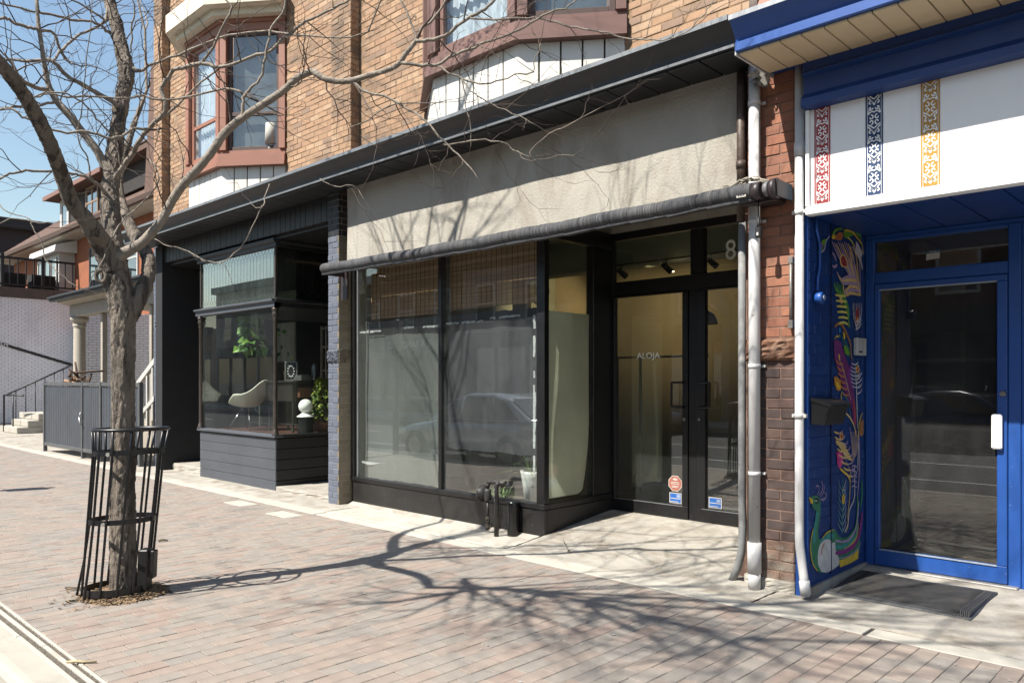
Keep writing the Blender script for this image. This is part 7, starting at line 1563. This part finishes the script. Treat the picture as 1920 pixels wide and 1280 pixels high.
MB().extrude_x([(9.35, 7.06), (9.35, 7.18), (9.45, 7.2), (10.2, 7.6), (10.2, 7.0), (9.45, 7.02)], -42.5, -14.2).build('eave', m_cr2, PH)
MB().extrude_x([(9.22, 7.08), (9.20, 7.22), (9.34, 7.24), (9.345, 7.08)], -42.6, -14.2).build('gutter', m_gut, PH)
rf = MB(); rf.poly([(-42.5, 9.3, 7.2), (-14.2, 9.3, 7.2), (-14.2, 13.5, 10.9), (-34.5, 13.5, 10.9)]); rf.poly([(-42.5, 9.3, 7.2), (-34.5, 13.5, 10.9), (-42.5, 18, 7.2)]); rfo = rf.build('roof', m_rf, PH)
for k in range(22):   # shingle courses
    z0 = 7.22+k*.168; y0 = 9.3+(z0-7.2)*4.2/3.7; xl = -42.5+(z0-7.2)*8/3.7
    MB().extrude_x([(y0-.02, z0-.008), (y0-.02, z0+.016), (y0+.2, z0+.19), (y0+.2, z0+.165)], xl, -14.2).build('shingle_course', m_rf, rfo)
def win(par, x0, x1, y, z0, z1, fm, nx=1, nz=2, glass=g_house, fw=.07):
    g = MB(); g.box(x0, x1, y-.05, y, z0, z0+fw); g.box(x0, x1, y-.05, y, z1-fw, z1); g.box(x0, x0+fw, y-.049, y, z0+fw, z1-fw); g.box(x1-fw, x1, y-.049, y, z0+fw, z1-fw)
    for k in range(1, nx): x = x0+(x1-x0)*k/nx; g.box(x-fw/3, x+fw/3, y-.045, y, z0+fw, z1-fw)
    for k in range(1, nz): z = z0+(z1-z0)*k/nz; g.box(x0+fw, x1-fw, y-.044, y, z-fw/3, z+fw/3)
    o = g.build('window', fm, par); box('pane', glass, o, x0+fw, x1-fw, y-.024, y-.018, z0+fw, z1-fw); box('blind', mat('window_dark', (.03,.033,.04), .9), o, x0+fw*.9, x1-fw*.9, y-.008, y-.002, z0+fw*.9, z1-fw*.9); return o  # the sheet set behind the pane is near-black
# dormers
def dormer(x0, x1, y, z0, z1, m, trim):
    d = MB().box(x0, x1, y, y+4, z0, z1).build('dormer', m, PH)
    g = MB(); g.extrude_x([(y-.45, z1-.02), (y-.45, z1+.12), (y+.2, z1+.42), (y+4, z1+1.9), (y+4, z1)], x0-.5, x1+.5); g.build('dormer_roof', m_rf, d)
    MB().box(x0-.55, x1+.55, y-.5, y-.452, z1-.03, z1+.13).build('fascia', trim, d); return d
d1 = dormer(-34.6, -29.2, 9.85, 7.3, 8.75, mat('dormer_dark', (.035,.028,.025), .8), mat('dormer_fascia', (.30,.155,.12), .6))
win(d1, -34.5, -33.45, 9.84, 7.45, 8.7, m_wtr, 1, 1, fw=.22); win(d1, -31.5, -30.2, 9.84, 7.5, 8.7, mat('tan_sash', (.40,.27,.18), .6), 2, 2, fw=.09); MB().box(-34.9, -32.6, 9.55, 9.8, 7.25, 7.40).build('sill', m_wtr, d1)
g = MB(); g.extrude_x([(9.5, 8.8), (9.5, 9.0), (12.2, 11.0), (13, 11.0), (13, 8.8)], -29.0, -24.6); d2 = g.build('gable_roof', m_rf, PH)
for k in range(9):
    z0 = 9.0+k*.222; y0 = 9.5+(z0-9.0)*1.35; MB().extrude_x([(y0-.03, z0-.01), (y0-.03, z0+.03), (y0+.28, z0+.235), (y0+.28, z0+.2)], -29.05, -24.55).build('shingle_course', m_rf, d2)
MB().box(-28.9, -24.8, 9.9, 12, 7.9, 8.82).build('gable_wall', mat('dormer_dark', (.035,.028,.025), .8), PH)
g = MB(); g.poly([(-24.6, 9.5, 11.3), (-24.6, 9.3, 7.3), (-21.5, 9.3, 7.3), (-23.4, 11.4, 11.3)]); g.build('flared_roof', m_rf, PH)
# upper wall windows and a white bay
by_ = box('white_bay', m_wtr, PH, -36.2, -33.4, 9.45, 10, 3.6, 6.6); MB().extrude_x([(9.2, 6.5), (9.25, 6.75), (10, 7.0), (10, 6.5)], -36.5, -33.1).build('bay_head', m_wtr, by_)
for x in (-36.0, -35.1, -34.3): win(by_, x, x+.72, 9.44, 4.9, 6.35, m_wtr, 1, 2)
win(PH, -31.6, -30.3, 9.99, 4.7, 6.5, mat('dark_sash2', (.05,.055,.06), .5), 1, 2); win(PH, -29.2, -26.9, 9.99, 4.7, 6.7, m_wtr, 2, 2); win(PH, -25.5, -24.2, 9.99, 4.7, 6.5, m_wtr, 1, 2)
# porch
PY = 6.3
MB().extrude_x([(PY, 3.56), (PY-.02, 3.64), (PY-.06, 3.66), (PY-.06, 3.72), (9.9, 4.1), (9.9, 3.5), (PY+.25, 3.5)], -22.4, -14.2).build('porch_roof', m_cr2, PH)
g = MB(); g.extrude_x([(PY-.14, 3.60), (PY-.15, 3.70), (PY-.10, 3.74), (PY-.06, 3.74), (PY-.06, 3.58)], -22.6, -14.2); g.extrude_x([(PY-.20, 3.66), (PY-.20, 3.70), (PY-.152, 3.70), (PY-.152, 3.66)], -22.6, -14.2); g.build('porch_gutter', m_dgut, PH)
MB().box(-22.3, -14.2, 6.55, 6.85, 3.20, 3.495, .01).build('porch_beam', m_cr2, PH)
MB().lathe(-22.0, 6.7, [(.20, .5), (.20, .58), (.17, .62), (.155, .7), (.14, 2.9), (.135, 2.92), (.16, 2.95), (.16, 3.0), (.14, 3.02), (.19, 3.08), (.22, 3.12), (.22, 3.195)], 22).build('column', m_cr2, PH)
MB().box(-20.28, -20.16, 6.64, 6.76, .5, 3.195, .01).build('porch_post', m_cr2, PH); MB().box(-17.3, -17.18, 6.64, 6.76, .5, 3.195, .01).build('porch_post', m_cr2, PH)
box('porch_floor', m_cr2, PH, -22.4, -14.2, 6.5, 10, 0, .5); box('porch_wall', m_hw, PH, -33, -14.2, 9.86, 9.99, 0, 3.5)
sw_ = box('side_wall', mat('white_wall_joints', (.60,.60,.63), .8), PH, -24.3, -24.0, 7.31, 9.85, 0, 3.5)  # added wall; its unlit face covers the sunlit porch wall behind
g = MB(); z = .03; row = 0
while z < 3.5:
    y = 7.33-(.11 if row % 2 else 0)
    while y < 9.6: g.box(-24.0, -23.985, max(y, 7.32), y+.2, z, z+.06); y += .215
    z += .075; row += 1
g.build('brick_courses', mat('white_painted_brick_2', (.72,.72,.75), .75, var=.09, scale=6, k=.9), sw_, kind='stuff')
pw = MB()
for x in (-20.1, -18.9, -17.6, -16.3, -15.2): pw.box(x-.035, x+.035, 8.2, 8.25, .5, 3.3)
for z in (1.35, 2.65, 3.25): pw.box(-20.1, -14.3, 8.205, 8.245, z-.03, z+.03)
pwo = pw.build('porch_window', m_wtr, PH); box('pane', g_house, pwo, -20.1, -14.3, 8.27, 8.28, .5, 3.3); box('dark_room_sheet', mat('dark_room_sheet', (.12,.13,.15), .9), pwo, -20.15, -14.25, 8.5, 8.55, .5, 3.4)  # dark sheet stands in for the unlit room behind the porch glass
sr = MB()
for k in range(8): sr.box(-16.6+k*.28, -16.54+k*.28, 6.2, 6.25, .5+k*.13, 1.5+k*.16)
sr.extrude_y([(-16.8, 1.42), (-14.25, 2.75), (-14.25, 2.87), (-16.8, 1.54)], 6.19, 6.27); sr.extrude_y([(-16.8, .72), (-14.25, 1.95), (-14.25, 2.05), (-16.8, .82)], 6.19, 6.27); sr.build('stair_rail', m_wtr, PH)
# ================================================================== WHITE BRICK BUILDING WITH ROOF TERRACE
WB = thing('white_brick_building', 'low white-painted brick building with a black railed roof terrace at far left', 'building', (-36, 8, 0))
m_wbr = mat('white_painted_brick', (.72,.72,.75), .75, var=.09, scale=6, stretch=(3,3,10), stain=(.60,.60,.63), stain_sc=1.2, k=.95)
wbw = box('wall', mat('white_wall_joints', (.60,.60,.63), .8), WB, -42, -33, 2.0, 9.84, 0, 4.62)
br_ = MB(); rr = random.Random(77); z = .03
row = 0
while z < 4.55:
    y = 6.6-(.11 if row % 2 else 0)
    while y < 9.8: br_.box(-33.0, -32.985, y, y+.200, z, z+.060); y += .215
    z += .075; row += 1
br_.build('brick_courses', m_wbr, wbw, kind='stuff')
box('deck_edge', mat('deck_brown', (.12,.09,.075), .8, var=.2), WB, -42, -32.9, 1.9, 9.83, 4.63, 4.98)
g = MB(); g.obox(V((-32.975, 7.6, 2.85)), V((0,.955,-.30)).normalized(), V((1,0,0)), V((0,.3,.955)).normalized(), 2.8, .012, .05); g.build('sloping_strip', mat('dark_strip', (.03,.027,.025), .7), WB)  # dark sloped strip set on the wall face
g = MB(); 
for k in range(4): ribs = [(6.95+k*.18, 2.98-k*.05), (7.02+k*.18, 3.08-k*.05), (7.08+k*.18, 2.95-k*.05)]; [g.poly([(-32.955, a[0], a[1]), (-32.955, a[0]+.05, a[1]), (-32.955, b[0]+.05, b[1]), (-32.955, b[0], b[1])]) for a, b in zip(ribs[:-1], ribs[1:])]
g.build('chalk_marks', m_wtr, WB)
rl_ = MB().box(-33.06, -32.98, 2.0, 9.9, 6.02, 6.10).build('terrace_rail', mat('black_railing', (.012,.012,.013), .5), WB)
MB().box(-33.05, -32.99, 2.0, 9.9, 5.06, 5.12).build('bottom_rail', MATS['black_railing'], rl_)
for k in range(30):
    y = 2.2+k*.262; thick = k % 5 == 0; MB().box(-33.045-(.03 if thick else 0), -32.995+(.02 if thick else 0), y, y+(.1 if thick else .035), 4.99 if thick else 5.125, 6.2 if thick else 6.015).build('baluster', MATS['black_railing'], rl_)
for y in (7.5, 8.5): box('planter', m_dark, WB, -33.9, -33.3, y, y+.8, 4.98, 5.55)
sp_ = thing('entry_steps', 'pale concrete steps with black iron handrail at far left', 'steps', (-27, 6.8, 0))
for k in range(3): MB().box(-27.6-k*.32, -26.2, 6.3+k*.28, 8.4, k*.19+.003, (k+1)*.19, .015).build('step', m_conc, sp_)
g = MB(); g.tube([(-27.8, 6.35, 0), (-27.8, 6.35, 1.12), (-26.3, 6.5, 1.12)], .028, 8); g.tube([(-27.0, 6.4, .0), (-27.0, 6.4, 1.12)], .02, 8); g.tube([(-27.8, 6.4, 1.12), (-28.2, 8.9, 2.35)], .028, 8)
for k in range(9): u = (k+1)/9; g.tube([(-27.8-.4*u, 6.4+2.5*u, .1+.75*u), (-27.8-.4*u, 6.4+2.5*u, 1.12+1.23*u)], .014, 6)
g.build('handrail', MATS['black_railing'], sp_)
FBd = thing('far_dark_building', 'dark brown far building showing under the sky at the left edge', 'building', (-60, 14, 0))
box('wall', mat('dark_maroon_wall', (.05,.03,.03), .8, var=.2), FBd, -75, -52, 11, 22, 0, 10.3); MB().box(-76, -51.6, 10.6, 23, 10.3, 10.9, .05).build('parapet', mat('dark_parapet', (.035,.024,.026), .7), FBd)
for k in range(4): win(FBd, -71+k*4.6, -69+k*4.6, 10.99, 6.2, 8.6, m_wtr, 2, 2, fw=.12)
# ================================================================== ACROSS THE STREET (seen only as reflections in the glass)
OY = -13.2
def row_house(x0, x1, h, wallm, roofm, name, lab, nwin, sign=None, shop=True, chimney=False):
    o = thing(name, lab, 'building', ((x0+x1)/2, OY-4, 0), 'buildings across the street')
    box('wall', wallm, o, x0+.01, x1-.01, OY-9, OY, -.05, h)
    MB().box(x0, x1, OY-.05, OY+.35, h-.35, h+.1, .03).build('cornice', roofm, o)
    n = nwin; w = (x1-x0)/n
    for k in range(n):
        cx = x0+w*(k+.5)
        for z0 in ([4.2] if h < 8 else [4.2, 7.0]):
            g = MB(); g.box(cx-.62, cx+.62, OY+.002, OY+.07, z0, z0+.09); g.box(cx-.62, cx+.62, OY+.002, OY+.07, z0+1.65, z0+1.76); g.box(cx-.62, cx-.53, OY+.002, OY+.069, z0+.09, z0+1.65); g.box(cx+.53, cx+.62, OY+.002, OY+.069, z0+.09, z0+1.65); g.box(cx-.53, cx+.53, OY+.002, OY+.06, z0+.82, z0+.90)
            wo_ = g.build('window', m_wtr, o); box('pane', glass_mat('opposite_glass', (.4,.45,.5), .05, (.5,.55,.6), 3.0), wo_, cx-.53, cx+.53, OY+.03, OY+.036, z0+.09, z0+1.65); box('blind', mat('pale_blind', (.55,.56,.55), .9), wo_, cx-.53, cx+.53, OY+.012, OY+.018, z0+.5, z0+1.65)
    if shop:
        g = MB(); g.box(x0+.3, x1-.3, OY+.01, OY+.12, 3.05, 3.75); g.build('fascia_sign', mat('opposite_fascia_'+name+str(int(-x0)), (.03,.032,.036), .6), o)
        g = MB(); g.box(x0+.3, x1-.3, OY+.01, OY+.10, .1, .6); k = 0; x = x0+.3
        while x < x1-.3: g.box(x, x+.12, OY+.01, OY+.11, .6, 3.05); x += 1.9
        g.build('shopfront', mat('opposite_shopfront', (.10,.085,.07), .6), o); box('pane', MATS['opposite_glass'], o, x0+.32, x1-.32, OY+.02, OY+.03, .6, 3.05); box('shop_dark', m_dark, o, x0+.32, x1-.32, OY+.003, OY+.008, .6, 3.05)
    if sign: text_mesh('shop_lettering', sign, m_sign, o, (x1-2.2, OY+.125, 3.22), ROT_BACK, .48, .01, xs=1.05)
    if chimney:
        g = MB(); g.box(x1-3.2, x1-2.0, OY-2.5, OY-1.2, h, h+1.5); [g.lathe(x1-3.0+k*.35, OY-1.8, [(.12, h+1.5), (.14, h+1.9), (.1, h+1.9)], 8) for k in range(3)]; g.build('chimney', m_dkb, o)
    return o
m_ob = mat('opposite_dark_brick', (.15,.085,.065), .9, var=.2, scale=5); m_og = mat('opposite_grey', (.30,.29,.28), .9, var=.1, scale=3); m_oc = mat('opposite_cream', (.42,.38,.32), .9, var=.1); m_or2 = mat('opposite_red', (.24,.10,.07), .9, var=.2, scale=5)
row_house(-2, 12, 7.4, m_or2, m_char, 'opposite_building', 'red brick row building reflected in the blue door glass', 5)
row_house(-14.5, -2, 6.8, m_ob, m_wtr, 'opposite_building', 'dark brick row building reflected in the central door', 4)
row_house(-27, -14.5, 7.6, m_og, m_char, 'opposite_building', 'grey row building reflected in the right shop pane', 4)
row_house(-41, -27, 7.0, m_ob, m_wtr, 'opposite_building', 'dark brick building with white shop lettering, mirrored in the left shop pane', 5, sign='E & BANDAGES')
row_house(-52, -41, 7.8, m_oc, m_char, 'opposite_building', 'tall cream building with chimney mirrored in the leaded upper glass', 3, chimney=True)
row_house(-74, -52.5, 5.2, m_or2, m_char, 'opposite_building', 'low red brick row mirrored at the left of the leaded upper glass', 6)
# parked cars (mirrored in the glass)
def car(name, lab, loc, paint, flip=False):
    c = thing(name, lab, 'car', loc, 'cars parked at the kerbs'); ox, oy, oz = loc; s = -1 if flip else 1
    def P(x, y, z): return (ox+s*x, oy+s*y, oz+z)
    # loft: stations along the length; each a half section
    st = [(-2.25, .60, .42, .62), (-2.18, .78, .30, .68), (-1.6, .87, .22, .80), (-.85, .89, .2, .90), (0, .90, .2, .93), (.9, .90, .2, .94), (1.6, .88, .22, .95), (2.1, .80, .3, .93), (2.25, .66, .42, .86)]
    g = MB(); g.smooth = True; m = 14
    for x, w, zb, zt in st:
        for k in range(m):
            a = 2*math.pi*k/m; cy, cz = math.cos(a), math.sin(a); f = lambda t: math.copysign(abs(t)**.45, t)
            g.v.append(P(x, w*f(cy), (zb+zt)/2+(zt-zb)/2*f(cz)))
    for i in range(len(st)-1):
        for k in range(m): k2 = (k+1) % m; g.face((i*m+k, i*m+k2, (i+1)*m+k2, (i+1)*m+k))
    g.face(list(range(m))[::-1]); g.face(list(range((len(st)-1)*m, len(st)*m))); g.build('body', paint, c)
    hs = [(-.95, .80, .90, .91), (-.30, .70, .92, 1.34), (.1, .66, .92, 1.44), (.75, .65, .92, 1.44), (1.2, .68, .92, 1.33), (1.85, .78, .92, .94)]
    gh = MB(); gh.smooth = True
    for x, w, zb, zt in hs: gh.v += [P(x, -.82, zb), P(x, -w*.97, zt-.03), P(x, -w*.86, zt), P(x, w*.86, zt), P(x, w*.97, zt-.03), P(x, .82, zb)]
    for i in range(len(hs)-1):
        for k in range(5): gh.face((i*6+k, i*6+k+1, (i+1)*6+k+1, (i+1)*6+k))
    gh.build('cabin', paint, c)
    gl = mat('car_glass', (.01,.012,.014), .05, spec=.8, var=.05)
    for sy in (-1, 1):
        for q in ([(-.72, .935, .80), (-.05, .935, .82), (-.02, 1.37, .70), (-.26, 1.29, .73)], [(.02, .935, .82), (.85, .935, .82), (.80, 1.385, .68), (.05, 1.385, .695)], [(.92, .935, .82), (1.62, .945, .80), (1.15, 1.30, .70), (.87, 1.375, .68)]):
            w = MB(); w.poly([P(x, sy*(y+.012), z) for x, z, y in q]); w.build('side_window', gl, c)
    w = MB(); w.poly([P(-.90, -.70, .935), P(-.90, .70, .935), P(-.30, .60, 1.335), P(-.30, -.60, 1.335)]); [w.v.__setitem__(i, tuple(V(v)+V((-.012*s, 0, .016)))) for i, v in enumerate(w.v)]; w.build('windscreen', gl, c)
    w = MB(); w.poly([P(1.22, -.58, 1.33), P(1.22, .58, 1.33), P(1.80, .66, .965), P(1.80, -.66, .965)]); [w.v.__setitem__(i, tuple(V(v)+V((.012*s, 0, .016)))) for i, v in enumerate(w.v)]; w.build('rear_window', gl, c)
    for x in (-1.38, 1.38):
        for y in (-.80, .80):
            wh = MB(); wh.tube([P(x, y-.10, .32), P(x, y-.09, .32), P(x, y+.09, .32), P(x, y+.10, .32)], [.30, .325, .325, .30], 24); wo_ = wh.build('wheel', mat('tyre', (.012,.012,.012), .8), c)
            ri = MB(); ri.tube([P(x, y-.112, .32), P(x, y+.112, .32)], .19, 16); ri.build('rim', m_chrome, wo_)
    for y in (-.62, .62):
        h = MB(); h.tube([P(-2.2, y, .60), P(-2.27, y*.98, .60)], [.10, .07], 12); h.build('headlight', m_chrome, c); h = MB(); h.tube([P(2.2, y, .78), P(2.275, y*.98, .78)], [.09, .06], 12); h.build('tail_light', mat('tail_red', (.35,.01,.01), .3), c)
    return c
def carpaint(n, cl): return mat(n, cl, .25, metal=.4, var=.02, coat=1.0)
car('parked_car', 'silver sedan parked at the kerb, mirrored in the shop window', (-11.75, -.05, -.14), carpaint('silver_paint', (.62,.64,.66)))
car('parked_car', 'dark blue sedan parked across the street, mirrored in the blue door', (-5.2, -8.5, -.14), carpaint('navy_paint', (.02,.03,.06)), True)
car('parked_car', 'pale grey sedan parked across the street, mirrored in the central door', (-15.5, -8.5, -.14), carpaint('grey_paint', (.40,.41,.42)), True)
# cables and a post whose shadow falls on the pavement
def cable(lab, a, b, sag, r=.008):
    g = MB(); a, b = V(a), V(b); g.tube([tuple(a.lerp(b, k/20)-V((0,0,sag*4*(k/20)*(1-k/20)))) for k in range(21)], r, 5)
    single(g, 'overhead_cable', mat('cable_black', (.012,.012,.013), .6), lab, 'cable', 'overhead cables')
cable('black overhead cable running left from the building corner', (-14.58, 5.67, 6.48), (-30, .5, 9.6), .15)
cable('lower black cable sagging across the sky at left', (-29.5, 9.5, 6.9), (-26, .5, 6.3), .3)
po = thing('sign_post', 'grey steel post with a parking plate at the kerb, its shadow on the bricks', 'post', (-13.25, 1.25, 0))
MB().box(-13.31, -13.19, 1.22, 1.30, 0, 2.85, .006).build('post', m_fr, po); MB().box(-13.4, -13.1, 1.20, 1.215, 2.2, 2.82, .004).build('plate', m_wtr, po)
finish_bricks()
